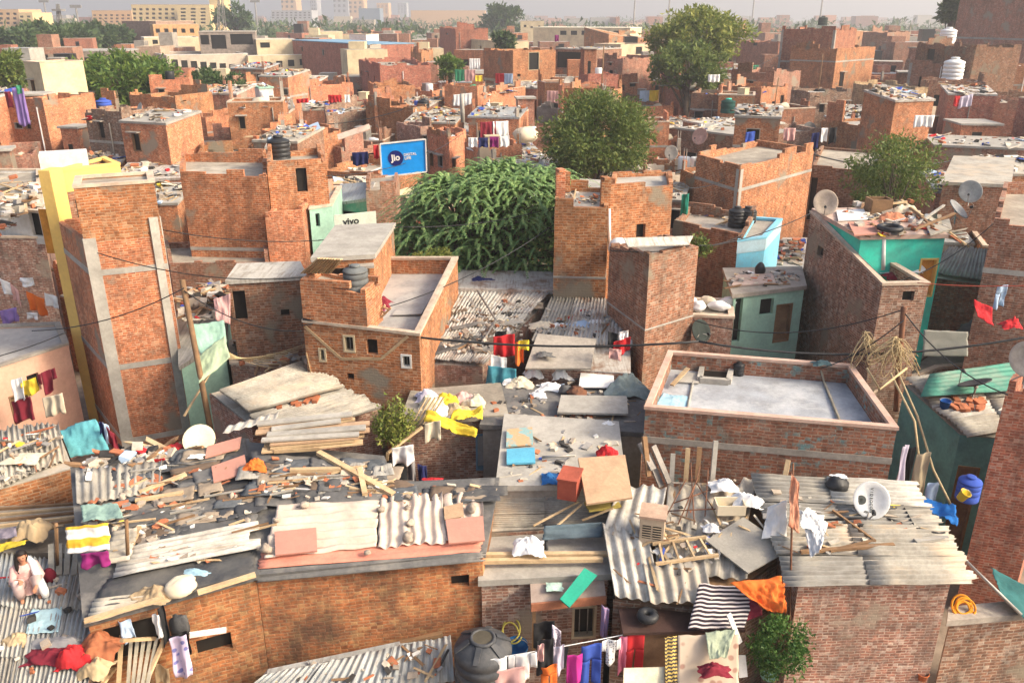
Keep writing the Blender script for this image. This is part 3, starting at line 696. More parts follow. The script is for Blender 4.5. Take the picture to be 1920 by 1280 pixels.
def tree(base, c, r, m, label, clumps=70, per=120, size=.22, seed=1, cr=.32, name='tree', group=None, trunk=.16, hollow=.45, cat='tree'):
    rs = random.Random(seed); base = V(base); c = V(c); r = V(r); root = thing(name, label, cat, base, group); pts = []; tips = []
    for k in range(clumps):
        while True:
            d = V((rs.gauss(0, 1), rs.gauss(0, 1), rs.gauss(0, 1))).normalized()
            if d.z > -.9: break
        q = (hollow+(1-hollow)*rs.random()**.5)*(1+.22*noise.noise(d*1.7+V((seed*3., 0, 0))))
        cc = c+V((d.x*r.x, d.y*r.y, d.z*r.z))*q; tips.append(cc); rad = cr*min(r.x, r.z)*rs.uniform(.6, 1.25)
        for _ in range(int(per*rs.uniform(.6, 1.3))):
            e = V((rs.gauss(0, 1), rs.gauss(0, 1), rs.gauss(0, 1))); e = e.normalized()*(rs.random()**.45)
            pts.append((cc+V((e.x*rad*1.15, e.y*rad*1.15, e.z*rad*.8)), (e*.6+d*.5)))
    v, f = leaves(pts, size, seed); leaf_obj('crown', v, f, m, root)
    t = MB(); top = c+V((0, 0, -r.z*.25)); h = top-base
    t.tube([base, base+h*.35+V((.1, .05, 0))*h.length*.1, base+h*.7, top, c+V((0, 0, r.z*.5))], [trunk*1.3, trunk, trunk*.8, trunk*.55, trunk*.15], 8)
    for tp in tips[::max(1, clumps//14)]:
        s = base+h*rs.uniform(.45, .95); mdl = (s+tp)/2+V((0, 0, .12*r.z)); t.tube([s, mdl, tp], [trunk*.45, trunk*.28, trunk*.06], 5)
    t.build('trunk', BARK, root, True); return root
def shrub(base, h, w, m, label, seed, n=60, size=.12, name='shrub', cat='shrub', droop=.2, per=26):
    rs = random.Random(seed); base = V(base); root = thing(name, label, cat, base); pts = []; st = MB()
    for k in range(n):
        a = rs.uniform(0, 6.28); q = rs.random()**.6; tip = base+V((math.cos(a)*w*q, math.sin(a)*w*q, h*(1-.55*q*q)*rs.uniform(.6, 1.05)))
        mid = base+(tip-base)*.55+V((0, 0, h*droop*.4)); st.tube([base, mid, tip], [.014, .01, .004], 4)
        for i in range(per):
            s = rs.uniform(.3, 1); p = base*(1-s)**2+mid*(2*s*(1-s))+tip*s*s; pts.append((p+V((rs.gauss(0, .05), rs.gauss(0, .05), rs.gauss(0, .05))), (tip-mid).normalized()*.8))
    v, f = leaves(pts, size, seed); leaf_obj('foliage', v, f, m, root); st.build('stem', BARK, root); return root
LF_MID = leafmat('leaf_mid', (.10, .18, .03), (.06, .125, .026), (.20, .26, .05))
LF_OLIVE = leafmat('leaf_olive', (.115, .165, .035), (.07, .12, .03), (.22, .25, .06))
LF_FEATH = leafmat('leaf_feathery', (.18, .31, .10), (.115, .225, .085), (.34, .44, .16))
LF_DARK = leafmat('leaf_dark', (.06, .11, .035), (.045, .085, .03), (.11, .15, .05))
LF_YEL = leafmat('leaf_yellowish', (.20, .25, .05), (.11, .16, .035), (.38, .37, .09))
LF_POT = leafmat('leaf_glossy', (.05, .12, .02), (.03, .085, .018), (.13, .22, .05))
# ------------------------------------------------------------ light, sky, ground, air
SUN_AZ = math.radians(-16); SUN_EL = math.radians(34)
sd = V((math.cos(SUN_AZ)*math.cos(SUN_EL), math.sin(SUN_AZ)*math.cos(SUN_EL), math.sin(SUN_EL)))
W = bpy.data.worlds.new('World'); S.world = W; W.use_nodes = True; wn = W.node_tree
sky = wn.nodes.new('ShaderNodeTexSky'); sky.sky_type = 'NISHITA'; sky.sun_disc = False
sky.sun_elevation = SUN_EL; sky.sun_rotation = math.atan2(sd.x, sd.y); sky.air_density = 1.0; sky.dust_density = 7.0; sky.ozone_density = 1.0
bg = wn.nodes['Background']; bg.inputs[1].default_value = .15; wn.links.new(sky.outputs[0], bg.inputs[0])
sl = bpy.data.lights.new('sun', 'SUN'); sl.energy = 2.15; sl.angle = math.radians(10); sl.color = (1, .885, .69)
so = bpy.data.objects.new('sun', sl); COL.objects.link(so); so.rotation_euler = sd.to_track_quat('Z', 'Y').to_euler(); so.location = (40, -10, 60)
S.view_settings.view_transform = 'Standard'; S.view_settings.look = 'None'; S.view_settings.gamma = 1; S.view_settings.exposure = 1.03
S.cycles.use_denoising = True
try: S.cycles.denoiser = 'OPENIMAGEDENOISE'
except Exception: pass
S.cycles.max_bounces = 6; S.cycles.diffuse_bounces = 3; S.cycles.glossy_bounces = 2; S.cycles.transmission_bounces = 3; S.cycles.volume_bounces = 0; S.cycles.transparent_max_bounces = 6
gm = MB(); gs = [-1600, -500, -200, -80, -30, 0, 30, 80, 200, 500, 1600]; gy = [-20, 0, 20, 45, 80, 140, 250, 500, 1000, 1800, 2600]
for i in range(10):
    for j in range(10): gm.face([(gs[i], gy[j], 0), (gs[i+1], gy[j], 0), (gs[i+1], gy[j+1], 0), (gs[i], gy[j+1], 0)])
tag(gm.build('ground', EARTH), kind='structure', label='dusty bare earth ground between the houses')
hz = MB(); hz.box((0, 1290, 54), (3300, 2640, 110)); ho = hz.build('haze', None)
hm = bpy.data.materials.new('haze_air'); hm.use_nodes = True; ht = hm.node_tree; ht.nodes.clear()
ov = ht.nodes.new('ShaderNodeOutputMaterial'); pv = ht.nodes.new('ShaderNodeVolumePrincipled'); ht.links.new(pv.outputs[0], ov.inputs['Volume'])
pv.inputs['Color'].default_value = (.93, .93, .96, 1); pv.inputs['Density'].default_value = .00095; pv.inputs['Anisotropy'].default_value = .3
ho.data.materials.clear(); ho.data.materials.append(hm); tag(ho, 'pale dusty haze fading the far districts', None, None, 'stuff')
# ------------------------------------------------------------ the nearer houses
def HP(pts, z): return [P(x, y, z) for x, y in pts]
HOUSES = []
def HH(name, label, pts, z, **k):
    poly = HP(pts, z) if not isinstance(z, list) else [P(x, y, q) for (x, y), q in zip(pts, z)]
    if isinstance(z, list): k['zt'] = z; z = max(z)
    HOUSES.append([(p.x, p.y) for p in poly])
    return house(name, label, poly, z, **k)
def sheets(name, root, q, cols, rows, waves, m, amp=.022, seed=1, over=.06, jag=.03, lift=.05, skip=()):
    """sheets of one roof, each its own part: q = a,b (eave) c,d (ridge); the waves run from eave to ridge"""
    a, b, c, d = (V(p) for p in q); n = (b-a).cross(d-a).normalized(); n = -n if n.z < 0 else n; rs = random.Random(seed)
    for i in range(cols):
        for j in range(rows):
            if (i, j) in skip: continue
            u0, u1 = i/cols-over*.4*rs.random(), (i+1)/cols+over*.5; v0, v1 = j/rows-(over if j else over*.5*rs.random()), (j+1)/rows+over*.3*rs.random()
            pt = lambda u, v: (a+(b-a)*u)*(1-v)+(d+(c-d)*u)*v + n*(lift+.022*j+.016*(i % 2)+rs.uniform(0, .012))
            mb = MB(); sk = rs.uniform(-.02, .02)
            corr(mb, pt(u0, v0+sk), pt(u1, v0-sk), pt(u1, v1-sk), pt(u0, v1+sk), waves, amp, 0, .0, 4, jag, seed*31+i*7+j)
            mb.build('roof_sheet', m[rs.randrange(len(m))] if isinstance(m, list) else m, root, True)
# --- front left: long house with the black tarpaulin roof, and its neighbour with the pink boards
pA = plane3(P(165, 1168, 3.4), P(480, 1082, 3.5), P(300, 850, 3.95))
hA = HH('brick_house', 'orange brick house under the black tarpaulin roof, doorway on its left', [(165, 1168), (480, 1082), (462, 832), (140, 885)], [3.35, 3.42, 3.85, 3.85], wm=BRS, rm=TARG, par=0,
        wins=[(0, 'px', 196, 1165, 300, 1235, 'hole'), (0, 'px', 368, 1192, 436, 1224, 'hole')])
pB = plane3(P(480, 1080, 3.42), P(905, 1040, 3.42), P(700, 880, 3.8))
hB = HH('brick_house', 'long sooty brick house under pink roof boards, small black window at its right end', [(481, 1082), (905, 1040), (930, 905), (737, 914), (716, 864), (466, 838)], [3.40, 3.40, 3.7, 3.68, 3.76, 3.85], wm=BRS, rm=TARG, par=0,
        wins=[(0, 'px', 846, 1078, 880, 1100, 'hole')], bands=[])
# --- front left corner: grey sheet roof
hC = HH('shack', 'low shack in the near corner under grey corrugated sheets', [(-120, 1330), (120, 1330), (205, 1062), (-60, 1046)], [2.75, 2.75, 2.95, 2.95], wm=BRG, rm=TING, par=0, cat='shack', under=True)
a, b, c, d = P(-120, 1330, 2.8), P(150, 1330, 2.8), P(212, 1062, 3.0), P(-70, 1046, 3.0)
sheets('s', hC, (a, b, c, d), 4, 3, 9, [TING, ASBG, TING], amp=.028, seed=3)
# --- front: low tin lean-to
hD = HH('lean_to', 'low lean-to roofed with dark wet tin below the sooty brick wall', [(470, 1290), (835, 1268), (832, 1192), (500, 1262)], [1.75, 1.75, 2.0, 2.0], wm=BRG, rm=TING, par=0, cat='shack', under=True)
sheets('s', hD, (P(430, 1320, 1.75), P(840, 1275, 1.75), P(835, 1192, 2.05), P(500, 1264, 2.05)), 3, 1, 10, TING, seed=5, amp=.025)
# --- centre front: flat grey roof, its lower sheet roof, and the small house with the shelf
hE = HH('house', 'flat pale concrete roof in the middle with blue board and red box on it', [(935, 915), (1168, 912), (1155, 798), (950, 784)], 3.58, wm=CONC, rm=CONL, cm=CONC, par=0)
hE2 = HH('shack', 'beige corrugated lean-to against the flat pale roof', [(905, 1000), (1160, 985), (1168, 925), (912, 922)], [3.05, 3.05, 3.3, 3.3], wm=BRG, rm=ASB, par=0, cat='shack', under=True)
sheets('s', hE2, (P(905, 992, 3.05), P(905, 926, 3.35), P(1170, 926, 3.35), P(1165, 985, 3.05)), 3, 2, 7, ASB, seed=8)
hF = HH('brick_house', 'small brick house with grey slab roof, wooden shelf and open shutter', [(903, 1092), (1140, 1080), (1140, 990), (905, 995)], 2.88, wm=BRG, rm=CONL, par=0, wins=[(0, 'px', 1072, 1135, 1118, 1195, 'cream')])
hG = HH('house', 'grey flat roof strewn with sheets behind the pale concrete roof', [(905, 800), (1205, 815), (1205, 735), (930, 728)], 3.43, wm=CONC, rm=TARG, par=0, cm=CONC)
hG2 = HH('brick_house', 'brown courtyard house with dark shutter below the colourful sacks', [(755, 793), (948, 782), (935, 725), (775, 738)], 3.46, wm=BRG, rm=ROOFD, par=0, wins=[(0, 'px', 892, 812, 935, 880, 'blue')])
# --- right front: sheet roof with the cooler, brick house with the white dish
hH = HH('house', 'open shop house under torn asbestos sheets, air cooler on top', [(1150, 1122), (1335, 1142), (1480, 1040), (1425, 905), (1165, 925)], [2.85, 2.85, 3.0, 3.6, 3.55], wm=BRG, rm=WOODB, par=0, wins=[(0, .15, 3.0, 1.2, 2.62, 'hole')], under=True)
hI = HH('brick_house', 'brown brick house with white dish on pale sheet roof', [(1497, 1098), (1782, 1092), (1700, 925), (1420, 905)], [3.25, 3.25, 3.7, 3.7], wm=BRG, rm=ASB, par=0, under=True)
sheets('s', hI, (P(1480, 1103, 3.3), P(1415, 900, 3.78), P(1712, 915, 3.78), P(1832, 1097, 3.3)), 4, 2, 7, [ASB, ASBW, ASBG], seed=12, amp=.03, jag=.04)
# --- the terrace
hJ = HH('brick_house', 'brick house with walled blue-grey terrace roof', [(1210, 765), (1682, 804), (1596, 686), (1254, 660)], 4.5, wm=BRP, rm=mat('terrace_floor', (.39, .41, .44), (.24, .24, .24), scale=1.9, lo=.35, hi=.75, fine=.25, dust=(.47, .475, .48)), cm=mat('coping_pink', (.62, .43, .34), (.48, .3, .22), scale=2), par=.4, thick=.09, bands=[(3.72, .14)], bandm=CONC)
# --- right: green sheet shack, edge houses, low wall
hK = HH('shack', 'teal shack under green and beige corrugated sheets at the right', [(1696, 722), (1800, 815), (1900, 826), (1960, 690)], [3.55, 3.35, 3.35, 3.7], wm=TEAL, rm=ASB, par=0, cat='shack', wins=[(1, .1, .55, .2, 2.6, 'door')], under=True)
sheets('s', hK, (P(1700, 722, 3.55), P(1815, 828, 3.32), P(1980, 800, 3.4), P(1950, 690, 3.75)), 4, 2, 6, [ASB, ASBW, ASB], seed=15, amp=.03, jag=.06, lift=.15)
hL = HH('brick_house', 'tall red brick wall of the house filling the right edge', [(1886, 735), (2000, 748), (2020, 690), (1905, 705)], 5.2, wm=BRR, par=.3, broken=.55)
hM = HH('garden_wall', 'low rough brick wall in the near right corner', [(1782, 1166), (1990, 1148), (1990, 1128), (1784, 1148)], 2.0, wm=BRG, par=0, rm=CONC, cat='wall')
# --- left edge
hN = HH('brick_house', 'orange brick shack at the left edge with scalloped sheet roof', [(-60, 935), (140, 878), (108, 795), (-60, 815)], [3.15, 3.15, 3.4, 3.4], wm=BR, rm=ASB, par=0, under=True)
sheets('s', hN, (P(-60, 942, 3.2), P(118, 868, 3.2), P(105, 795, 3.5), P(-60, 812, 3.5)), 3, 1, 6, ASB, seed=21, amp=.035, jag=.08)
hO = HH('house', 'pink plastered house with laundry in front and flat grey roof', [(-40, 700), (128, 645), (112, 606), (-40, 612)], 3.4, wm=PINK, rm=ROOFG, cm=CONC, par=.05, wins=[(0, 'px', 52, 700, 76, 735, 'hole'), (0, 'px', 20, 735, 60, 790, 'door')])
hP_ = HH('brick_house', 'brown brick house with white upper storey at the left edge', [(-60, 446), (82, 446), (75, 330), (-60, 330)], 5.1, wm=BRG, rm=ROOFD, par=.1)
hP2 = HH('house', 'white plastered upper room with dark green shutter at the left edge', [(-60, 386), (80, 398), (75, 318), (-60, 318)], 6.0, wm=WHT, rm=ROOFD, par=.12, z0=4.9, wins=[(0, 'px', 57, 396, 76, 442, 'hole')])
# --- the stair tower and the yellow house behind it
pl_, pr_, pb = P(160, 455, 6.65), P(303, 424, 6.9), P(105, 412, 6.65)
t0 = [pl_, pr_, V((pr_.x+pb.x-pl_.x, pr_.y+pb.y-pl_.y, 0)), pb]
HOUSES.append([(p.x, p.y) for p in t0])
hQ = house('stair_tower', 'tall narrow orange brick tower with pale concrete posts', t0, 6.65, wm=BR, par=.45, cope=False, cols=[(0, 6.75, .3), (1, 7.15, .3)], bands=[(5.75, .16), (3.1, .16), (.9, .16)], cat='tower')
d_ = (pr_-pl_); d_.z = 0; d_.normalize(); n_ = V((-d_.y, d_.x, 0))
u0 = pl_+n_*.004; up = [u0-d_*.03, u0+d_*1.82, u0+d_*1.82+n_*1.5, u0-d_*.03+n_*1.5]
hQ2 = house('stair_room', 'windowless brick stair room on top of the tall tower', up, 8.05, wm=BR, z0=6.2, par=.06, cm=COPE, cat='room')
hR = HH('house', 'narrow house with a yellow column and yellow parapet left of the brick tower', [(86, 326), (112, 321), (224, 308), (196, 296)], 7.95, wm=BR2, cm=YEL, rm=CONL, par=.3, bands=[(7.35, .58)], bandm=YEL, wins=[(1, .25, 1.5, 5.4, 7.1, 'hole')])
fa, fb = P(90, 328, 7.95), P(114, 321, 7.95); fd = (fb-fa); fd.z = 0; fd.normalize(); fn_ = V((-fd.y, fd.x, 0)); fa = fa-fn_*.06; fb = fb-fn_*.06
mb = MB(); mb.prism([(q.x, q.y) for q in (fa, fb, fb+fn_*.33, fa+fn_*.33)], 0, 8.06); mb.build('column', YEL, hR)
mb = MB(); c_ = fb+fn_*.75+fd*.05; mb.box((c_.x, c_.y, 6.2), (.03, .5, 1.3), math.atan2(fd.y, fd.x)); mb.build('orange_panel', mat('orange_panel', (.7, .3, .05)), hR)
# --- centre left: sheet roof, small house, house with terrace and ladder
hS = HH('brick_house', 'low brown brick house with beige corrugated roof facing left', [(392, 738), (472, 800), (712, 760), (575, 690)], [3.5, 3.3, 3.2, 3.6], wm=BRG, rm=ASB, par=0, under=True)
sheets('s', hS, (P(420, 742, 3.62), P(470, 785, 3.5), P(645, 735, 3.5), P(568, 690, 3.72)), 2, 1, 11, ASB, seed=25, amp=.042, lift=.17)
sheets('s', hS, (P(470, 790, 3.42), P(520, 836, 3.3), P(712, 775, 3.2), P(640, 735, 3.4)), 2, 1, 10, ASBG, seed=26, amp=.038, lift=.15)
hT = HH('brick_house', 'small brown brick house with pale flat sheet roof and dark gap beside it', [(428, 530), (572, 522), (560, 496), (448, 500)], 5.3, wm=BR2, rm=ASBW, par=0, wins=[(0, 'px', 432, 545, 462, 600, 'hole'), (0, 'px', 526, 580, 543, 592, 'hole')])
pf, pr2 = P(568, 602, 5.15), P(786, 628, 5.0)
zt_ = 5.0
e1 = P(858, 490, 5.35)
hU = house('brick_house', 'orange brick house with small windows and a walled grey terrace', [pf, pr2, e1, V((pf.x+e1.x-pr2.x, pf.y+e1.y-pr2.y, 5))], 5.2, wm=BR, rm=ROOFG, par=.45, zt=[5.15, 5.0, 5.45, 5.3],
           wins=[(0, 'px', 598, 652, 612, 678, 'cream'), (0, 'px', 644, 628, 666, 660, 'cream'), (0, 'px', 687, 636, 708, 664, 'hole'), (0, 'px', 650, 700, 664, 712, 'hole'), (0, 'px', 752, 664, 772, 690, 'white')], bands=[(2.75, .08)], bandm=CONC)
HOUSES.append([(p.x, p.y) for p in (pf, pr2, e1)])
hU2 = HH('brick_house', 'brick roof room with a beige slab roof above the terrace', [(588, 488), (700, 482), (738, 424), (632, 428)], 6.15, wm=BR, rm=CONL, par=0, z0=4.7, wins=[(0, .3, .75, 5.0, 5.9, 'hole'), (0, 1.0, 1.4, 5.1, 5.9, 'wood')], cat='room')
du = (pr2-pf); du.z = 0; du.normalize(); nu_ = V((-du.y, du.x, 0)); g0 = pf+nu_*.006+du*.01
hU3 = house('brick_house', 'brick front corner room carrying the grey water tank on the terrace house', [g0, g0+du*1.62, g0+du*1.62+nu_*1.1, g0+nu_*1.1], 6.0, wm=BR, rm=ROOFD, par=.1, z0=4.9, cat='room', broken=.4, zt=[6.15, 5.9, 5.85, 6.1])
# --- rusty roofs in the middle
hV = HH('brick_house', 'low brick house under rusty corrugated sheets beside the terrace wall', [(780, 682), (905, 688), (1030, 560), (848, 550)], [3.6, 3.6, 4.2, 4.2], wm=BRG, rm=TIN, par=0, under=True)
sheets('s', hV, (P(776, 672, 3.7), P(910, 680, 3.7), P(1034, 545, 4.35), P(836, 548, 4.3)), 4, 3, 8, [TIN, TIN, ASBW], seed=30, amp=.026, jag=.06)
hV2 = HH('brick_house', 'brown brick house with grey slab leaning on its roof', [(985, 690), (1185, 702), (1182, 570), (1035, 555)], [3.75, 3.75, 4.2, 4.2], wm=BRG, rm=TIN, par=0, under=True)
sheets('s', hV2, (P(1000, 640, 4.0), P(1180, 650, 4.0), P(1178, 566, 4.35), P(1036, 560, 4.35)), 3, 1, 9, [TIN, ASBG], seed=33, amp=.026, jag=.04)
# --- brick towers right of the feathery tree
hW = HH('brick_house', 'tall orange brick house with stub posts on its roof, right of the feathery bush', [(1040, 388), (1141, 390), (1143, 352), (1042, 350)], 7.05, wm=BR, rm=CONL, par=.12, bands=[(5.0, .06)], broken=.55)
for x, y, zt_s in ((1050, 384, 7.95), (1134, 386, 7.75), (1060, 356, 7.5)):
    c_ = P(x, y, 7.0); mb = MB(); mb.box((c_.x, c_.y, (6.95+zt_s)/2), (.26, .26, zt_s-6.95), .05); mb.box((c_.x, c_.y, zt_s+.03), (.2, .32, .07), .3); mb.build('stub_post', BR, hW)
hW2 = HH('brick_house', 'brick stair room glowing orange behind the tall post house', [(1143, 362), (1262, 352), (1256, 322), (1150, 326)], 7.3, wm=BR, rm=CONL, par=.1, wins=[(0, 'px', 1193, 420, 1210, 446, 'hole')], broken=.55)
hW3 = HH('brick_house', 'brown brick house with a sharp lit corner and torn roof sheet', [(1143, 462), (1218, 480), (1310, 462), (1240, 440)], [6.2, 6.55, 6.5, 6.5], wm=BR2, rm=CONC, par=.15, bands=[(4.6, .05)], broken=.5)
# --- blue room, mint house, hut with sacks
hX = HH('brick_house', 'brown brick house with black tanks on a walled grey roof', [(1262, 420), (1392, 448), (1420, 400), (1290, 385)], 5.25, wm=BR2, rm=CONC, par=.3, cm=CONC, broken=.55)
hX2 = HH('house', 'sky blue plastered room with a pale blue parapet', [(1384, 452), (1436, 446), (1466, 412), (1410, 408)], 5.2, wm=SKYB, cm=SKYB, rm=CONC, par=.06, bands=[(4.78, .4)], bandm=mat('pale_blue_plaster', (.46, .62, .70), (.4, .5, .56)))
hY = HH('house', 'mint green house under a wide grey concrete slab', [(1376, 556), (1508, 540), (1500, 505), (1358, 508)], 4.45, wm=MINT, rm=CONC, par=0, wins=[(0, 'px', 1452, 570, 1482, 640, 'door'), (0, 'px', 1425, 560, 1450, 590, 'hole'), (0, 'px', 1376, 560, 1390, 640, 'hole')])
hY2 = HH('brick_house', 'small brown hut topped with white sacks', [(1252, 590), (1376, 596), (1372, 562), (1275, 560)], 4.1, wm=BRG, rm=ROOFD, par=.05, wins=[(0, .05, .3, 1.6, 3.4, 'hole')])
# --- weathered brick house with the turquoise terrace
zA, zB = 6.35, 5.6
q0, q1 = P(1520, 398, zA), P(1655, 534, zB); q2 = P(1742, 532, zB)
ww = V((q2.x-q1.x, q2.y-q1.y, 0)); wl_ = V((q0.x-q1.x, q0.y-q1.y, 0))
hZ = house('brick_house', 'weathered brick house with a terrace in front of a turquoise room', [q0, q1, q2, q2+wl_*.38], 5.6, zt=[zA, zB, zB, zB], wm=BRG, rm=CONC, par=.75, wins=[(1, 'px', 1692, 546, 1714, 564, 'hole'), (0, 'px', 1532, 462, 1544, 482, 'hole')])
HOUSES.append([(p.x, p.y) for p in (q0, q1, q2, q2+wl_)])
m0, m1 = q1+wl_*.36, q0+wl_*.02
tq = [m0+ww.normalized()*.14, m0+ww*2.05, m0+ww*2.05+wl_*.66, m0+ww.normalized()*.14+wl_*.66]
hZ2 = house('house', 'turquoise plastered room with an orange door under a cluttered slab', tq, 6.35, wm=TURQ, rm=mat('slab_pinkish', (.60, .43, .34), (.44, .33, .27), scale=1.5), par=0, wins=[(0, 'px', 1720, 484, 1770, 556, 'orange')])
HOUSES.append([(p.x, p.y) for p in tq])
# --- right alley
hAA = HH('brick_house', 'big brown brick house cut by the right edge, pale band across it', [(1862, 420), (2010, 432), (2010, 345), (1882, 345)], 7.0, wm=BR2, par=.3, bands=[(5.7, .14)], broken=.55)
hAB = HH('brick_house', 'reddish low house with sagging sheet roof in the right alley', [(1740, 520), (1850, 535), (1860, 480), (1770, 470)], [4.5, 4.5, 4.9, 4.9], wm=BRR, rm=ASB, par=0, under=True)
sheets('s', hAB, (P(1745, 512, 4.6), P(1845, 528, 4.6), P(1850, 470, 5.0), P(1780, 465, 5.0)), 2, 1, 7, [ASBG, TIN], seed=41)
hAC = HH('brick_house', 'brown brick house with one square window under a sheet roof, right of the bushy tree', [(1768, 345), (1892, 350), (1900, 300), (1790, 296)], 6.1, wm=BR2, rm=ASB, par=0, wins=[(0, 'px', 1810, 340, 1832, 365, 'hole')], broken=.55)
hAD = HH('brick_house', 'wide brown house behind the bushy tree with pale roof edge', [(1522, 312), (1642, 322), (1660, 285), (1540, 275)], 5.5, wm=BR2, rm=ROOFD, par=.12, wins=[(0, .05, .35, 3, 5.0, 'hole')], broken=.55)
hAE = HH('brick_house', 'big brick block divided by pale concrete bands, lit on its right side', [(1306, 296), (1388, 318), (1526, 284), (1420, 268)], 6.6, wm=BR, rm=ROOFD, par=.12, bands=[(5.75, .12)], cols=[(1, 6.6, .2)], broken=.55)
# --- long house left of the billboard, mint side room, green shed
hBA = HH('brick_house', 'long orange brick house behind the tower with stepped roofline', [(338, 330), (500, 332), (500, 290), (340, 288)], 6.9, wm=BR, rm=ROOFD, par=.3, bands=[(4.3, .12)], broken=.55)
hBB = HH('brick_house', 'brick stair head with an open doorway left of the billboard', [(500, 312), (612, 305), (600, 280), (505, 285)], 7.2, wm=BR, rm=ROOFD, par=.2, wins=[(0, 'px', 556, 315, 576, 360, 'hole')], broken=.55)
hBC = HH('brick_house', 'brick annex with pale mint side wall', [(497, 408), (566, 392), (624, 338), (560, 345)], [5.6, 5.8, 6.0, 6.0], wm=BR, rm=ROOFD, par=.3, broken=.55)
hBD = HH('house', 'mint green room with a dark door beside the brick annex', [(580, 392), (622, 385), (640, 350), (600, 352)], 5.7, wm=MINT, rm=ROOFG, par=.08, wins=[(0, 'px', 592, 400, 600, 425, 'hole')])
hBE = HH('brick_house', 'low brick house with grey roof below the long orange house', [(318, 498), (505, 496), (500, 456), (310, 462)], 4.1, wm=BR2, rm=ROOFD, par=.05, broken=.55)
hBF = HH('shack', 'green walled shed under a tilted grey sheet', [(622, 385), (690, 375), (700, 345), (640, 350)], [4.9, 5.3, 5.5, 5.2], wm=GSHT, rm=TING, par=0, cat='shack', wins=[(0, .1, 1.6, 3.9, 4.75, 'hole')])
hBG = HH('brick_house', 'plain brown brick wall house between green shed and feathery bush', [(686, 362), (742, 358), (748, 325), (690, 330)], 5.6, wm=BR2, rm=ROOFD, par=.1, broken=.55)
# --- fillers in the alleys seen between the nearer houses
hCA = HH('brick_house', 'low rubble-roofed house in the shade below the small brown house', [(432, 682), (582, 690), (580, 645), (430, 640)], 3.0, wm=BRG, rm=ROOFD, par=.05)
hCB = HH('shack', 'green patched shack squeezed between tower and sheet roof', [(340, 690), (420, 640), (425, 560), (335, 560)], [3.2, 3.6, 4.0, 4.0], wm=MINT, rm=ASBG, par=0, cat='shack')
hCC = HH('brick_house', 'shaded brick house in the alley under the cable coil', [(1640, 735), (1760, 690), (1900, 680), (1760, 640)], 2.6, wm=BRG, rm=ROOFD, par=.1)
# ------------------------------------------------------------ the quarter behind: houses placed from what the photo shows
BROOF = []
def B(label, pts, z, m=BR, dep=4.5, par=.3, name='brick_house', Y=None, rm=None, **k):
    p = [D(x, y, Y[i] if isinstance(Y, tuple) else Y) for i, (x, y) in enumerate(pts)] if Y else [P(x, y, z) for x, y in pts]
    if Y: z = max(q.z for q in p)
    poly = quad_from((p[0], p[1]), dep) if len(p) == 2 else (para(*p) if len(p) == 3 else p)
    HOUSES.append([(q.x, q.y) for q in poly]); k.setdefault('cat', 'house')
    if name in ('brick_house', 'stone_house') and par and 'zt' not in k: k['broken'] = .3+.5*((len(label)*7) % 10)/10; k.setdefault('post', (len(label) % 3 == 0)*1)
    if poly[0].y < 115 and z < 11.5: BROOF.append((poly, z-par if par > .03 else z+.09, len(BROOF)))
    if name == 'brick_house': k.setdefault('extra', 1)
    if not k.get('wins') and 'windowless' not in label and name in ('brick_house', 'plastered_house', 'stone_house') and Y is None:
        rs = random.Random(len(label)*13+int(poly[0].x*7)); k['wins'] = []
        for ed in range(2 if len(pts) == 3 else 1):
            L = (poly[ed+1]-poly[ed]).length
            for t in range(1+(L > 3)+(L > 4.5)): u = L*(.12+.3*t)+rs.uniform(0, .3); zz = z-rs.uniform(1.3, 2.1); k['wins'].append((ed, u, u+rs.uniform(.35, .7), zz, zz+rs.uniform(.4, .9), rs.choice(['hole', 'hole', 'dark', 'wood'])))
    return house(name, label, poly, z, wm=m, par=par, rm=rm or ROOFD, **k)
PX = 'px'
B('lit brick tower house with cloths down its front at the left edge', [(8, 188), (80, 191)], 7.2, dep=4, bands=[(4.0, .12)])
B('low brick house right of the tower with the hanging cloths', [(80, 206), (152, 210)], 6, BR, dep=3.5)
B('rubble roofed brown house in front of the tower with hanging cloths', [(-20, 300), (60, 296)], 4.6, BR2, dep=4)
B('brown house with a long ledge behind the yellow house', [(128, 272), (214, 266)], 4.9, BRG, dep=4.5)
B('brick house with a gap between two posts, left of the long lit wall', [(214, 212), (268, 214)], 6.2, BR, dep=4, wins=[(0, PX, 224, 232, 258, 285, 'hole')])
B('wide sunlit brick house with a stepped wall in front of the dense tree', [(268, 216), (385, 220), (452, 214)], 6.0, BR, bands=[(5.0, .1)])
B('small brick roof house in front of the dense tree', [(328, 184), (398, 176)], 7.0, BR, dep=4, rm=CONL)
B('cream plastered house with one dark window left of the dense tree', [(36, 136), (138, 140)], 7.4, CREAM, dep=6, name='plastered_house', wins=[(0, PX, 64, 160, 78, 168, 'hole')])
B('cream stair tower beside the cream house', [(44, 116), (74, 118)], 9.0, CREAM, dep=3, name='plastered_house')
B('grey shed with a flat pale roof behind the dense tree', [(118, 97), (244, 96)], 7.2, mat('grey_brown_plaster', (.30, .25, .2)), dep=9, par=0, name='shed', rm=CONL, wins=[(0, PX, 130+i*26, 108, 142+i*26, 124, 'hole') for i in range(4)])
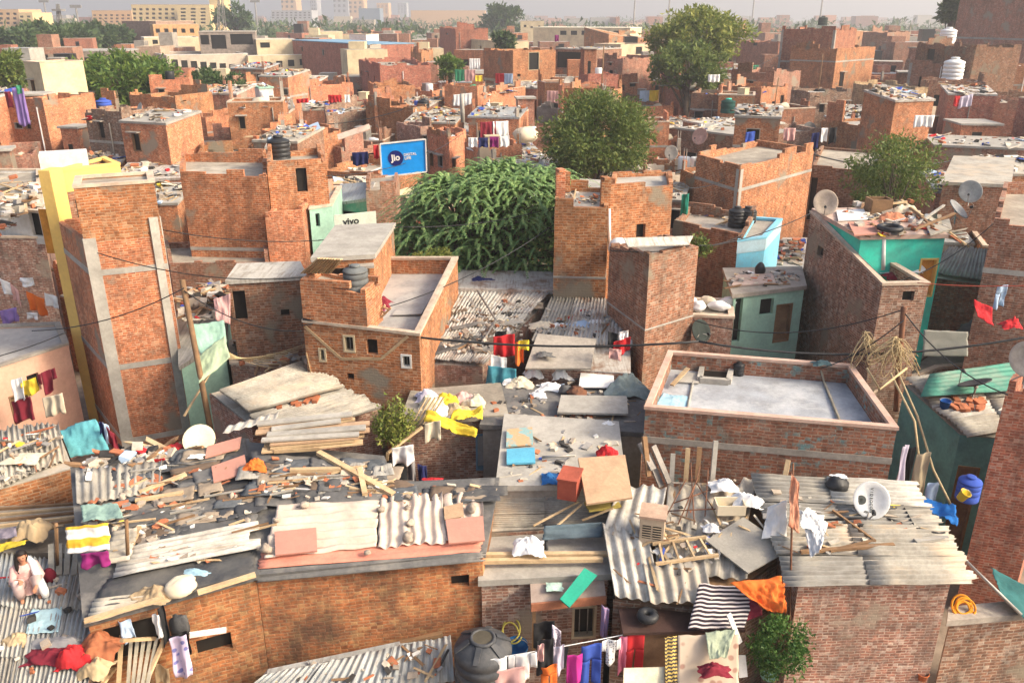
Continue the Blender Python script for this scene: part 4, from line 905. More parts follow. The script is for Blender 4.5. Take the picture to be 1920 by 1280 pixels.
# institution
B('long weathered two storey block with a row of dark openings', [(312, 104), (466, 116)], 6.8, Y=(126, 132), cm=WHT, m=mat('weathered_plaster', (.60, .50, .39), (.42, .35, .28), scale=.5, rndv=.05), dep=12, par=.3, name='old_block', rm=CONC, wins=[(0, PX, 322+i*18, 112+i*1.4, 334+i*18, 126+i*1.4, 'hole') for i in range(8)])
B('cream wing with white ledge right of the long weathered block', [(466, 116), (590, 102)], 6.8, CREAM, Y=(131, 136), dep=9, par=.25, name='plastered_house', cm=WHT, wins=[(0, PX, 474+i*22, 118-i*1.8, 486+i*22, 130-i*1.8, 'hole') for i in range(5)])
B('dark open pavilion on top of the long weathered block', [(372, 62), (478, 60)], 10.2, Y=(136, 138), m=mat('sooty_plaster', (.3, .25, .21)), dep=7, par=0, name='pavilion', rm=CONC, wins=[(0, PX, 376, 66, 392, 84, 'hole'), (0, PX, 396, 66, 424, 92, 'hole'), (0, PX, 432, 64, 474, 84, 'hole')])
B('cream upper house beside the dark pavilion', [(480, 75), (552, 74)], 9, CREAM, Y=(136, 138), dep=6, name='plastered_house', cm=WHT, wins=[(0, PX, 488, 80, 506, 90, 'hole')])
B('orange plastered block with a row of windows left of the pavilion', [(286, 46), (372, 46)], 11, Y=(172, 176), m=mat('orange_plaster', (.62, .36, .17)), dep=8, name='plastered_house', wins=[(0, PX, 292+i*16, 54, 300+i*16, 62, 'hole') for i in range(5)])
B('cream block with a white ledge under the orange plastered block', [(270, 72), (372, 70)], 9.2, CREAM, Y=(152, 156), dep=7, name='plastered_house', cm=WHT, wins=[(0, PX, 286, 75, 296, 83, 'hole')])
B('dull brown windowless block beside the yellow apartment blocks', [(228, 40), (292, 42)], 11.2, Y=(180, 176), m=mat('brown_plaster', (.34, .22, .16)), dep=10, name='plastered_house')
B('pinkish plaster block among the trees near the weathered block', [(256, 88), (300, 90)], 8, Y=(134, 134), m=mat('pinkish_plaster', (.52, .36, .26)), dep=6, name='plastered_house')
# far blocks on the skyline
YB = mat('yellow_block', (.72, .55, .28), (.6, .45, .25)); OB = mat('orange_block', (.66, .42, .22), (.55, .36, .2)); GB = mat('grey_block', (.44, .44, .45), (.36, .36, .37))
def rows(x0, x1, y0, y1, nx, ny, f=.5): return [(0, PX, x0+(i+.25)*(x1-x0)/nx, y0+(j+.25)*(y1-y0)/ny, x0+(i+.25+f)*(x1-x0)/nx, y0+(j+.75)*(y1-y0)/ny, 'hole') for i in range(nx) for j in range(ny)]
B('orange yellow apartment block at the left end of the skyline', [(-30, 20), (34, 18)], 0, OB, dep=16, Y=330, name='apartment_block', wins=rows(-30, 34, 22, 48, 5, 3))
B('yellow apartment block second from the left end of the skyline', [(34, 24), (60, 25)], 0, YB, dep=14, Y=325, name='apartment_block', wins=rows(34, 60, 28, 50, 2, 3))
B('long low yellow block on the skyline behind the dull brown block', [(172, 24), (246, 20)], 0, OB, dep=16, Y=380, name='apartment_block', wins=rows(172, 246, 26, 44, 7, 3))
B('tall yellow apartment block with a stepped top', [(246, 12), (330, 9)], 0, YB, dep=16, Y=340, name='apartment_block', wins=rows(246, 330, 14, 46, 7, 4))
B('pale yellow apartment block with three window columns', [(330, 10), (392, 9)], 0, YB, dep=16, Y=330, name='apartment_block', wins=rows(334, 390, 14, 46, 3, 5))
B('slim yellow tower block beside the lattice mast', [(392, 0), (412, 0)], 0, YB, dep=12, Y=335, name='apartment_block')
for i, (x0, x1, yt, Y, lb) in enumerate([(524, 552, -30, 900, 'hazy pale tower behind the blue grey office'), (580, 592, -14, 1000, 'slim hazy tower, second of the row'), (622, 650, -36, 1100, 'wide hazy grey tower in the middle of the row'), (652, 680, -26, 950, 'hazy beige tower with an uneven top'), (745, 762, 6, 1200, 'short hazy tower right of the blue grey office'), (706, 728, 6, 1000, 'short hazy beige tower')]):
    B(lb, [(x0, yt), (x1, yt)], 0, [OB, GB, GB, OB, GB, OB][i], dep=22, Y=Y, name='tower_block', wins=rows(x0, x1, yt+3, 26, 3, 6))
B('long hazy block with white window rows under the towers', [(508, 20), (584, 20)], 0, GB, dep=20, Y=620, name='apartment_block', wins=rows(508, 584, 22, 36, 9, 3))
B('blue grey office block under the hazy towers', [(672, 16), (712, 16)], 0, mat('bluegrey', (.25, .3, .36)), dep=16, Y=640, name='office_block')
B('long low hall with a reddish roof on the skyline', [(770, 21), (910, 20)], 0, OB, dep=20, Y=700, name='hall')
# middle
B('pale roofed long hall behind the veranda house', [(1000, 52), (1182, 53), ], 9.7, CREAM, dep=9, par=0, name='hall', rm=mat('cream_roof', (.86, .80, .60), (.8, .74, .56)), wins=[(0, PX, 1050+i*20, 58, 1062+i*20, 66, 'hole') for i in range(6)])
B('cream stair block at the left end of the pale roofed hall', [(976, 40), (1020, 40)], 10.6, CREAM, dep=6, name='plastered_house')
B('slim cream tank block above the pale roofed hall', [(996, 27), (1018, 27)], 11.6, CREAM, dep=4, name='plastered_house')
B('ruined brick house with a chimney-like corner right of the hall', [(1142, 62), (1222, 60)], 9.4, BR, dep=5, zt=[9.2, 8.2, 8.8, 10.2])
B('slim brick stack on the ruined house', [(1140, 32), (1162, 34)], 10.6, BR, dep=2.2)
r_ = B('two storey house of orange brick over cream plaster, with a tall doorway', [(962, 98), (1042, 96)], 8.6, BR, dep=6, wins=[(0, PX, 991, 98, 1011, 132, 'cream'), (0, PX, 970, 139, 976, 144, 'hole')], bands=[(5.6, .25), (3.8, 1.5)], bandm=CREAM, par=.2)
B('veranda house with a pale slab and deep shaded upper floor', [(1042, 92), (1106, 94)], 8.6, BR2, dep=6, par=0, rm=CONL, wins=[(0, PX, 1044, 98, 1102, 128, 'hole'), (0, PX, 1046, 150, 1068, 166, 'blue')], bands=[(5.6, .9)], bandm=BR)
B('brown house with two round holes right of the veranda house', [(1120, 110), (1168, 112)], 8, BR2, dep=5, wins=[(0, PX, 1142, 118, 1147, 123, 'hole'), (0, PX, 1142, 132, 1149, 139, 'hole'), (0, PX, 1124, 150, 1140, 153, 'hole')])
B('small red brick house with two square windows below the ruined house', [(1152, 144), (1196, 142)], 6.6, BRR, dep=4, wins=[(0, PX, 1160, 160, 1171, 170, 'hole'), (0, PX, 1181, 157, 1192, 163, 'hole')])
B('cream fronted house between the ruined house and the tall tree', [(1164, 84), (1222, 82)], 8.2, CREAM, dep=5, name='plastered_house', wins=[(0, PX, 1192, 88, 1204, 102, 'hole')])
B('orange brick box with a shaded side, in front of the veranda house', [(903, 178), (922, 176), (976, 168)], 6.4, BR, par=.05, rm=CONC)
B('bright brick box with a pale top course, left of the round tree', [(702, 200), (768, 198)], 6.2, BR, dep=4, bands=[(5.2, .08)])
B('narrow brick annex right of the bright brick box', [(774, 204), (800, 200)], 6.2, BR, dep=4)
B('orange brick house behind the bright brick box', [(708, 162), (778, 160)], 6.6, BR, dep=4)
B('dark brown windowless house left of the bright brick box', [(612, 218), (702, 205), (690, 190)], 5.6, BRG)
B('long low brick wall house behind the dark brown windowless house', [(562, 164), (662, 158)], 6.3, BR, dep=5)
B('small white roof hut with a dark door in front of the weathered block', [(486, 166), (512, 165)], 6.6, WHT, dep=3, name='hut', par=0, rm=MINT, wins=[(0, .3, 1.2, 4, 6, 'hole')])
B('red brick house with a stepped gable far behind the billboard', [(672, 112), (712, 124)], 7.5, BRR, dep=5)
B('red brick tower house behind the small green tree', [(824, 52), (854, 56)], 10, BRR, dep=5, wins=[(0, PX, 836, 62, 840, 66, 'hole')])
B('yellow plaster house beside the red brick tower house', [(880, 74), (930, 78)], 8.6, CREAM, dep=5, name='plastered_house')
B('grey concrete column house with a pale left edge', [(694, 86), (714, 84)], 8.4, CONC, dep=3, name='stair_tower')
B('pale sunlit block with stained walls, centre back', [(718, 84), (760, 82)], 8.2, CREAM, dep=6, name='plastered_house')
B('white cubic tank room in the centre back', [(686, 65), (710, 64)], 9.2, WHT, dep=3, name='tank_room')
B('brown and orange corner house behind the small green tree', [(770, 98), (790, 100), (812, 96)], 7.6, BR, par=.2)
B('blue sheet roofed house in the centre back', [(548, 76), (690, 84)], 8.4, BRR, dep=7, par=0, rm=BSHT)
B('brick house with dark shaded side, right of the billboard', [(800, 250), (842, 262), (874, 250)], 5.6, BR, par=.25)
B('dark narrow recess house against the billboard', [(788, 240), (812, 238)], 5.8, BRG, dep=3, wins=[(0, .2, .8, 3, 5.3, 'hole')])
B('brick house with cluttered flat roof behind the billboard', [(566, 258), (640, 250)], 5.8, BR, dep=4.5)
B('brick wall house below the billboard', [(600, 322), (714, 330)], 4.6, BR, dep=4.5)
B('brick shed with laundry left of the billboard', [(640, 285), (712, 275)], 4.9, BR2, dep=4, wins=[(0, .6, 2.4, 2.6, 4.6, 'hole')])
# right
B('tall windowless brick block with a black tank on top', [(1466, 56), (1567, 57)], 10.6, BRR, Y=(95, 91), dep=5.5, par=.15, rm=CONC, bands=[(7.3, .2), (4.3, .2)], cols=[(0, 10.6, .25), (1, 10.6, .25)])
B('orange lit wing right of the tall windowless block', [(1570, 92), (1642, 88)], 8.9, BR, dep=5, par=.2, wins=[(0, PX, 1574, 136, 1582, 162, 'hole')], bands=[(7.6, .15)])
B('brown brick house with green net edge left of the tall block', [(1372, 134), (1452, 138)], 7.2, BR2, dep=5, wins=[(0, PX, 1404, 152, 1414, 166, 'hole')])
B('low brown brick house with a pale ledge behind the round tree', [(1296, 178), (1362, 180)], 6.4, BR2, dep=4.5, bands=[(5.3, .12)])
B('orange brick house between brown house and tall block', [(1428, 168), (1478, 162)], 6.4, BR, dep=4)
B('rough stone wall house right of the tall block', [(1600, 156), (1662, 154), (1740, 168)], 6.9, STN, par=.15, name='stone_house')
B('brown brick house with concrete posts below the white tanks', [(1706, 118), (1846, 122)], 8.2, BR2, dep=5, cols=[(0, 8.2, .25), (1, 8.2, .25)], bands=[(5.6, .16)], bandm=CONC)
B('brown roof room behind the white tanks', [(1720, 84), (1830, 90)], 9.6, BR2, dep=4, wins=[(0, PX, 1738, 92, 1752, 112, 'hole')])
B('brown brick house carrying the bigger white tank', [(1742, 156), (1850, 158)], 7.2, BR2, dep=3.5, par=.1)
B('huge brown brick wall rising out of the top right corner', [(1800, 0), (1990, -40)], 0, BR2, dep=8, Y=(104, 92), bands=[(9.5, .2)], par=.2)
B('brown brick house with potted ledge at the right edge', [(1832, 192), (1990, 196)], 6.3, BR2, dep=5, wins=[(0, PX, 1868, 170, 1890, 186, 'orange')])
B('rusty metal hut behind the bushy tree', [(1634, 222), (1690, 226), (1760, 218)], 5.6, RUST, par=.1, name='hut')
B('long low house under a pale tin roof at the right', [(1752, 274), (1990, 284)], 5.4, BR2, dep=4.5, par=0, rm=CONL)
B('slab roofed brown house right of the round tree', [(1272, 242), (1400, 258)], 5.5, BR2, dep=4.2, par=0, rm=CONL, wins=[(0, .5, 1.6, 2, 4.2, 'hole')])
B('low brown house with white edged roof in front of the orange wing', [(1350, 240), (1470, 232)], 5.2, BR2, dep=4, par=0, rm=ASBW)
B('mixed brick house with laundry, left of the rusty hut', [(1480, 250), (1560, 246)], 5.1, BRG, dep=4)
B('orange brick stub house behind the tall tree', [(1372, 48), (1402, 46)], 9.5, BR, dep=4, wins=[(0, PX, 1384, 70, 1392, 78, 'hole')])
B('red brick house right of the tall tree with a low window', [(1384, 78), (1460, 82)], 8.2, BRR, dep=5, wins=[(0, PX, 1412, 80, 1420, 86, 'hole')])
B('bright orange ruin on the ridge behind the tall block', [(1604, 58), (1662, 56)], 9.2, BR, dep=5, zt=[9.2, 8.6, 8.9, 9.4])
B('brick house with open grey frame right of the bright ruin', [(1664, 62), (1708, 60)], 9.3, BR2, dep=4, wins=[(0, .3, 1.4, 6.5, 8.6, 'hole')])
# ------------------------------------------------------------ and the houses between them
LMK = [('the blue billboard', 755, 298), ('the feathery bush', 890, 330), ('the round tree', 1120, 240), ('the tall windowless block', 1520, 120), ('the veranda house', 1070, 130), ('the dense tree', 235, 150),
    ('the pale roofed hall', 1080, 52), ('the tall tree', 1310, 85), ('the yellow house', 150, 300), ('the long weathered block', 440, 115), ('the white tanks', 1780, 135), ('the bushy tree', 1680, 315), ('the huge corner wall', 1860, 60), ('the bright brick box', 735, 220), ('the small green tree', 838, 122), ('the rusty hut', 1690, 235), ('the wide sunlit brick house', 360, 250), ('the slab roofed brown house', 1335, 250)]
TONES = [('orange brick', BR), ('orange brick', BR), ('brown brick', BR2), ('orange brick', BR), ('dull red brick', BRR), ('brown brick', BR2), ('orange brick', BR), ('orange brick', BR), ('orange brick', BR), ('brown brick', BR2), ('brown brick', BRG), ('dull red brick', BRR), ('dull red brick', BRR), ('cream plastered', CREAM), ('grey rendered', CONC), ('pale plastered', mat('pale_plaster', (.68, .58, .46), (.55, .46, .36)))]
used = set(); SKIP = set(); NB = []
def rel(x, y, used_=None):
    ls = sorted(LMK, key=lambda l: math.hypot((l[1]-x), (l[2]-y)*2.2))
    out = []
    for l in ls[:3]:
        dx, dy = x-l[1], y-l[2]
        if abs(dx) < 55: r = 'behind' if dy < 0 else 'in front of'
        else:
            r = ('left of' if dx < 0 else 'right of'); r = ('just ' if abs(dx) < 120 else ('well ' if abs(dx) > 230 else ''))+r
        out.append('%s %s' % (r, l[0]))
    return out
def blocked(x, y, r):
    for h in HOUSES:
        cx = sum(p[0] for p in h)/len(h); cy = sum(p[1] for p in h)/len(h); rr = max(math.hypot(p[0]-cx, p[1]-cy) for p in h)
        if math.hypot(x-cx, y-cy) < rr*.74+r*.7: return True
    return False
CLEAR = [(P(1120, 300, 2.5), 3.2), (P(235, 200, 2.5), 6), (P(1310, 160, 2.5), 5), (P(1680, 380, 3), 2.5), (V((-1.2, 27.6, 0)), 4.0), (P(838, 145, 4), 2.5), (P(405, 200, 4), 4), (V((-29, 63, 0)), 6.5), (V((-25, 66, 0)), 5), (V((15.5, 70, 0)), 4.5), (V((4.6, 40, 0)), 3), (V((31, 84, 0)), 5.5), (V((28.5, 76, 0)), 4.5)]
idx = 0; FILL = []; Y = 29.
while Y < 92:
    cell = 2.75+Y*.0168; nx = int(.66*Y/cell)+1
    for i in range(-nx, nx+1):
        idx += 1; rs = random.Random(idx*97+3)
        x = (i+rs.uniform(-.28, .28)+(.5 if int(Y) % 2 else 0))*cell; y = Y+rs.uniform(-.3, .3)*cell
        w, d = cell*rs.uniform(.62, .95), cell*rs.uniform(.62, .95); a = rs.choice([-.35, -.25, -.15, .1, .2, .3])+rs.uniform(-.08, .08)
        if blocked(x, y, max(w, d)*.5) or any(math.hypot(x-c.x, y-c.y) < r for c, r in CLEAR): continue
        if idx in SKIP: continue
        zt = rs.uniform(3.1, 4.9) if Y < 45 else (rs.uniform(3.5, 5.7)+(Y-45)*.012 if rs.random() < .72 else rs.uniform(5.8, 7.6))
        if Y > 150: zt += 1.0
        px, py = pix((x, y, zt))
        if px < -140 or px > 2060: continue
        R = lambda u, v: V((x+u*math.cos(a)-v*math.sin(a), y+u*math.sin(a)+v*math.cos(a), zt))
        poly = [R(-w/2, -d/2), R(w/2, -d/2), R(w/2, d/2), R(-w/2, d/2)]
        for tr in range(40):
            tone, m = rs.choice(TONES)
            if zt > 5.4 and 'brick' not in tone: tone, m = TONES[0]
            ft = rs.choice(['sheet', 'sheet', 'slab', 'room', 'deep', 'two', 'one', 'band', 'slab', 'tank', 'wash', 'low', 'blue', 'half'])
            size = 'small' if w*d < cell*cell*.5 else ('wide' if w > d*1.15 else ('deep' if d > w*1.15 else 'square'))
            if zt > 6: size = 'tall'
            fl = {'sheet': 'a pale sheet roof', 'room': 'a small roof room', 'deep': 'a deep parapet', 'two': 'two dark windows', 'one': 'a single dark window', 'band': 'a pale concrete band', 'slab': 'an overhanging slab', 'tank': 'a dark tank on its roof', 'wash': 'washing across its roof', 'low': 'a low parapet', 'blue': 'a grey tin roof', 'half': 'half its roof built up'}[ft]
            lab = None
            for r in rel(px, py):
                t = '%s %s house with %s, %s' % (size, tone, fl, r)
                if t not in used: lab = t; break
            if lab and len(lab.split()) > 16: lab = None
            if lab: break
        if not lab: continue
        used.add(lab); NB.append(idx); HOUSES.append([(p.x, p.y) for p in poly])
        wins = []
        if ft in ('two', 'one', 'room', 'slab', 'band') or rs.random() < .5:
            for q in range(2 if ft == 'two' or rs.random() < .4 else 1):
                u = w*(.2+.5*q+rs.uniform(-.05, .1)); z_ = zt-rs.uniform(1.3, 1.7)
                wins.append((0, u, u+rs.uniform(.4, .8), z_, z_+rs.uniform(.5, 1.), rs.choice(['hole', 'hole', 'dark', 'wood', 'white'])))
        sheet = ft in ('sheet', 'slab', 'blue')
        hs = house('plastered_house' if 'plaster' in tone or 'painted' in tone or 'render' in tone else 'brick_house', lab, poly, zt, wm=m, rm={'sheet': rs.choice([ASB, ASBW, TIN]), 'slab': CONL, 'blue': TING}.get(ft, rs.choice([ROOFD, ROOFD, CONC, CONL])), par=0 if sheet else (.7 if ft == 'deep' else (.1 if ft == 'low' else rs.uniform(.1, .4))), wins=wins, bands=[(zt-rs.uniform(1.1, 2), .14)] if ft == 'band' or rs.random() < .15 else [], zt=[zt, zt, zt+.35, zt+.35] if sheet else None, broken=0 if sheet or rs.random() < .3 else rs.uniform(.2, .9), post=rs.choice([0, 0, 0, 1, 2]), extra=1, group='brick houses of the crowded quarter')
        if ft in ('room', 'half'):
            k0 = .95 if ft == 'half' else .5; mb = MB(); zz = zt+(1.4 if ft == 'half' else 1.9)
            q = [R(-w*.46, d*.46-d*.8*k0), R(-w*.46+w*k0*.8, d*.46-d*.8*k0), R(-w*.46+w*k0*.8, d*.46), R(-w*.46, d*.46)]
            mb.prism([(p.x, p.y) for p in q], zt-.5, zz); rm_ = mb.build('roof_room', m, hs)
            m2 = MB(); m2.prism([(p.x, p.y) for p in inset([(p.x, p.y) for p in q], -.12)], zz+.003, zz+.12, bot=True); m2.build('slab', CONL, rm_)
            m2 = MB(); e0 = q[0]+(q[1]-q[0])*.3-(q[3]-q[0]).normalized()*.01; e1 = q[0]+(q[1]-q[0])*.55-(q[3]-q[0]).normalized()*.01
            m2.face([(e0.x, e0.y, zt-.2), (e1.x, e1.y, zt-.2), (e1.x, e1.y, zt+1.0), (e0.x, e0.y, zt+1.0)]); m2.build('doorway', DARK, rm_)
        FILL.append((idx, x, y, zt if sheet else zt-.3, w, d, a, ft, lab, px, py, sheet))
    Y += cell*.98
# ------------------------------------------------------------ trees
def feathery():
    """wide thorny bush with long drooping feathery shoots"""
    base = P(880, 560, 2.2); root = thing('feathery_bush', 'big feathery green bush with drooping shoots between the terrace house and the post house', 'bush', base)
    rs = random.Random(5); v = []; f = []; st = MB(); c = P(880, 470, 4.2); c = V((-1.25, 27.4, 0))
    c = V((-.3, 28.1, 0)); RX, RY = 3.9, 2.75
    inside = lambda x, y: x > .95 and y < 26.3 or x > 2.9 and y < 30.5
    bump = lambda x, y: .55*noise.noise(V((x*.7, y*.7, 3.)))+.3*noise.noise(V((x*1.9, y*1.9, 7.)))
    for k in range(2300):
        a = rs.uniform(0, 6.28); q = rs.random()**.55
        x = c.x+math.cos(a)*q*RX; y = c.y+math.sin(a)*q*RY
        if inside(x, y): continue
        zt = 7.0-2.6*q**4+bump(x, y)*.8-rs.uniform(0, .4)
        fx, fy = math.cos(a)*.45+rs.uniform(-1, 1), math.sin(a)*.45-.15+rs.uniform(-1, 1); L = rs.uniform(.4, 1.0)
        p = V((x, y, zt)); pts = []
        for i in range(9):
            t = i/8; pts.append(p+V((fx*L*t, fy*L*t, .34*math.sin(t*2.2)*L-.55*L*t*t*(.15+1.1*q*q))))
        for i in range(8):
            a_, b_ = pts[i], pts[i+1]; d = (b_-a_).normalized(); s = d.cross(V((0, 0, 1)))
            if s.length < .05: s = V((1, 0, 0))
            s.normalize(); w = .105*(1-.55*i/8)
            for side in (-1, 1):
                for h in (0., .33, .66):
                    o = a_+(b_-a_)*h; dr = (s*side*.85+d*.5+V((0, 0, rs.uniform(-.5, .1)))).normalized(); n = d*.022
                    i0 = len(v); v += [o-n, o+n, o+dr*w*rs.uniform(.7, 1.15)+n*.6, o+dr*w-n*.6]; f.append((i0, i0+1, i0+2, i0+3))
        if k % 12 == 0: st.tube([base+V((rs.uniform(-.3, .3), rs.uniform(-.3, .3), 0)), (base+p)/2+V((0, 0, .6)), p], [.09, .05, .012], 5)
    for k in range(9000):               # inner leaves
        a = rs.uniform(0, 6.28); q = rs.random()**.5*.95; x = c.x+math.cos(a)*q*RX; y = c.y+math.sin(a)*q*RY; z = rs.uniform(3.0, 6.55-2.6*q**4+bump(x, y)*.8)
        if inside(x, y): continue
        o = V((x, y, z))
        a1 = V((rs.gauss(0, 1), rs.gauss(0, 1), rs.gauss(0, 1))).normalized()*.16; b1 = a1.cross(V((rs.gauss(0, 1), rs.gauss(0, 1), 1))).normalized()*.05
        i0 = len(v); v += [o-b1, o+b1, o+a1+b1*.5, o+a1-b1*.5]; f.append((i0, i0+1, i0+2, i0+3))
    leaf_obj('foliage', v, f, LF_FEATH, root); st.build('stem', BARK, root, True)
feathery()
def T(px0, px1, py0, py1, Y, m, label, seed, base=None, ry=.9, **k):
    c = D((px0+px1)/2, (py0+py1)/2, Y); a = D(px0, (py0+py1)/2, Y); t = D((px0+px1)/2, py0, Y); rx = (c-a).length*.92; rz = max((t-c).length*.92, .3)
    return tree((c.x, c.y, base or 0), c, (rx, rx*ry, rz), m, label, seed=seed, **k)
T(1008, 1228, 170, 336, 43, LF_OLIVE, 'round olive green tree standing behind the feathery bush', 2, clumps=170, per=130, size=.24, trunk=.2)
T(120, 345, 98, 210, 72, LF_MID, 'dense green tree in front of the grey shed at the left', 3, clumps=130, per=100, size=.5, trunk=.35)
T(335, 470, 136, 205, 76, LF_DARK, 'dark green tree right of the dense tree, below the weathered block', 4, clumps=70, per=80, size=.5, trunk=.3)
T(1216, 1408, 14, 126, 80, LF_YEL, 'tall yellowish green tree rising above the rooftops, upper crown', 5, clumps=110, per=90, size=.5, trunk=.35, hollow=.3)
T(1222, 1360, 80, 172, 74, LF_OLIVE, 'lower dark crowned tree in front of the tall yellowish tree', 6, clumps=70, per=90, size=.45, trunk=.3)
T(1588, 1768, 252, 392, 30, LF_OLIVE, 'ragged bushy tree with open twigs beside the house with one square window', 7, clumps=80, per=90, size=.17, trunk=.12, hollow=.25, cr=.36)
T(818, 868, 105, 150, 82, LF_MID, 'small bright green tree between orange houses at the back', 8, clumps=30, per=60, size=.45, trunk=.2)
T(925, 962, 55, 112, 118, LF_DARK, 'narrow dark tree left of the two storey orange house', 9, clumps=30, per=60, size=.7, trunk=.3)
T(902, 975, 12, 60, 260, LF_DARK, 'big hazy tree alone on the skyline left of the cream tank block', 10, clumps=40, per=50, size=1.6, trunk=.6)
T(405, 478, 10, 56, 250, LF_DARK, 'hazy tree beside the lattice mast on the skyline', 11, clumps=36, per=50, size=1.5, trunk=.6)
T(-40, 45, 96, 165, 70, LF_OLIVE, 'olive tree cut by the left edge of the photo', 12, clumps=45, per=70, size=.5, trunk=.3)
for i, (x0, x1, y0, y1) in enumerate([(-10, 75, 45, 112), (45, 130, 42, 118), (100, 175, 44, 105), (150, 215, 46, 96), (190, 246, 50, 95)]):
    T(x0, x1, y0, y1, 150+i*6, LF_DARK, ['dark hazy tree at the left end of the dark grove', 'second tree from the left in the dark grove', 'middle tree of the dark grove behind the grey shed', 'fourth tree from the left in the dark grove', 'rightmost tree of the dark grove, next to the dull brown block'][i], 20+i, group='trees of the dark grove', clumps=50, per=60, size=1.1, trunk=.5)
T(1765, 1815, -8, 45, 110, LF_DARK, 'dark tree left of the huge brick wall at the top right', 13, clumps=36, per=60, size=.7, trunk=.3)
# far wood: one mass of crowns on the plain
def far_wood():
    rs = random.Random(9); pts = []
    for k in range(900):
        y = rs.uniform(235, 1500) if k % 2 else rs.uniform(235, 520); x = (rs.uniform(-.75, .75) if k % 3 else rs.uniform(-.75, -.1))*y; r = rs.uniform(4, 9)*(1+y/1800); h = rs.uniform(5, 9)*(1+y/4000)
        for j in range(46):
            e = V((rs.gauss(0, 1), rs.gauss(0, 1), rs.gauss(0, 1))).normalized()*rs.random()**.4
            pts.append((V((x+e.x*r, y+e.y*r*.6, h*.62+e.z*h*.45)), e*.5))
    v, f = leaves(pts, 2.6, 4); me = bpy.data.meshes.new('far_wood'); me.from_pydata([tuple(p) for p in v], [], f); me.materials.append(LF_DARK)
    o = bpy.data.objects.new('far_wood', me); COL.objects.link(o); tag(o, 'hazy green wood spread over the plain below the skyline', 'wood', None, 'stuff')
far_wood()
def far_town():
    rs = random.Random(31); mats = [CREAM, BR, CONL, YEL, CONC, BRR, BR2, DARK, ROOFD, BR2, TING]; mb = MB()
    def hs(x, y, w, d, z, m, a):
        q = [(x+u*w/2*math.cos(a)-v*d/2*math.sin(a), y+u*w/2*math.sin(a)+v*d/2*math.cos(a)) for u, v in ((-1, -1), (1, -1), (1, 1), (-1, 1))]
        mb.prism(q, 0, z, m, top=False); mb.face([(p[0], p[1], z-.02) for p in q], rs.choice([8, 8, 2, 10]))
        f0, f1 = V((q[0][0], q[0][1], 0)), V((q[1][0], q[1][1], 0)); t = (f1-f0); n = V((t.y, -t.x, 0)).normalized()*.02
        for k in range(rs.randrange(0, 4)):
            u = rs.uniform(.08, .75); z0 = z-rs.uniform(1.2, 2.8); p0, p1 = f0+t*u+n, f0+t*(u+rs.uniform(.1, .2))+n
            mb.face([(p0.x, p0.y, z0), (p1.x, p1.y, z0), (p1.x, p1.y, z0+.9), (p0.x, p0.y, z0+.9)], 7)
        if rs.random() < .5:
            u, v = rs.uniform(-.3, .3)*w, rs.uniform(-.2, .3)*d; mb.prism([(x+u-w*.2, y+v-d*.2), (x+u+w*.2, y+v-d*.2), (x+u+w*.2, y+v+d*.2), (x+u-w*.2, y+v+d*.2)], z-.1, z+rs.choice([.8, 1.6, 2.2]), rs.choice([m, m, 4, 9, 7]))
    Y = 88.
    while Y < 250:
        cell = 3.3+Y*.02; nx = int(.66*Y/cell)+1
        for i in range(-nx, nx+1):
            x, y = (i+rs.uniform(-.3, .3))*cell, Y+rs.uniform(-.3, .3)*cell
            if blocked(x, y, cell*.5): continue
            qx, qy = pix((x, y, 6)); 
            low = 230 < qx < 610 and Y < 134
            hs(x, y, cell*rs.uniform(.6, .95), cell*rs.uniform(.6, .95), rs.uniform(2.6, 3.8) if low else (rs.uniform(3.5, 6.4) if rs.random() < .8 else rs.uniform(6.4, 8.4)), rs.choice([1, 1, 1, 1, 1, 5, 5, 6, 6, 6, 0, 2]), rs.uniform(-.4, .4))
        Y += cell
    for k in range(900):
        y = rs.uniform(240, 1300); x = rs.uniform(-.72, .72)*y; w = rs.uniform(5, 11)*(1+y/1500); z = rs.uniform(3.5, 7.5)
        if y > 600 and rs.random() < .2: z += 5
        q = [(x-w/2, y-4), (x+w/2, y-4+rs.uniform(-2, 2)), (x+w/2, y+5), (x-w/2, y+5)]
        mb.prism(q, 0, z, rs.choice([0, 1, 1, 1, 2, 2, 6, 6, 5, 5, 8]))
    tag(mb.build('far_houses', mats), 'hazy mass of pale and red far houses on the plain', 'houses', None, 'stuff')
far_town()
shrub(P(742, 838, 3.45), 1.15, .5, LF_YEL, 'yellow green pot plant on the roof edge in front of the small windowed house', 3, n=80, size=.11)
bucket(P(742, 842, 3.3), .2, .26, TERRA, 'terracotta pot holding the yellow green plant', 'flower_pot', cat='flower pot')
def front_bush():
    base = P(1440, 1262, 1.25); root = thing('glossy_bush', 'glossy green bush growing beside the near brown brick wall', 'bush', base); rs = random.Random(8); pts = []
    c = D(1462, 1210, 10.6)
    for k in range(70):
        d = V((rs.gauss(0, 1), rs.gauss(0, 1), rs.gauss(0, 1))).normalized(); cc = c+V((d.x*.42, d.y*.35, d.z*.55))*(.5+.5*rs.random()**.5)
        for j in range(46):
            e = V((rs.gauss(0, 1), rs.gauss(0, 1), rs.gauss(0, 1))).normalized()*rs.random()**.5; pts.append((cc+e*.17, e*.5+d*.5))
    v, f = leaves(pts, .075, 3, asp=.7); leaf_obj('foliage', v, f, LF_POT, root); st = MB()
    for k in range(7): st.tube([base, (base+c)/2+V((rs.uniform(-.1, .1), 0, 0)), c+V((rs.uniform(-.35, .35), rs.uniform(-.3, .3), rs.uniform(-.1, .4)))], [.02, .014, .006], 5)
    st.build('stem', BARK, root)
front_bush()
bucket(P(1440, 1268, 1.15), .17, .24, mat('pale_teal_plastic', (.25, .5, .5)), 'pale teal pot under the glossy bush', 'flower_pot', cat='flower pot')
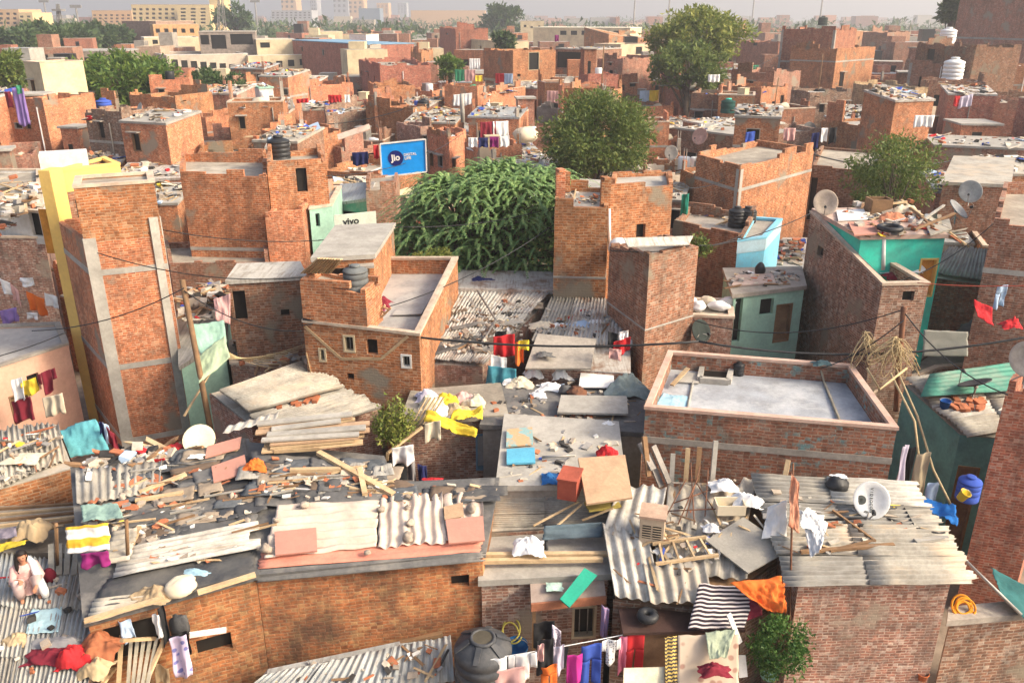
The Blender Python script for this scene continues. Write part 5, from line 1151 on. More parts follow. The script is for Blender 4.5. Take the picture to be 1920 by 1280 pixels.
# ------------------------------------------------------------ billboard and sign
def text(s, size, mats, parent, M, name='lettering', ext=.004, bold=0.):
    cu = bpy.data.curves.new('t', 'FONT'); cu.body = s; cu.size = size; cu.extrude = ext; cu.offset = bold; cu.align_x = 'CENTER'; cu.align_y = 'CENTER'
    to = bpy.data.objects.new('t', cu); COL.objects.link(to); dg = bpy.context.evaluated_depsgraph_get(); dg.update()
    me = bpy.data.meshes.new_from_object(to.evaluated_get(dg)); bpy.data.objects.remove(to); bpy.data.curves.remove(cu)
    me.transform(M); me.materials.clear(); me.materials.append(mats); o = bpy.data.objects.new(name, me); COL.objects.link(o); o.parent = parent; return o
def frame_of(q):                        # local frame of a flat sign with corners bl, br, tr, tl
    bl, br, tr, tl = (V(p) for p in q); x = (br-bl).normalized(); n = x.cross(tl-bl).normalized(); y = n.cross(x); return x, y, n
def billboard():
    Yb = 36.; bl, br = D(716, 332, Yb), D(800, 322, Yb+.3); h = D(716, 270, Yb).z-bl.z; tl, tr = bl+V((0, 0, h)), br+V((0, 0, h*.99))
    x, y, n = frame_of((bl, br, tr, tl)); w = (br-bl).length; root = thing('billboard', 'blue billboard with a dark round logo and white lettering', 'billboard', bl-V((0, 0, 1.5)))
    BL = mat('billboard_blue', (.005, .26, .72), (.004, .22, .62), fine=.05, bump=0, rough=.5); DB = mat('logo_navy', (.006, .012, .13), fine=0, bump=0, rough=.5)
    mb = MB(); mb.slab([bl, br, tr, tl], .06); mb.build('panel', BL, root)
    mb = MB()
    for a, b in ((bl, br), (br, tr), (tr, tl), (tl, bl)): mb.bar(a+n*.02, b+n*.02, .05, .06)
    mb.build('frame', WHT, root)
    for e in (bl+x*.2, br-x*.2): mb = MB(); mb.tube([e-n*.05-V((0, 0, 1.5)), e-n*.05+V((0, 0, h))], .04, 6); mb.build('post', RUST, root)
    at = lambda u, v, o: bl+x*(w*u)+y*(h*v)+n*o
    mb = MB(); R = Matrix((x, y, n)).transposed(); mb.lathe([(0, 0), (w*.168, 0), (w*.168, .012), (0, .012)], at(.36, .52, .008), 28, R=R); mb.build('logo_disc', DB, root)
    def M(u, v, o): m = Matrix((x, y, n)).transposed().to_4x4(); m.translation = at(u, v, o)-root.location; return m
    text('Jio', w*.185, WHT, root, M(.36, .53, .026), bold=.012)
    text('DIGITAL', w*.075, WHT, root, M(.685, .585, .012), bold=.004); text('LIFE', w*.085, WHT, root, M(.625, .475, .012), bold=.004)
billboard()
def sign():
    Ys = 25.5; bl, br = D(628, 428, Ys), D(706, 420, Ys+.4); h = D(628, 404, Ys).z-bl.z; tl, tr = bl+V((0, 0, h)), br+V((0, 0, h)); x, y, n = frame_of((bl, br, tr, tl))
    root = thing('sign_board', 'pale sign board with dark lettering behind the beige slab roof', 'sign', bl); mb = MB(); mb.slab([bl, br, tr, tl], .05); mb.build('panel', mat('sign_pale', (.66, .70, .58), (.55, .58, .48)), root)
    m = Matrix((x, y, n)).transposed().to_4x4(); m.translation = bl+x*.52+y*(h*.42)+n*.01-root.location; text('vivo', .3, BLK, root, m, bold=.006)
sign()
# ------------------------------------------------------------ roof planes to put things on
def lifted(pts, zs, l=.1): return plane3(*[P(x, y, z)+V((0, 0, l)) for (x, y), z in zip(pts, zs)])
rA = lifted([(165, 1168), (480, 1082), (140, 885)], [3.35, 3.42, 3.85]); rB = lifted([(481, 1082), (905, 1040), (930, 895)], [3.4, 3.4, 3.75])
rC = lifted([(-120, 1330), (120, 1330), (205, 1062)], [2.75, 2.75, 2.95], .13); rE = 3.66; rH = lifted([(1150, 1122), (1335, 1142), (1425, 905)], [2.85, 2.85, 3.6], .1)
rI = lifted([(1497, 1098), (1782, 1092), (1420, 905)], [3.25, 3.25, 3.7], .14); rJ = 4.1; rG = 3.52; rV = lifted([(780, 682), (905, 688), (848, 550)], [3.6, 3.6, 4.2], .16); rV2 = lifted([(985, 690), (1185, 702), (1182, 570)], [3.75, 3.75, 4.2], .14)
rK = lifted([(1696, 722), (1800, 815), (1960, 690)], [3.55, 3.35, 3.7], .14); rZ = 6.46; rG2 = 3.55
def dq(pts, pl, l=.02): return [PL(x, y, pl)+V((0, 0, l)) for x, y in pts]
def on_region_c(reg, pl, k, seed):
    cs = on_region(reg, pl, 7, seed+900); rs = random.Random(seed); out = []
    for p in on_region(reg, pl, k, seed):
        if rs.random() < .62: c = rs.choice(cs); t = rs.uniform(.55, .95); p = p+(c-p)*t
        out.append(p)
    return out
def litter_px(reg, pl, k, seed, label, **kw): return litter(on_region_c(reg, pl, k, seed), pl, seed, label=label, **kw)
# --- black tarpaulin roof
drape('tarpaulin', 'black tarpaulin over the rear right corner of the black roof', 'tarpaulin', dq([(330, 938), (478, 940), (460, 822), (318, 852)], rA), TAR, .05, 1)
drape('tarpaulin', 'dark grey tarpaulin across the middle of the black roof', 'tarpaulin', dq([(205, 1030), (482, 985), (480, 935), (225, 945)], rA, .03), TARG, .06, 2)
drape('tarpaulin', 'black tarpaulin hanging over the front eave of the black roof', 'tarpaulin', dq([(168, 1150), (478, 1078), (480, 1020), (200, 1085)], rA, .02), TAR, .05, 3)
mb = MB()
def lsheet(label, pts, pl, waves, m, lift=.06, amp=.02, seed=1, group=None, jag=.05, name='corrugated_sheet', sag=0):
    mb = MB(); q = dq(pts, pl, lift); corr(mb, q[0], q[1], q[2], q[3], waves, amp, 0, sag, 6, jag, seed); return tag(mb.build(name, m, smooth=True), label, 'roof sheet', group)
lsheet('long pale corrugated sheet near the front edge of the black roof', [(212, 1092), (228, 1036), (480, 985), (478, 1038)], rA, 6, ASBW, .09, seed=2)
lsheet('short pale corrugated sheet at the left end of the long pale sheet', [(192, 1072), (212, 1008), (262, 1000), (245, 1062)], rA, 6, ASB, .12, seed=3)
lsheet('grey corrugated sheet at the rear left of the black roof', [(145, 950), (300, 930), (305, 868), (142, 886)], rA, 10, ASBG, .07, seed=4)
lsheet('broken corrugated strip over the doorway of the black roofed house', [(160, 1178), (178, 1128), (305, 1112), (300, 1135)], rA, 5, ASB, .05, seed=5)
board(dq([(386, 868), (450, 850), (454, 828), (390, 846)], rA, .12), .025, PLYP, 'tan board lying highest on the black tarpaulin')
board(dq([(402, 914), (466, 896), (460, 862), (398, 884)], rA, .12), .025, PLYP, 'pink board lying below the tan board on the tarpaulin')
pile('rag', 'small white rag beside the pink boards on the black tarpaulin', 'rag', PL(370, 866, rA)+V((0, 0, .12)), (.14, .08, .06), C('white'), 4)
lump('sack', 'fat white sack on the front eave of the black roof', 'sack', PL(342, 1110, rA), (.25, .18, .16), C('cream'), 5, .25, 1.2, .5)
pile('straw_heap', 'heap of dry brown straw beside the white sack', 'straw', PL(285, 1118, rA), (.32, .2, .2), mat('straw', (.42, .31, .19), (.25, .18, .1), scale=9), 6)
pile('cloth', 'light blue cloth dropped on the front of the black roof', 'cloth', PL(370, 1072, rA), (.26, .12, .07), mat('cloth_paleblue', (.36, .55, .66)), 7)
pile('cloth', 'orange plastic sheet scrap between black and grey roofs', 'cloth', PL(482, 890, rA)+V((0, 0, .16)), (.2, .16, .2), C('orange'), 8)
scatter('brick', [(190, 1000), (225, 905), (345, 890), (330, 990)], rA, 26, 'loose orange brick lying on the black tarpaulin roof', 'loose bricks on the black roof', 3)
scatter('stone', [(180, 1060), (200, 920), (470, 930), (470, 985)], rA, 40, 'loose stone weighing down the black tarpaulin roof', 'loose stones on the black roof', 4, (.45, .9))
litter_px([(150, 1000), (160, 890), (455, 838), (478, 1040), (300, 1080)], rA, 150, 11, 'rubble and splinters strewn over the black roof', lift=.05, flat=.45, align=.25)
for i, (a, b, lb) in enumerate([((372, 1118), (480, 1084), 'pale timber along the front eave above the orange wall'), ((160, 1172), (310, 1128), 'pale timber above the dark doorway'), ((262, 930), (350, 895), 'upper stick of wood among the rubble on the black roof'), ((255, 945), (345, 930), 'lower stick of wood among the rubble on the black roof'), ((245, 1035), (262, 995), 'short upright stick leaning by the short pale sheet')]):
    plank(PL(*a, rA)+V((0, 0, .08)), PL(*b, rA)+V((0, 0, .08)), lb, .09, .05)
def patches(reg, pl, k, seed, ang, mats, label, group, size=(.35, .9)):
    rs = random.Random(seed); T = tilt(pl)
    for i, p in enumerate(on_region(reg, pl, k, seed, .03)):
        R = T @ Matrix.Rotation(ang+rs.uniform(-.25, .25), 3, 'Z'); w, d = rs.uniform(*size), rs.uniform(*size)*.5
        q = [p+R @ V((x*w/2*rs.uniform(.85, 1.1), y*d/2*rs.uniform(.8, 1.15), .012*i % .05)) for x, y in ((-1, -1), (1, -1), (1, 1), (-1, 1))]
        drape('patch_sheet', label, 'patch sheet', q, rs.choice(mats), .035, seed+i, group, nu=10, nv=8)
PD = [TAR, TARG, TAR, mat('patch_brown', (.17, .12, .085)), mat('patch_slate', (.12, .13, .14)), ASBG, mat('patch_tan', (.34, .27, .2))]
patches([(190, 1060), (215, 900), (340, 850), (470, 870), (475, 1000)], rA, 40, 3, .25, PD, 'worn sheet patched onto the black tarpaulin roof', 'patches on the black roof')
patches([(485, 945), (480, 865), (640, 870), (720, 880), (745, 918), (925, 912), (915, 935), (730, 935)], rB, 34, 4, .1, PD, 'worn sheet patched onto the grey rear roof', 'patches on the grey rear roof')
for i in range(14):
    x, y = U(200, 440), U(890, 1010); plank(PL(x, y, rA)+V((0, 0, .08)), PL(x+U(30, 90), y-U(5, 24), rA)+V((0, 0, .1)), 'thin stick lying on the black tarpaulin roof', .03, .03, [WOOD, WOODB, CONL][i % 3], 'sticks on the black roof')
for i in range(12):
    x, y = U(490, 660), U(875, 935); plank(PL(x, y, rB)+V((0, 0, .08)), PL(x+U(30, 90), y+U(-12, 6), rB)+V((0, 0, .1)), 'thin stick lying on the grey rear roof', .03, .03, [WOOD, WOODB, CONL][i % 3], 'sticks on the grey rear roof')
# --- grey and pink boarded roof
drape('tarpaulin', 'grey rippled tarpaulin over the rear of the pink boarded roof', 'tarpaulin', dq([(478, 950), (735, 945), (735, 872), (470, 848)], rB, .02), TARG, .06, 21)
drape('tarpaulin', 'grey tarpaulin strip from the pink boards to the pale roof', 'tarpaulin', dq([(735, 940), (925, 935), (928, 898), (735, 905)], rB, .02), TARG, .05, 22)
PKS = mat('cream_sheeting', (.64, .53, .43), (.48, .37, .30), scale=2.2, fine=.15, bump=.2); PKR = mat('pink_sheeting', (.66, .26, .18), (.52, .2, .14), scale=2)
drape('plastic_sheet', 'reddish sheeting showing along the eave under the cream sheeting', 'sheeting', dq([(484, 1068), (900, 1036), (905, 1012), (490, 1035)], rB, .02), PKR, .03, 23)
def ripple(label, pts, seed, m, along, k, name='plastic_sheet'):
    q = [V(p) for p in dq(pts, rB, .05)]; mb = MB()
    def fn(u, v):
        uu = u+.03*noise.noise(V((v*4, seed, 0.))); vv = v+.05*noise.noise(V((u*4, seed+3., 0.)))
        p = (q[0]+(q[1]-q[0])*uu)*(1-vv)+(q[3]+(q[2]-q[3])*uu)*vv; w = v if along else u
        ph = w*k*6.28+2.2*noise.noise(V((u*2.2, v*2.2, seed*1.)))
        return p+V((0, 0, .028*math.sin(ph)+.05*noise.noise(V((u*3, v*3, seed+7.)))+.02))
    mb.grid(fn, 44, 44, t=.008); return tag(mb.build(name, m, smooth=True), label, 'sheeting')
ripple('cream rippled sheeting left of the middle on the pink boarded roof', [(496, 1052), (706, 1030), (712, 944), (520, 952)], 3, PKS, True, 6)
ripple('cream sheeting with upright folds in the middle of the pink boarded roof', [(708, 1032), (836, 1022), (830, 928), (714, 940)], 5, PKS, False, 6)
ripple('stained cream sheeting at the right end of the pink boarded roof', [(836, 1020), (908, 1014), (905, 930), (832, 932)], 8, mat('cream_sheeting_stained', (.58, .46, .37), (.36, .28, .24), scale=3), False, 3)
board(dq([(518, 1052), (596, 1044), (594, 1000), (516, 1008)], rB, .13), .03, PLYP, 'pink board at the left end of the pink boarded roof')
board(dq([(842, 1030), (909, 1024), (906, 978), (836, 985)], rB, .13), .03, PLYP, 'pink board at the right end of the pink boarded roof')
board(dq([(834, 984), (870, 978), (868, 952), (832, 960)], rB, .12), .03, PLY, 'small tan board behind the right hand pink board')
for i, (x, y) in enumerate([(520, 985), (572, 957), (500, 1040), (765, 960), (770, 990), (765, 1018), (690, 1045), (715, 965), (885, 965), (765, 940)]):
    put(STONEM[i % 4], 'stone', PL(x, y, rB)+V((0, 0, .08)), (0, 0, i), .5+.2*(i % 3), 'grey stone holding down the cream sheeting', 'stone', 'stones on the cream sheeting')
litter_px([(480, 945), (480, 860), (712, 880), (740, 920), (920, 910), (900, 935)], rB, 120, 12, 'splinters and rags strewn over the grey rear roof', lift=.06, flat=.45, align=.1)
drape('tarpaulin', 'grey tarpaulin edge rolled along the eave over the sooty wall', 'tarpaulin', [P(478, 1092, 3.38), P(906, 1052, 3.38), P(906, 1034, 3.5), P(480, 1068, 3.52)], TARG, .03, 25, nu=30)
for k in range(16):
    px = 505+k*8.5+U(-2, 2); py = 1104-.1*(px-480)+U(0, 20)
    a, b = P(481, 1082, 3), P(905, 1040, 3); n = V(((b-a).y, -(b-a).x, 0)).normalized(); q = PL(px, py, (a, n))+n*.006
    mb = MB(); mb.box(q, (.07, .01, .05), math.atan2((b-a).y, (b-a).x)); o = mb.build('putlog_hole', DARK, hB); tag(o)
# plank pile at the rear
for i in range(16):
    x0 = 487+U(-6, 26); y0 = 822+i*2.6-(i % 4)*5; x1 = 640+U(0, 60); y1 = 800+i*3.2-(i % 4)*4
    a = PL(x0, y0, rB)+V((0, 0, .1+.05*(i % 4))); b = PL(x1, y1, rB)+V((0, 0, .12+.05*(i % 4)))
    plank(a, b, 'pale sawn plank in the pile behind the black roof', U(.1, .2), .035, [WOOD, WOOD, PLY, CONL][i % 4], 'pale planks piled on the roof')
for i, (a, b, w, lb) in enumerate([((598, 858), (738, 935), .12, 'long pale beam sloping down beside the planks'), ((675, 888), (685, 935), .1, 'short pale beam under the long sloping beam'), ((545, 892), (640, 888), .1, 'pale stick lying on the grey tarpaulin'), ((515, 855), (600, 848), .1, 'pale stick in front of the plank pile')]):
    plank(PL(*a, rB)+V((0, 0, .12)), PL(*b, rB)+V((0, 0, .1)), lb, w, .07)
lsheet('white sheet under the left end of the plank pile', [(418, 818), (520, 788), (525, 775), (430, 800)], 3.6, 5, ASBW, .05, seed=9)
d0, _, _ = dish(P(375, 838, 3.9), .33, (.25, -.5, .75), mat('dish_cream', (.74, .66, .44), (.66, .58, .38)), 'cream upturned dish at the foot of the brick tower', arm=False, stand=.15, name='dish')
# --- rails with clothes in the small courtyard
plank(D(728, 848, 15.2), D(792, 800, 15.6), 'thin pole slanting over the black cloths', .05, .05); plank(D(727, 848, 15.2), D(722, 905, 15.2), 'upright post under the slanting pole', .06, .06)
wire(D(728, 850, 15.25), D(800, 848, 15.4), .05, 'washing line with the black cloths in the courtyard', .008)
def HPX(x0, y0, x1, y1, Y, dpx, m, label, kind='sheet', seed=1, name='hanging_cloth', group=None, Y2=None, fold=.05):
    a, b = D(x0, y0, Y), D(x1, y1, Y2 or Y); drop = a.z-D(x0, y0+dpx, Y).z
    return hang(a, b, drop, m, label, name, seed, group, kind, fold=fold)
HPX(735, 838, 775, 832, 15.0, 34, C('white'), 'white cloth over the slanting pole in the courtyard', seed=3)
HPX(726, 862, 762, 856, 15.2, 48, C('black'), 'long black cloth hanging in the courtyard', seed=4); HPX(763, 858, 778, 858, 15.3, 46, C('grey'), 'grey cloth right of the long black cloth', seed=5); HPX(783, 868, 800, 872, 15.3, 32, C('navy'), 'navy cloth at the right end of the courtyard line', seed=6)
pile('cloth', 'red cloth lying at the courtyard edge', 'cloth', P(812, 902, 3.5), (.2, .12, .08), C('red'), 9)
# --- courtyard house roof with sacks and yellow cloth
for i, (x, y, w, h, cn, lb) in enumerate([(812, 762, .34, .26, 'cream', 'cream sack among the sacks on the courtyard house'), (840, 756, .3, .24, 'yellow', 'yellow sack on the courtyard house'), (872, 752, .3, .22, 'rose', 'rose coloured bundle on the courtyard house'), (888, 758, .26, .25, 'cream', 'pale bundle at the right end of the sacks'), (825, 775, .28, .2, 'white', 'white plastic bag in front of the sacks'), (856, 772, .3, .2, 'tan', 'tan sack in front of the yellow sack'), (800, 748, .26, .26, 'lavender', 'lavender bundle at the left end of the sacks')]):
    pile('bundle', lb, 'bundle', P(x, y, rG2), (w, w*.8, h*1.3), C(cn), 40+i)
drape('cloth', 'bright yellow cloth trailing over the courtyard house edge', 'cloth', [P(795, 790, 3.75), P(892, 822, 3.62), P(896, 808, 3.7), P(800, 768, 3.8)], C('yellow'), .14, 31)
HPX(796, 793, 826, 786, 15.8, 34, C('cream'), 'cream cloth hanging off the courtyard house corner', seed=8)
drape('cloth', 'yellow striped cloth on the right of the courtyard house roof', 'cloth', [P(842, 792, 3.7), P(905, 780, 3.7), P(905, 765, 3.72), P(850, 772, 3.72)], C('yellow'), .14, 33)
for i in range(5): plank(P(772+i*7, 795, 3.5), P(800+i*8, 745, 4.0), 'slanting pale stick beside the pot plant', .03, .03, None, 'slanting sticks by the pot plant')
# --- grey roof behind: white bags, white panel, rubble
board([P(1085, 725, 3.62), P(1152, 726, 3.62), P(1150, 690, 3.75), P(1090, 690, 3.75)], .03, WHTP, 'flat white panel behind the white bags'); 
for i, (x, y, w, h, m, lb) in enumerate([(1000, 706, .24, .24, C('white'), 'white bag left of the round white bag'), (1053, 708, .28, .3, C('white'), 'round white bag in the middle of the grey roof'), (975, 722, .3, .2, C('cream'), 'cream bag at the left end of the grey roof'), (1030, 728, .3, .14, C('white'), 'flat white bag in front of the round bag'), (1008, 742, .2, .14, C('white'), 'knotted white bag on the grey roof edge'), (958, 718, .2, .22, C('white'), 'small white bag beside the teal tarpaulin')]):
    pile('plastic_bag', lb, 'plastic bag', P(x, y, rG), (w, w*.75, h*1.3), m, 50+i)
lump('rubble_heap', 'brown rubble heap spilling over the grey roof', 'rubble', P(1082, 745, rG), (.2, .3, .14), RUST, 6, .5, 2.5); lump('boulder', 'dark grey lump beside the rubble heap', 'stone', P(1060, 738, rG), (.17, .13, .13), TARG, 7)
board([P(1045, 772, 3.68), P(1178, 775, 3.68), P(1175, 742, 3.72), P(1052, 740, 3.72)], .05, CONL, 'pale slab with a reddish patch on the grey roof')
litter_px([(910, 790), (935, 732), (1090, 705), (1200, 745), (1195, 810)], rG, 110, 13, 'rubbish strewn over the grey middle roof')
pile('tarpaulin_bundle', 'grey green tarpaulin bundle right of the white panel', 'tarpaulin', P(1178, 735, rG), (.5, .42, .5), mat('tarp_greygreen', (.27, .32, .30), (.2, .24, .22)), 8)
pile('plastic_bag', 'white bag caught on the right edge of the grey roof', 'plastic bag', P(1138, 800, rG+.06), (.2, .14, .16), C('white'), 61)
drape('tarpaulin', 'teal tarpaulin sagging left of the white bags', 'tarpaulin', [P(908, 735, 3.2), P(960, 738, 3.1), P(968, 690, 3.7), P(915, 690, 3.7)], mat('tarp_teal', (.06, .22, .27), (.05, .15, .18)), .08, 35)
litter_px([(900, 800), (935, 745), (940, 800)], 3.3, 40, 14, 'rubbish in the gap left of the grey roof')
# --- flat pale roof: blue board, pipe, red box, plywood
board([P(950, 868, 3.75), P(1004, 866, 3.75), P(1002, 838, 3.75), P(950, 841, 3.75)], .04, mat('board_sky', (.12, .42, .58), (.1, .35, .5)), 'sky blue board lying on the flat pale roof')
board([P(949, 836, 3.74), P(1000, 832, 3.74), P(998, 800, 3.74), P(950, 804, 3.74)], .03, mat('board_worn', (.55, .36, .2), (.25, .42, .42), lo=.48, hi=.52, scale=2.2), 'worn tan and blue board behind the sky blue board')
pole([P(1016, 857, 3.77), P(1078, 853, 3.77)], .03, 'grey pipe lying on the flat pale roof', STEEL, 'pipe', 'pipe')
root = thing('crate', 'red box next to the plywood sheet on the pale roof', 'box', P(1068, 925, 3.66)); mb = MB(); mb.box(P(1068, 925, 3.66)+V((0, 0, .2)), (.36, .5, .4), -.3); mb.build('body', mat('red_box', (.36, .085, .05), (.28, .06, .04)), root); mb = MB(); mb.box(P(1068, 925, 3.66)+V((0, 0, .42)), (.39, .53, .03), -.3); mb.build('lid', mat('red_box_lid', (.42, .1, .06)), root)
board([P(1100, 944, 3.80), P(1186, 932, 3.78), P(1172, 852, 4.12), P(1084, 858, 4.12)], .05, PLY, 'tilted plywood sheet beside the red box'); plank(P(1100, 950, 3.5), P(1160, 942, 3.5), 'olive strip below the plywood sheet', .3, .04, mat('olive_strip', (.42, .33, .08)))
pile('cloth', 'red patterned cloth heap behind the plywood sheet', 'cloth', P(1138, 852, 3.75), (.2, .15, .26), C('red'), 71)
pile('plastic_bag', 'blue plastic bag left of the red box', 'plastic bag', P(1032, 898, 3.7), (.16, .2, .14), mat('bag_blue', (.03, .16, .42)), 72)
litter_px([(945, 905), (958, 795), (1145, 808), (1160, 900)], rE, 50, 15, 'small litter on the flat pale roof')
for i, (a, b) in enumerate([((1000, 985), (1085, 940)), ((1045, 985), (1090, 945)), ((1092, 975), (1150, 952))]): plank(P(*a, 3.3), P(*b, 3.55), 'thin stick leaning under the plywood sheet', .03, .03, None, 'sticks under the plywood sheet')
# --- front centre: blue-grey sheet, white bag, shelf, green board
rE2 = 3.4
drape('tarpaulin', 'slate blue sheet folded over the front of the lean-to', 'tarpaulin', [P(1018, 1012, 3.2), P(1132, 1006, 3.2), P(1130, 978, 3.35), P(1020, 985, 3.4)], mat('tarp_slate', (.10, .14, .165), (.075, .1, .12)), .05, 41)
pole([P(1024, 1012, 3.15), D(1026, 1064, P(1024, 1012, 3.15).y-.1)], .035, 'black pipe standing below the slate blue sheet', BLK, 'pipe', 'pipe')
pile('plastic_bag', 'crumpled white bag left of the slate blue sheet', 'plastic bag', P(992, 1028, 3.2), (.28, .25, .3), C('white'), 74)
for i, (a, b, lb) in enumerate([((888, 1040), (1140, 1038), 'upper pale pole across the small grey slab'), ((890, 1052), (1130, 1048), 'lower pale pole across the small grey slab')]): plank(P(*a, 3.12), P(*b, 3.12), lb, .09, .07)
root = thing('shelf', 'grey brown plank shelf with a red edge in front of the small house', 'shelf', P(1060, 1142, 2.5)); mb = MB(); q = [P(996, 1132, 2.78), P(1136, 1118, 2.78), P(1130, 1062, 2.9), P(993, 1070, 2.9)]; mb.slab(q, .05); mb.build('top', mat('plank_greybrown', (.38, .30, .25), (.28, .21, .17)), root); mb = MB(); mb.bar(q[0]-V((0, .02, .05)), q[1]-V((0, .02, .05)), .04, .15); mb.build('edge', mat('edge_red', (.38, .15, .08)), root)
for e in (q[0]+(q[1]-q[0])*.04, q[0]+(q[1]-q[0])*.96): mb = MB(); mb.bar(e-V((0, -.05, .06)), e-V((0, -.05, 1.2)), .06, .06); mb.build('leg', WOODB, root)
board([P(1050, 1122, 2.98), P(1068, 1138, 2.9), P(1120, 1078, 3.05), P(1096, 1064, 3.15)], .03, mat('board_green', (.02, .30, .20), (.02, .24, .17)), 'bright green board lying slanted on the plank shelf')
pile('plastic_bag', 'pale green plastic on the plank shelf', 'plastic bag', P(1040, 1100, 2.9), (.14, .12, .05), mat('plastic_mint', (.5, .68, .55)), 75)
bw = MB(); bw.face([P(905, 1000, 3.03), P(990, 996, 3.03), P(992, 1088, 2.99), P(906, 1092, 2.99)]); 
# --- black tank in the front
tk = P(905, 1182, 2.85); tank((tk.x, tk.y, 1.35), .47, 1.4, mat('tank_grey', (.055, .058, .065), (.045, .047, .05), dust=(.10, .097, .093), rough=.5), 'big dark grey ribbed water tank in the front centre', 6, seg=32, mouth=True)
mb = MB(); mb.box((tk.x, tk.y, .67), (1.15, 1.15, 1.34), .1); tag(mb.build('plinth', BRG), 'brick plinth under the big dark grey tank', 'plinth')
for i, a in enumerate((.4, 2.2, 3.6, 5.2)):
    pass
# --- front washing lines
LINE = 'clothes on the front washing line'
wire(D(898, 1238, 10.35), D(1215, 1180, 10.9), .02, 'front washing line with bright clothes', .008, m=WHTP)
FC = [(903, 1236, 950, 1228, 60, 'white', 'sheet', 'white sheet at the left end of the front line'), (955, 1226, 1004, 1218, 55, 'white', 'shirt', 'white shirt on the front line beside the black kurta'), (925, 1256, 985, 1246, 40, 'rose', 'sheet', 'red and pink cloth below the white sheet'),
    (1006, 1200, 1038, 1192, 62, 'black', 'sheet', 'black kurta on the front line'), (1013, 1248, 1046, 1242, 44, 'orange', 'trousers', 'orange trousers below the black kurta'), (1038, 1212, 1058, 1205, 50, 'lavender', 'sheet', 'lavender print cloth right of the black kurta'),
    (1063, 1226, 1092, 1222, 54, 'magenta', 'sheet', 'magenta cloth on the front line'), (1088, 1208, 1130, 1203, 76, 'blue', 'trousers', 'royal blue trousers on the front line'), (1161, 1192, 1176, 1190, 66, 'pink', 'sheet', 'narrow pink cloth beside the red trousers'), (1173, 1188, 1210, 1184, 76, 'red', 'trousers', 'bright red trousers at the right end of the front line')]
for i, (x0, y0, x1, y1, dp, cn, kd, lb) in enumerate(FC): HPX(x0, y0, x1, y1, 10.35+.55*(x0-900)/310-(.06 if i in (2, 4) else 0), dp, C(cn), lb, kd, 100+i, group=LINE, fold=.03)
HPX(1130, 1198, 1162, 1194, 10.75, 44, printed('cloth_spots', (.75, .74, .72), (.06, .07, .09), 22, .3), 'white cloth with black spots on the front line', 'shirt', 111, group=LINE, fold=.03)
HPX(1008, 1206, 1020, 1204, 10.3, 32, C('rose'), 'small rose top pinned over the black kurta', 'sheet', 112, group=LINE, fold=.02)
HPX(1035, 1168, 1052, 1180, 11.0, 40, printed('cloth_floral', (.5, .45, .52), (.15, .14, .2), 26, .35), 'grey floral cloth hanging behind the black kurta', 'sheet', 113)
HPX(1000, 1165, 1040, 1160, 11.2, 40, C('black'), 'black cloth in the shade below the plank shelf', 'sheet', 114)
HPX(1128, 1130, 1142, 1140, 11.3, 58, printed('cloth_bluered', (.16, .2, .42), (.55, .2, .15), 10, .45), 'blue and red cloth hanging from the sheet roof corner', 'sheet', 115)
bucket(P(968, 1225, 1.6), .2, .22, mat('bucket_blue', (.02, .12, .3)), 'blue tub behind the front washing line', tilt_=(.2, 0))
coil(P(960, 1185, 1.9), .2, 'yellow hose ring hung left of the window frame', 4, mat('hose_yellow', (.7, .6, .12)), 2, .015, 'hose', .9, 'hose')
board([P(1010, 1250, 1.5), P(1060, 1250, 1.5), P(1066, 1212, 1.6), P(1020, 1214, 1.6)], .03, TARG, 'dark grey tray behind the front washing line')
# --- sheet roof with the cooler
NS = [('torn pale sheet hanging over the left edge of the shop roof', [(1152, 1128), (1240, 1142), (1215, 1015), (1128, 988)], 4, ASBW, .12), ('wide pale sheet at the rear of the shop roof', [(1132, 1000), (1232, 1018), (1250, 920), (1158, 922)], 4, ASBW, .09), ('pale torn sheet at the front middle of the shop roof', [(1218, 1145), (1334, 1140), (1320, 1062), (1205, 1075)], 5, ASB, .15), ('grey sheet under the ladder on the shop roof', [(1230, 1075), (1400, 1092), (1410, 990), (1228, 990)], 6, ASBG, .06), ('rear grey sheet with rods on the shop roof', [(1245, 1000), (1400, 990), (1420, 905), (1252, 915)], 6, ASB, .05)]
for i, (lb, q, w, m, l) in enumerate(NS): lsheet(lb, q, rH, w, m, l, .035, 60+i, 'sheets on the shop roof', .08)
board(dq([(1322, 1030), (1400, 1092), (1480, 1048), (1392, 986)], rH, .2), .03, mat('board_grey', (.36, .33, .28), (.3, .28, .24)), 'square grey board tilted at the front of the shop roof')
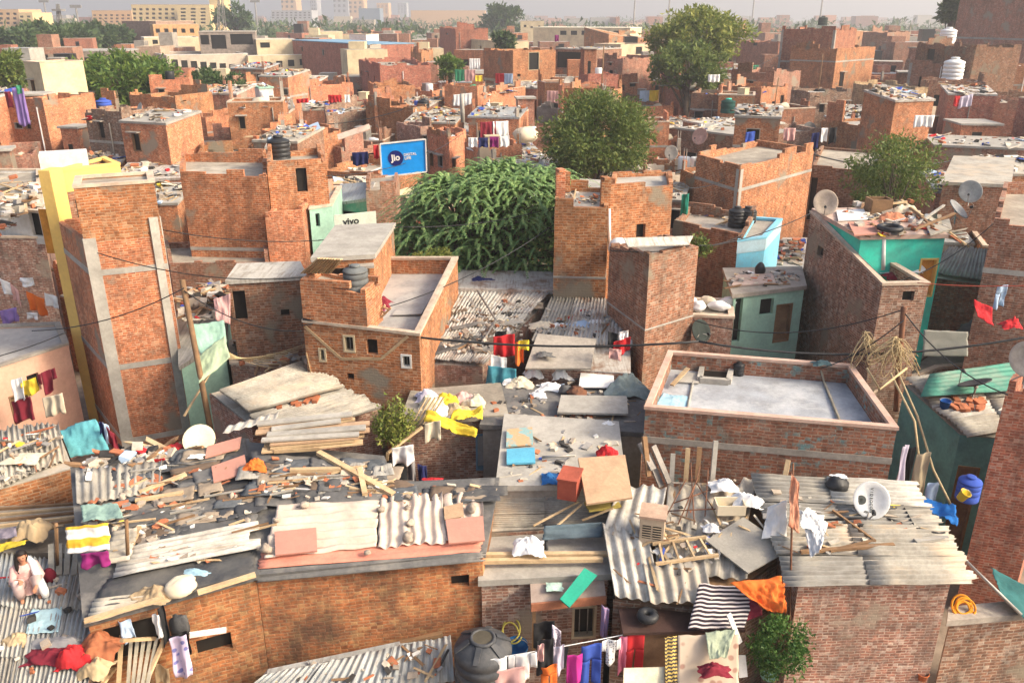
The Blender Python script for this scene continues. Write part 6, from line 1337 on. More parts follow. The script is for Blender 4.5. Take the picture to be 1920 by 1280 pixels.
def cooler():
    p = PL(1222, 1012, rH); root = thing('air_cooler', 'beige box air cooler on the shop roof', 'air cooler', p); a = -.25; T_ = CREAM; M1 = mat('cooler_beige', (.56, .44, .31), (.46, .36, .26), fine=.15, dust=(.5, .4, .3))
    c = p+V((0, 0, .3)); mb = MB(); mb.box(c+V((0, 0, .0)), (.42, .42, .52), a); mb.build('body', M1, root); mb = MB(); mb.box(c+V((0, 0, .29)), (.47, .47, .05), a); mb.build('top', mat('cooler_top', (.62, .42, .30)), root)
    R = Matrix.Rotation(a, 3, 'Z')
    for s, nm in ((-1, 0), (1, 1)):
        mb = MB(); mb.box(c+R @ V((s*.09, -.213, 0)), (.15, .012, .26), a); g = mb.build('grille', DARK, root)
        mb = MB()
        for k in range(5): mb.box(c+R @ V((s*.09, -.222, -.1+k*.05)), (.15, .012, .012), a)
        mb.build('louvre', M1, g)
    mb = MB(); mb.box(c+R @ V((-.213, 0, 0)), (.012, .32, .4), a); mb.build('side_grille', WOODB, root)
    for sx in (-1, 1):
        for sy in (-1, 1): mb = MB(); mb.box(c+R @ V((sx*.18, sy*.18, -.28)), (.04, .04, .08), a); mb.build('leg', STEEL, root)
cooler()
def ladder(a, b, c, d, n, label, w=.05):
    a, b, c, d = V(a), V(b), V(c), V(d); root = thing('ladder', label, 'ladder', (a+c)/2)
    for p, q in ((a, b), (c, d)): mb = MB(); mb.bar(p, q, w, w); mb.build('rail', WOOD, root)
    for i in range(n): t = (i+.5)/n; mb = MB(); mb.bar(a+(b-a)*t, c+(d-c)*t, w*.7, w*.7); mb.build('rung', WOOD, root)
L_ = lambda x, y: PL(x, y, rH)+V((0, 0, .2))
ladder(L_(1222, 1037), L_(1322, 1024), L_(1228, 1075), L_(1345, 1058), 4, 'short wooden ladder lying on the shop roof')
for i, (a, b) in enumerate([((1245, 990), (1285, 915)), ((1285, 985), (1310, 900)), ((1300, 1000), (1292, 900)), ((1262, 960), (1330, 935)), ((1320, 985), (1325, 905)), ((1270, 1000), (1305, 930)), ((1335, 970), (1300, 915)), ((1250, 975), (1340, 980))]):
    pole([L_(*a), PL(*b, rH)+V((0, 0, .2+.1*(i % 3)))], .012, 'rusty thin rod in the tangle on the shop roof', RUST, 'rod', 'rod', 'rusty rods on the shop roof', 5)
bk = L_(1365, 975); root = thing('basket', 'cream plastic crate right of the rusty rods', 'crate', bk); mb = MB()
for (x0, y0, x1, y1) in ((-.25, -.15, .25, -.15), (.25, -.15, .25, .15), (.25, .15, -.25, .15), (-.25, .15, -.25, -.15)): mb.bar(bk+V((x0, y0, .1)), bk+V((x1, y1, .1)), .02, .2)
mb.build('wall', C('cream'), root); mb = MB(); mb.box(bk+V((0, 0, .01)), (.5, .3, .02)); mb.build('base', C('cream'), root)
for i, (x, y, w, h, lb) in enumerate([(1398, 960, .28, .2, 'white plastic bag behind the cream crate'), (1352, 930, .25, .14, 'white plastic bag at the rear of the shop roof'), (1330, 1010, .14, .12, 'small white bag beside the ladder')]): pile('plastic_bag', lb, 'plastic bag', L_(x, y), (w, w*.8, h*1.4), C('white'), 80+i)
litter_px([(1160, 1120), (1140, 990), (1170, 925), (1420, 910), (1465, 1040), (1330, 1135)], rH, 110, 16, 'splinters, rags and wire over the shop roof', lift=.15, flat=.5, w=(1, 2, 6, 4, 5, 3, 4, 5, .2, .3, .1, .2))
# under the shop roof
drape('striped_blanket', 'black and white striped blanket hanging under the shop roof', 'blanket', [D(1290, 1180, 10.7), D(1395, 1178, 10.8), D(1420, 1100, 11.4), D(1310, 1095, 11.3)], striped('cloth_stripes', (.025, .018, .025), (.55, .48, .46), 'Y', 1.1, .62), .04, 44, su=1, sv=3)
drape('cloth', 'vivid orange cloth hanging from the grey board', 'cloth', [D(1440, 1146, 10.9), D(1472, 1150, 10.9), D(1468, 1078, 11.3), D(1368, 1092, 11.2)], C('orange'), .17, 45)
drape('cloth', 'maroon cloth under the orange cloth', 'cloth', [D(1360, 1180, 10.9), D(1430, 1152, 11), D(1425, 1120, 11.2), D(1366, 1130, 11.2)], C('maroon'), .05, 46)
tyre(tuple(D(1214, 1160, 11.0)), .11, 'small dark wheel in the shade of the shop roof')
root = thing('counter', 'brown fronted shop counter under the sheet roof', 'counter', D(1250, 1290, 10.3)); a, b = D(1168, 1186, 10.75), D(1398, 1180, 10.85); mb = MB(); mb.slab([a, b, b+V((0, .6, 0)), a+V((0, .6, 0))], .05); mb.build('top', mat('counter_dark', (.075, .04, .032)), root); mb = MB(); mb.box((a+b)/2+V((0, .32, -.5)), ((b-a).x*.95, .5, .9)); mb.build('front', mat('cardboard_brown', (.24, .14, .08)), root)
board([D(1168, 1300, 10.1), D(1246, 1296, 10.15), D(1246, 1250, 10.35), D(1170, 1252, 10.3)], .03, mat('cream_board', (.82, .76, .56)), 'cream board propped at the bottom centre')
drape('floral_mat', 'beige floral mat hanging over the counter', 'mat', [D(1270, 1300, 10.05), D(1385, 1296, 10.1), D(1385, 1188, 10.6), D(1272, 1190, 10.6)], printed('mat_floral', (.50, .40, .30), (.34, .2, .15), 5, .25), .03, 47)
drape('cloth', 'sage green cloth over the floral mat', 'cloth', [D(1330, 1235, 10.2), D(1362, 1232, 10.2), D(1380, 1180, 10.6), D(1322, 1184, 10.6)], mat('cloth_sage', (.42, .47, .33)), .06, 48)
pile('cloth', 'maroon cloth heap on the floral mat', 'cloth', D(1340, 1250, 10.1)-V((0, 0, .1)), (.25, .12, .2), C('maroon'), 84)
drape('striped_cloth', 'yellow and black striped cloth left of the floral mat', 'cloth', [D(1248, 1290, 10.1), D(1270, 1288, 10.1), D(1270, 1192, 10.6), D(1246, 1194, 10.6)], striped('cloth_tiger', (.6, .42, .12), (.06, .05, .05), 'Y', 2.2, .5), .03, 49, sv=2)
board([D(1386, 1270, 10.4), D(1402, 1268, 10.4), D(1398, 1228, 10.55), D(1384, 1228, 10.55)], .03, WHT, 'white strip standing right of the floral mat')
plank(D(1366, 1150, 10.8), D(1388, 1205, 10.6), 'pale flat stick hanging under the maroon cloth', .1, .02, WHT)
# --- house with the white dish
def white_dish():
    root, c, R = dish(PL(1628, 965, rI), .33, (-.22, -.93, .32), WHTP, 'white round dish with grey lettering on the brown brick house', stand=.32)
    n = R @ V((0, 0, 1)); up = V((0, 0, 1)); y = (up-n*up.dot(n)).normalized(); x = y.cross(n); G = mat('dish_print', (.13, .14, .13), fine=0, bump=0)
    k = .32/.33*.55
    def put_(s, size, u, v, rot):
        o = c+x*u+y*v+n*(k*(u*u+v*v)+.012); xx = x*math.cos(rot)+y*math.sin(rot); yy = y*math.cos(rot)-x*math.sin(rot); M = Matrix((xx, yy, n)).transposed().to_4x4(); M.translation = o-root.location; text(s, size, G, root, M, ext=.002, bold=.002)
    word = 'VIDEOCON'                   # one letter after another so that the word follows the bowl
    for i, ch in enumerate(word): put_(ch, .066, .0+.01*(i-3.5)/3.5, .20-.4*i/7, -math.pi/2)
    put_('d2h', .05, -.07, -.22, -.1)
    mb = MB(); o = c+x*-.17+y*-.02+n*(k*.03+.012); mb.lathe([(.05, 0), (.085, 0), (.085, .004), (.05, .004)], o, 24, R=Matrix((x, y, n)).transposed()); mb.lathe([(0, 0), (.03, 0), (.03, .004), (0, .004)], o, 16, R=Matrix((x, y, n)).transposed()); mb.build('emblem', G, root)
white_dish()
lump('black_sack', 'black sack with white top beside the white dish', 'sack', PL(1568, 918, rI), (.2, .18, .15), BLK, 3, .2); pile('plastic_bag', 'white plastic on the black sack', 'plastic bag', PL(1570, 912, rI)+V((0, 0, .22)), (.14, .08, .04), C('white'), 86)
def flag():
    p0 = PL(1478, 1090, rI); a, b = D(1480, 1200, 11.2), D(1487, 868, 11.9)
    pole([a, b], .018, 'tall iron pole standing in front of the brown brick house', RUST, 'iron_pole')
    drape('flag', 'faded orange flag wrapped round the tall iron pole', 'flag', [D(1478, 985, 11.5), D(1500, 1002, 11.5), D(1497, 905, 11.7), D(1484, 885, 11.7)], mat('flag_orange', (.5, .2, .12), (.55, .32, .22)), .06, 51)
    drape('plastic_sheet', 'big white plastic sheet left of the iron pole', 'plastic sheet', [PL(1428, 1010, rI), PL(1476, 1005, rI), D(1474, 938, 12.2), D(1440, 950, 12.6)], C('white'), .1, 52)
    drape('plastic_sheet', 'torn white plastic blowing right of the iron pole', 'plastic sheet', [D(1520, 1045, 11.6), D(1540, 1030, 11.6), D(1552, 980, 12.0), D(1500, 955, 12.2)], C('white'), .12, 53)
    drape('plastic_sheet', 'white plastic arm of cloth over the pale sheets', 'plastic sheet', [D(1500, 985, 11.8), D(1530, 1000, 11.9), D(1545, 965, 12.2), D(1505, 955, 12.2)], C('white'), .1, 54)
flag()
for i, (pts, lb) in enumerate([([(1540, 980), (1620, 975), (1700, 950), (1720, 935)], 'black hose curving behind the white dish'), ([(1600, 955), (1690, 985), (1690, 985)], 'short black hose in front of the white dish'), ([(1690, 950), (1715, 995), (1760, 1005), (1770, 1003)], 'black hose loop at the right of the pale sheets')]): pole([PL(x, y, rI)+V((0, 0, .06)) for x, y in pts], .02, lb, BLK, 'hose', 'hose')
for i, (a, b, w, m, lb) in enumerate([((1555, 1038), (1640, 1018), .05, WOODB, 'brown stick on the pale sheets'), ((1500, 1040), (1675, 1026), .07, WOODB, 'long dark pipe lying on the pale sheets'), ((1560, 962), (1640, 1020), .04, WOODB, 'thin dark stick crossing the pale sheets'), ((1715, 1020), (1775, 1012), .1, CONL, 'grey brick shaped block on the sheet edge')]): plank(PL(*a, rI)+V((0, 0, .06)), PL(*b, rI)+V((0, 0, .06)), lb, w, .05, m)
litter_px([(1440, 990), (1430, 915), (1690, 935), (1760, 1020), (1500, 1060)], rI, 50, 17, 'sticks and scraps on the pale sheets by the dish', lift=.05, flat=.5, align=0.)
for i, (x0, y0, x1, y1) in enumerate([(1258, 920, 1262, 850), (1285, 912, 1290, 840), (1306, 912, 1312, 838), (1335, 905, 1342, 826), (1470, 905, 1478, 862), (1216, 892, 1208, 818)]):
    a = D(x0, y0, 14.0); plank(a, D(x1, y1, 14.25), 'weathered upright post in front of the terrace house wall', .09, .07, [CONL, WOOD, WOODB, CONL, WOOD, WOODB][i], 'upright posts before the terrace house')
for i, (a, b) in enumerate([((1225, 880), (1200, 830)), ((1255, 905), (1225, 835)), ((1240, 912), (1215, 850))]): plank(D(*a, 14.0), D(*b, 14.3), 'leaning grey plank at the dark gap by the terrace house', .14, .03, mat('wood_grey', (.3, .27, .24)), 'leaning planks by the terrace house')
# --- terrace
hat = thing('roof_hatch', 'square cream roof hatch with dark gap on the terrace', 'hatch', P(1342, 690, rJ)); q = [P(1312, 708, 4.22), P(1366, 712, 4.22), P(1374, 680, 4.22), P(1318, 680, 4.22)]
for i in range(4): mb = MB(); mb.bar(q[i]-V((0, 0, .05)), q[(i+1) % 4]-V((0, 0, .05)), .12, .14); mb.build('rim', CONL, hat)
mb = MB(); mb.face([p-V((0, 0, .08)) for p in q]); mb.build('opening', DARK, hat)
board([P(1268, 715, 4.15), P(1310, 718, 4.15), P(1312, 700, 4.18), P(1275, 696, 4.18)], .03, CONL, 'cream slab left of the roof hatch'); plank(P(1260, 722, 4.2), P(1290, 690, 4.35), 'pale plank leaning beside the roof hatch', .1, .03)
drape('plastic_sheet', 'crumpled sky blue plastic in the front left corner of the terrace', 'plastic sheet', [P(1225, 766, 4.13), P(1286, 772, 4.13), P(1290, 742, 4.13), P(1242, 738, 4.13)], mat('plastic_skyblue', (.36, .56, .66), (.3, .48, .6)), .05, 55)
tank(tuple(P(1384, 702, rJ)), .13, .32, BLK, 'small black drum beside the roof hatch', 3, 'drum')
pole([P(1536, 682, 4.5), P(1545, 715, 4.13), P(1580, 802, 4.15)], .028, 'tan pipe crossing the blue grey terrace', mat('pipe_tan', (.42, .36, .27)), 'pipe', 'pipe'); pile('cloth', 'dark bundle on the rear wall of the terrace', 'cloth', P(1540, 682, 4.55), (.22, .14, .12), mat('bundle_teal', (.08, .14, .15)), 88)
pole([P(1300, 712, 4.13), P(1288, 772, 4.13)], .03, 'pale kerb pipe dividing the terrace floor', CONL, 'pipe', 'pipe')
# --- right alley: cable coil, poles, clothes, tubs
def tangle(c, n, w, dr, label, seed):
    rs = random.Random(seed); mb = MB(); c = V(c)
    path = []
    for k in range(n):
        a = c+V((rs.uniform(-.12, .12), rs.uniform(-.12, .12), rs.uniform(-.1, .25))); x = rs.uniform(-1, 1)*w; d = dr*rs.uniform(.35, 1); y = rs.uniform(-.25, .25)
        for t in range(15):
            q = t/14*math.pi*2; path.append(a+V((x*.5*(1-math.cos(q))+.18*w*math.sin(q), y*math.sin(q/2), -d*.5*(1-math.cos(q))*(1+.2*math.sin(q))+.06*noise.noise(V((k*2., t*.4, seed))))))
    mb.tube(path, .009, 5); return tag(mb.build('cable_tangle', ROPE, smooth=True), label, 'cable')
tangle(D(1678, 650, 17.2), 34, .62, .75, 'big tan cable tangle hanging round the rusty pole', 3); tangle(D(1628, 640, 17.4), 14, .4, .7, 'smaller tan cable tangle left of the rusty pole', 5)
pole([D(1695, 575, 17.3), D(1684, 700, 17.3), D(1680, 770, 17.3)], .06, 'rusty pole carrying the cable coil', RUST)
for i, (pts, lb) in enumerate([([(1680, 690), (1720, 780), (1750, 880), (1790, 960)], 'longest tan cable falling from the coil'), ([(1670, 700), (1715, 790), (1722, 850)], 'short tan cable falling from the coil'), ([(1700, 690), (1650, 730), (1625, 690)], 'slack tan cable left of the coil')]): pole([D(x, y, 17.0-.8*i-(y-690)*.012) for x, y in pts], .025, lb, ROPE, 'cable', 'cable', None, 6)
wire(D(568, 598, 18.8), D(1310, 640, 17.6), .35, 'black cable sagging across the middle of the quarter', .028); wire(D(1310, 640, 17.6), D(1960, 625, 17.2), .4, 'black cable sagging across the right side', .028)
HPX(1690, 835, 1702, 832, 14.8, 100, C('lavender'), 'long lavender cloth at the corner of the terrace house', seed=21, Y2=14.9); HPX(1718, 850, 1745, 846, 14.9, 90, striped('cloth_tan_stripe', (.46, .36, .22), (.32, .27, .2), 'X', 5), 'tan striped cloth beside the lavender cloth', seed=22); HPX(1738, 905, 1762, 900, 14.5, 40, C('lightblue'), 'pale blue cloth below the tan striped cloth', seed=23); HPX(1700, 838, 1718, 836, 15.2, 90, C('black'), 'black cloth between the lavender and the tan cloth', seed=24)
drape('tarpaulin', 'bright blue tarpaulin gathered in the right gap', 'tarpaulin', [D(1715, 945, 13.6), D(1795, 985, 13.2), D(1790, 950, 13.8), D(1712, 925, 14.2)], mat('tarp_blue', (.01, .13, .42), (.01, .1, .32)), .12, 56, sagd=.15)
tank(tuple(D(1812, 935, 14.3)), .22, .5, C('blue'), 'dark blue drum below the teal shack', 3, 'drum'); bucket(D(1800, 935, 13.9), .1, .2, C('yellow'), 'small yellow bucket in front of the blue drum', tilt_=(.3, .3))
coil(P(1808, 1140, 2.15), .2, 'bright orange rope heap on the low wall', 9, mat('rope_orange', (.75, .3, .02)), 6, .02, 'rope', .6, 'rope')
bucket(P(1728, 1272, 1.2), .1, .14, mat('pot_orange', (.6, .17, .06)), 'small orange pot at the foot of the brown brick wall', 'flower_pot', cat='flower pot')
drape('tarpaulin', 'teal tarpaulin over the gap at the right edge', 'tarpaulin', [D(1875, 1110, 12.2), D(1940, 1180, 11.6), D(1960, 1120, 12.4), D(1858, 1062, 13)], mat('tarp_teal2', (.03, .14, .14)), .05, 57); pole([D(1800, 1040, 12.6), D(1915, 1152, 11.8)], .03, 'grey pole slanting down to the low wall', STEEL)
mb = MB(); mb.prism([P(1700, 735, 2).xy.to_3d(), P(1790, 830, 2).xy.to_3d(), P(1805, 815, 2).xy.to_3d(), P(1720, 725, 2).xy.to_3d()], 0, .3)
GP = lambda x, y: PL(x, y, rK)
lsheet('green corrugated sheet at the rear of the teal shack roof', [(1722, 760), (1740, 716), (1935, 688), (1930, 745)], rK, 6, GSHT, .2, seed=70)
rd, _, _ = dish(GP(1822, 752), .38, (-.25, .35, .88), mat('dish_dark', (.075, .07, .07)), 'dark grey dish lying back on the green sheet roof', stand=.42); bucket(GP(1770, 765), .12, .2, mat('bucket_blue2', (.02, .13, .45)), 'blue bucket on the green sheet roof')
scatter('brick', [(1785, 770), (1785, 748), (1850, 748), (1850, 775)], rK, 16, 'loose pale brick at the foot of the dark grey dish', 'bricks round the dark grey dish', 6, lift=.03)
rd2, _, _ = dish(D(1918, 720, 14.2), .34, (-.5, -.8, .3), mat('dish_beige', (.5, .43, .36)), 'big beige dish at the right edge over the red wall', stand=.5)
# --- scooter-like heap, grille and red cloth in the right alley
lump('covered_heap', 'black covered heap at the end of the right alley', 'heap', P(1840, 655, 3.0), (.75, .6, .5), TAR, 5, .3); drape('grille_fence', 'pale metal sheet fence in the right alley', 'fence', [D(1730, 668, 19), D(1815, 668, 19), D(1815, 622, 19), D(1732, 618, 19)], striped('fence_stripes', (.36, .35, .30), (.2, .19, .17), 'X', 7), .02, 58, su=3)
drape('cloth', 'bright red cloth lying over the right alley wall', 'cloth', [D(1832, 592, 19.5), D(1862, 612, 19.3), D(1860, 578, 19.7), D(1825, 562, 20)], C('red'), .05, 59); HPX(1868, 535, 1890, 533, 20, 42, C('lightblue'), 'pale blue trousers hanging in the right alley', 'trousers', 31); wire(D(1720, 530, 20.2), D(1930, 535, 19.5), .05, 'red washing line in the right alley', .012, m=mat('line_red', (.45, .08, .05)))
pile('cloth', 'crimson bundle on the alley edge at the right', 'cloth', D(1895, 612, 18.5), (.25, .2, .25), C('red'), 91)
# --- turquoise house roof clutter
dish(tuple(P(1545, 402, 6.45)), .37, (-.3, -.85, .35), mat('dish_tan', (.62, .50, .38)), 'big tan dish on the corner of the weathered house', stand=.35); dish(tuple(P(1790, 418, 6.0)), .38, (.5, -.4, .75), mat('dish_grey', (.30, .30, .30)), 'grey dish at the right end of the cluttered slab', stand=.4)
for i, (q, m, lb) in enumerate([([(1572, 412), (1628, 410), (1620, 392), (1568, 394)], WHTP, 'white panel at the left of the cluttered slab'), ([(1602, 440), (1668, 436), (1648, 412), (1590, 416)], PLYP, 'reddish board on the cluttered slab'), ([(1745, 440), (1785, 428), (1780, 410), (1735, 420)], ASBG, 'grey sheet at the right of the cluttered slab')]): board([P(x, y, rZ+.05) for x, y in q], .04, m, lb)
for i, (a, b) in enumerate([((1690, 375), (1730, 405)), ((1700, 385), (1750, 425)), ((1720, 420), (1770, 385)), ((1650, 385), (1700, 378)), ((1715, 430), (1790, 400))]): plank(P(*a, rZ+.1+.05*i), P(*b, rZ+.25), 'pale timber jumbled on the cluttered slab', .07, .05, [WOOD, WOODB, CONL][i % 3], 'timbers on the cluttered slab')
root = thing('crate', 'open wooden crate in the middle of the cluttered slab', 'crate', P(1645, 398, rZ)); 
for dx, dy, w, d in ((-.3, 0, .04, .5), (.3, 0, .04, .5), (0, -.25, .6, .04), (0, .25, .6, .04)): mb = MB(); mb.box(P(1645, 398, rZ)+V((dx, dy, .22)), (w, d, .42)); mb.build('side_panel', WOODB, root)
pile('cloth', 'orange cloth heap in front of the wooden crate', 'cloth', P(1672, 412, rZ), (.4, .28, .28), mat('cloth_terracotta', (.6, .24, .13)), 92); pile('plastic_bag', 'pale sack right of the orange cloth heap', 'plastic bag', P(1695, 398, rZ), (.4, .26, .28), C('cream'), 93); tyre(tuple(P(1668, 432, rZ+.08)), .28, 'black tyre lying at the slab edge')
litter_px([(1565, 420), (1570, 385), (1700, 375), (1780, 420), (1775, 440), (1610, 445)], rZ, 150, 18, 'odds and ends over the cluttered slab', size=(.05, .25))
pole([D(1655, 505, 22.2), D(1657, 432, 22.2)], .07, 'white drainpipe in front of the turquoise wall', WHTP, 'drainpipe', 'pipe'); pile('cloth', 'white sheet heap on the turquoise terrace', 'cloth', P(1680, 505, 5.35), (.6, .4, .45), C('white'), 94)
pile('cloth', 'maroon cloth at the front of the turquoise terrace', 'cloth', P(1690, 520, 5.3), (.5, .25, .2), C('maroon'), 95)
# --- mint house roof and hut
lump('black_tank', 'small black pot on the mint house slab', 'pot', P(1424, 515, 4.55), (.16, .16, .22), BLK, 2, .1); board([P(1372, 535, 4.6), P(1455, 530, 4.6), P(1448, 512, 4.62), P(1380, 515, 4.62)], .05, mat('slab_rosy', (.5, .38, .32)), 'rosy slab lying on the mint house roof'); litter_px([(1370, 540), (1365, 512), (1495, 508), (1500, 532)], 4.56, 110, 19, 'rubble on the mint house slab', size=(.05, .2))
for i in range(6): lump('sack', 'white sack heaped on the small brown hut', 'sack', P(1272+i*19, 580-(i % 2)*9, 4.1), (.3, .2, .14), C('white' if i % 3 else 'cream'), 20+i, .25, 1.5, i*.7, 'white sacks on the small hut')
dish(tuple(D(1312, 628, 20.6)), .32, (.3, -.5, .4), mat('dish_black', (.03, .04, .035)), 'black dish on the front of the small brown hut', stand=.1)
for i, x in enumerate((1380, 1400)): tank(tuple(P(x, 425, 4.97)), .3, .7, BLK, ['black tank on the left of the pair beside the blue room', 'black tank on the right of the pair beside the blue room'][i], 4)
litter_px([(1280, 400), (1380, 430), (1410, 410), (1300, 388)], 4.97, 60, 20, 'rubble on the walled grey roof', size=(.05, .2)); litter_px([(1438, 500), (1500, 500), (1510, 450), (1470, 450)], 3.5, 160, 21, 'rubbish heaps between the blue room and the weathered house', size=(.06, .3)); mb = MB()
HH('shack', 'grey concrete slab between blue room and weathered house', [(1436, 510), (1510, 505), (1520, 450), (1470, 450)], 3.4, wm=CONC, rm=ROOFG, par=0, cat='shack')
HPX(1278, 365, 1292, 362, 26, 38, mat('net_green', (.02, .22, .16)), 'dark green net hanging behind the brown house', seed=33)
# --- tall post house: white pipe, washing, roof bits
pole([D(1142, 392, 23.3), D(1143, 470, 23.3)], .05, 'white drainpipe on the corner of the post house', WHTP, 'drainpipe', 'pipe'); board([P(1178, 462, 6.85), P(1292, 458, 6.7), P(1300, 442, 6.75), P(1170, 446, 6.95)], .03, ASBW, 'torn pale sheet over the brown corner house'); litter_px([(1050, 380), (1050, 358), (1135, 358), (1138, 385)], 6.98, 60, 22, 'rubble on the roof of the post house')
lump('cooler_drum', 'grey round cooler on the ledge of the brown corner house', 'drum', P(1160, 480, 5.75), (.3, .3, .3), WHTP, 4, .05)
shrub(P(1308, 485, 5.9), .7, .4, LF_OLIVE, 'small green plant on the right ledge of the brown corner house', 6, n=30, size=.12)
patches([(795, 655), (845, 565), (1015, 565), (985, 640), (905, 665)], rV, 18, 9, .3, PD+[ASBW, TIN, ASB], 'worn sheet patched onto the rusty corrugated roof', 'patches on the rusty roof', (.4, 1.1))
# --- rusty roofs: stones, clothes, slab, pole
scatter('stone', [(800, 660), (845, 560), (1020, 560), (1000, 640), (905, 670)], rV, 34, 'brown stone lying on the rusty corrugated roof', 'stones on the rusty roof', 8, (.45, .8), lift=.05)
litter_px([(790, 670), (840, 555), (1025, 555), (990, 640), (905, 675)], rV, 150, 23, 'rubble on the rusty corrugated roof', lift=.04, w=(2, 6, 6, 4, 3, 3, 2, 2, .1, .1, .1, .2)); litter_px([(1000, 630), (1040, 565), (1175, 575), (1180, 640)], rV2, 160, 24, 'rags and rubble on the rear sheet roof', lift=.04)
board([P(985, 690, 3.95), P(1108, 690, 3.95), P(1118, 635, 4.3), P(1008, 625, 4.35)], .05, CONC, 'grey slab leaning on the brown house roof'); pile('rag', 'dark weeds on the grey leaning slab', 'rag', P(1022, 665, 4.15), (.2, .14, .1), TARG, 97)
for i, (x, y, w, cn, lb) in enumerate([(1085, 610, .35, 'lightblue', 'blue rag heap on the rear sheet roof'), (1120, 606, .3, 'white', 'white rag beside the blue rag heap'), (1018, 612, .35, 'cream', 'pale rag heap on the rusty roof seam'), (1045, 612, .25, 'white', 'white scrap on the rear sheet roof')]): pile('rag', lb, 'rag', PL(x, y, rV2), (w, w*.6, w*.5), C(cn), 120+i)
HPX(925, 630, 965, 625, 19.4, 40, C('red'), 'red cloth hung at the rusty roof end', seed=41); HPX(928, 622, 950, 618, 19.6, 22, C('black'), 'black cloth above the red cloth', seed=42); HPX(966, 640, 982, 640, 19.0, 42, C('orange'), 'orange cloth right of the red cloth', seed=43); HPX(972, 638, 992, 636, 18.8, 18, C('yellow'), 'yellow cloth right of the orange cloth', seed=44); HPX(920, 664, 950, 670, 19.0, 24, C('white'), 'white cloth below the red cloth', seed=45); HPX(915, 684, 968, 690, 18.8, 40, mat('cloth_tealblue', (.06, .25, .32)), 'teal blue cloth screen below the white cloth', seed=46)
HPX(1140, 620, 1160, 625, 18.9, 30, C('black'), 'black cloth on the brick wall by the leaning slab', seed=47); HPX(1150, 640, 1182, 630, 18.8, 26, C('red'), 'red cloth on the brick wall by the leaning slab', seed=48); HPX(1160, 622, 1178, 618, 19, 18, C('white'), 'white cloth above the red cloth by the leaning slab', seed=49); HPX(1142, 652, 1165, 655, 18.7, 20, C('rose'), 'rose cloth at the corner by the leaning slab', seed=50)
pole([D(895, 545, 23), D(930, 600, 21.5), D(880, 680, 19.6)], .03, 'thin grey pole lying over the rusty roofs', STEEL); pile('cloth', 'dark cloth heap at the rear of the rusty roofs', 'cloth', P(905, 535, 4.3), (.6, .3, .35), C('navy'), 98)
HH('shack', 'low back roof of dark sheets under the feathery bush', [(855, 545), (1036, 548), (1034, 515), (860, 512)], 4.4, wm=BRG, rm=TIN, par=0, cat='shack')
# --- terrace house: tank, awning, ladder, plants
tank(tuple(pf+du*1.2+nu_*.55+V((0, 0, 5.82-pf.z))), .3, .62, mat('tank_dull', (.16, .17, .17)), 'dull grey water tank on the terrace house', 3)
aw = [P(566, 512, 6.2), P(618, 512, 6.2), P(640, 486, 6.75), P(598, 484, 6.75)]; root = thing('slatted_awning', 'pale slatted awning on the corner of the terrace house', 'awning', aw[0])
for k in range(9): t = k/8; mb = MB(); mb.bar(aw[0]+(aw[1]-aw[0])*t, aw[3]+(aw[2]-aw[3])*t, .07, .03); mb.build('slat', WOOD, root)
ladder(P(680, 612, 4.7), P(722, 572, 5.3), P(693, 616, 4.7), P(733, 577, 5.3), 6, 'pale ladder leaning on the terrace', .05)
pile('cloth', 'maroon and black cloth heap at the ladder top', 'cloth', P(712, 572, 5.2), (.3, .22, .3), C('maroon'), 99); pile('cloth', 'pink cloth under the maroon heap at the ladder', 'cloth', P(706, 580, 5.1), (.22, .14, .12), C('pink'), 100)
for i, (x, y) in enumerate([(795, 505), (812, 500), (828, 498)]): shrub(P(x, y, 5.0), .55, .35, [LF_YEL, LF_OLIVE, LF_YEL][i], ['yellowish pot plant at the left of the terrace row', 'olive pot plant in the middle of the terrace row', 'yellowish pot plant at the right of the terrace row'][i], 30+i, n=26, size=.12)
board([P(735, 590, 4.82), P(790, 588, 4.82), P(832, 520, 4.82), P(785, 518, 4.82)], .02, ROOFG, 'grey floor mat on the terrace', 'floor_mat', 'mat')
def diag(pts, lb):                       # mortar repair running over the front wall
    a, b = pf, pr2; n = V(((b-a).y, -(b-a).x, 0)).normalized(); path = [PL(x, y, (V((a.x, a.y, 0)), n))+n*.012 for x, y in pts]; mb = MB()
    for p, q in zip(path, path[1:]): mb.bar(p, q, .015, .07)
    tag(mb.build('mortar_seam', mat('mortar_tan', (.5, .35, .2)), hU), lb)
diag([(572, 612), (640, 672), (715, 672), (765, 630)], 'pale mortar seam'); diag([(575, 660), (584, 700), (588, 735)], 'pale mortar edge')
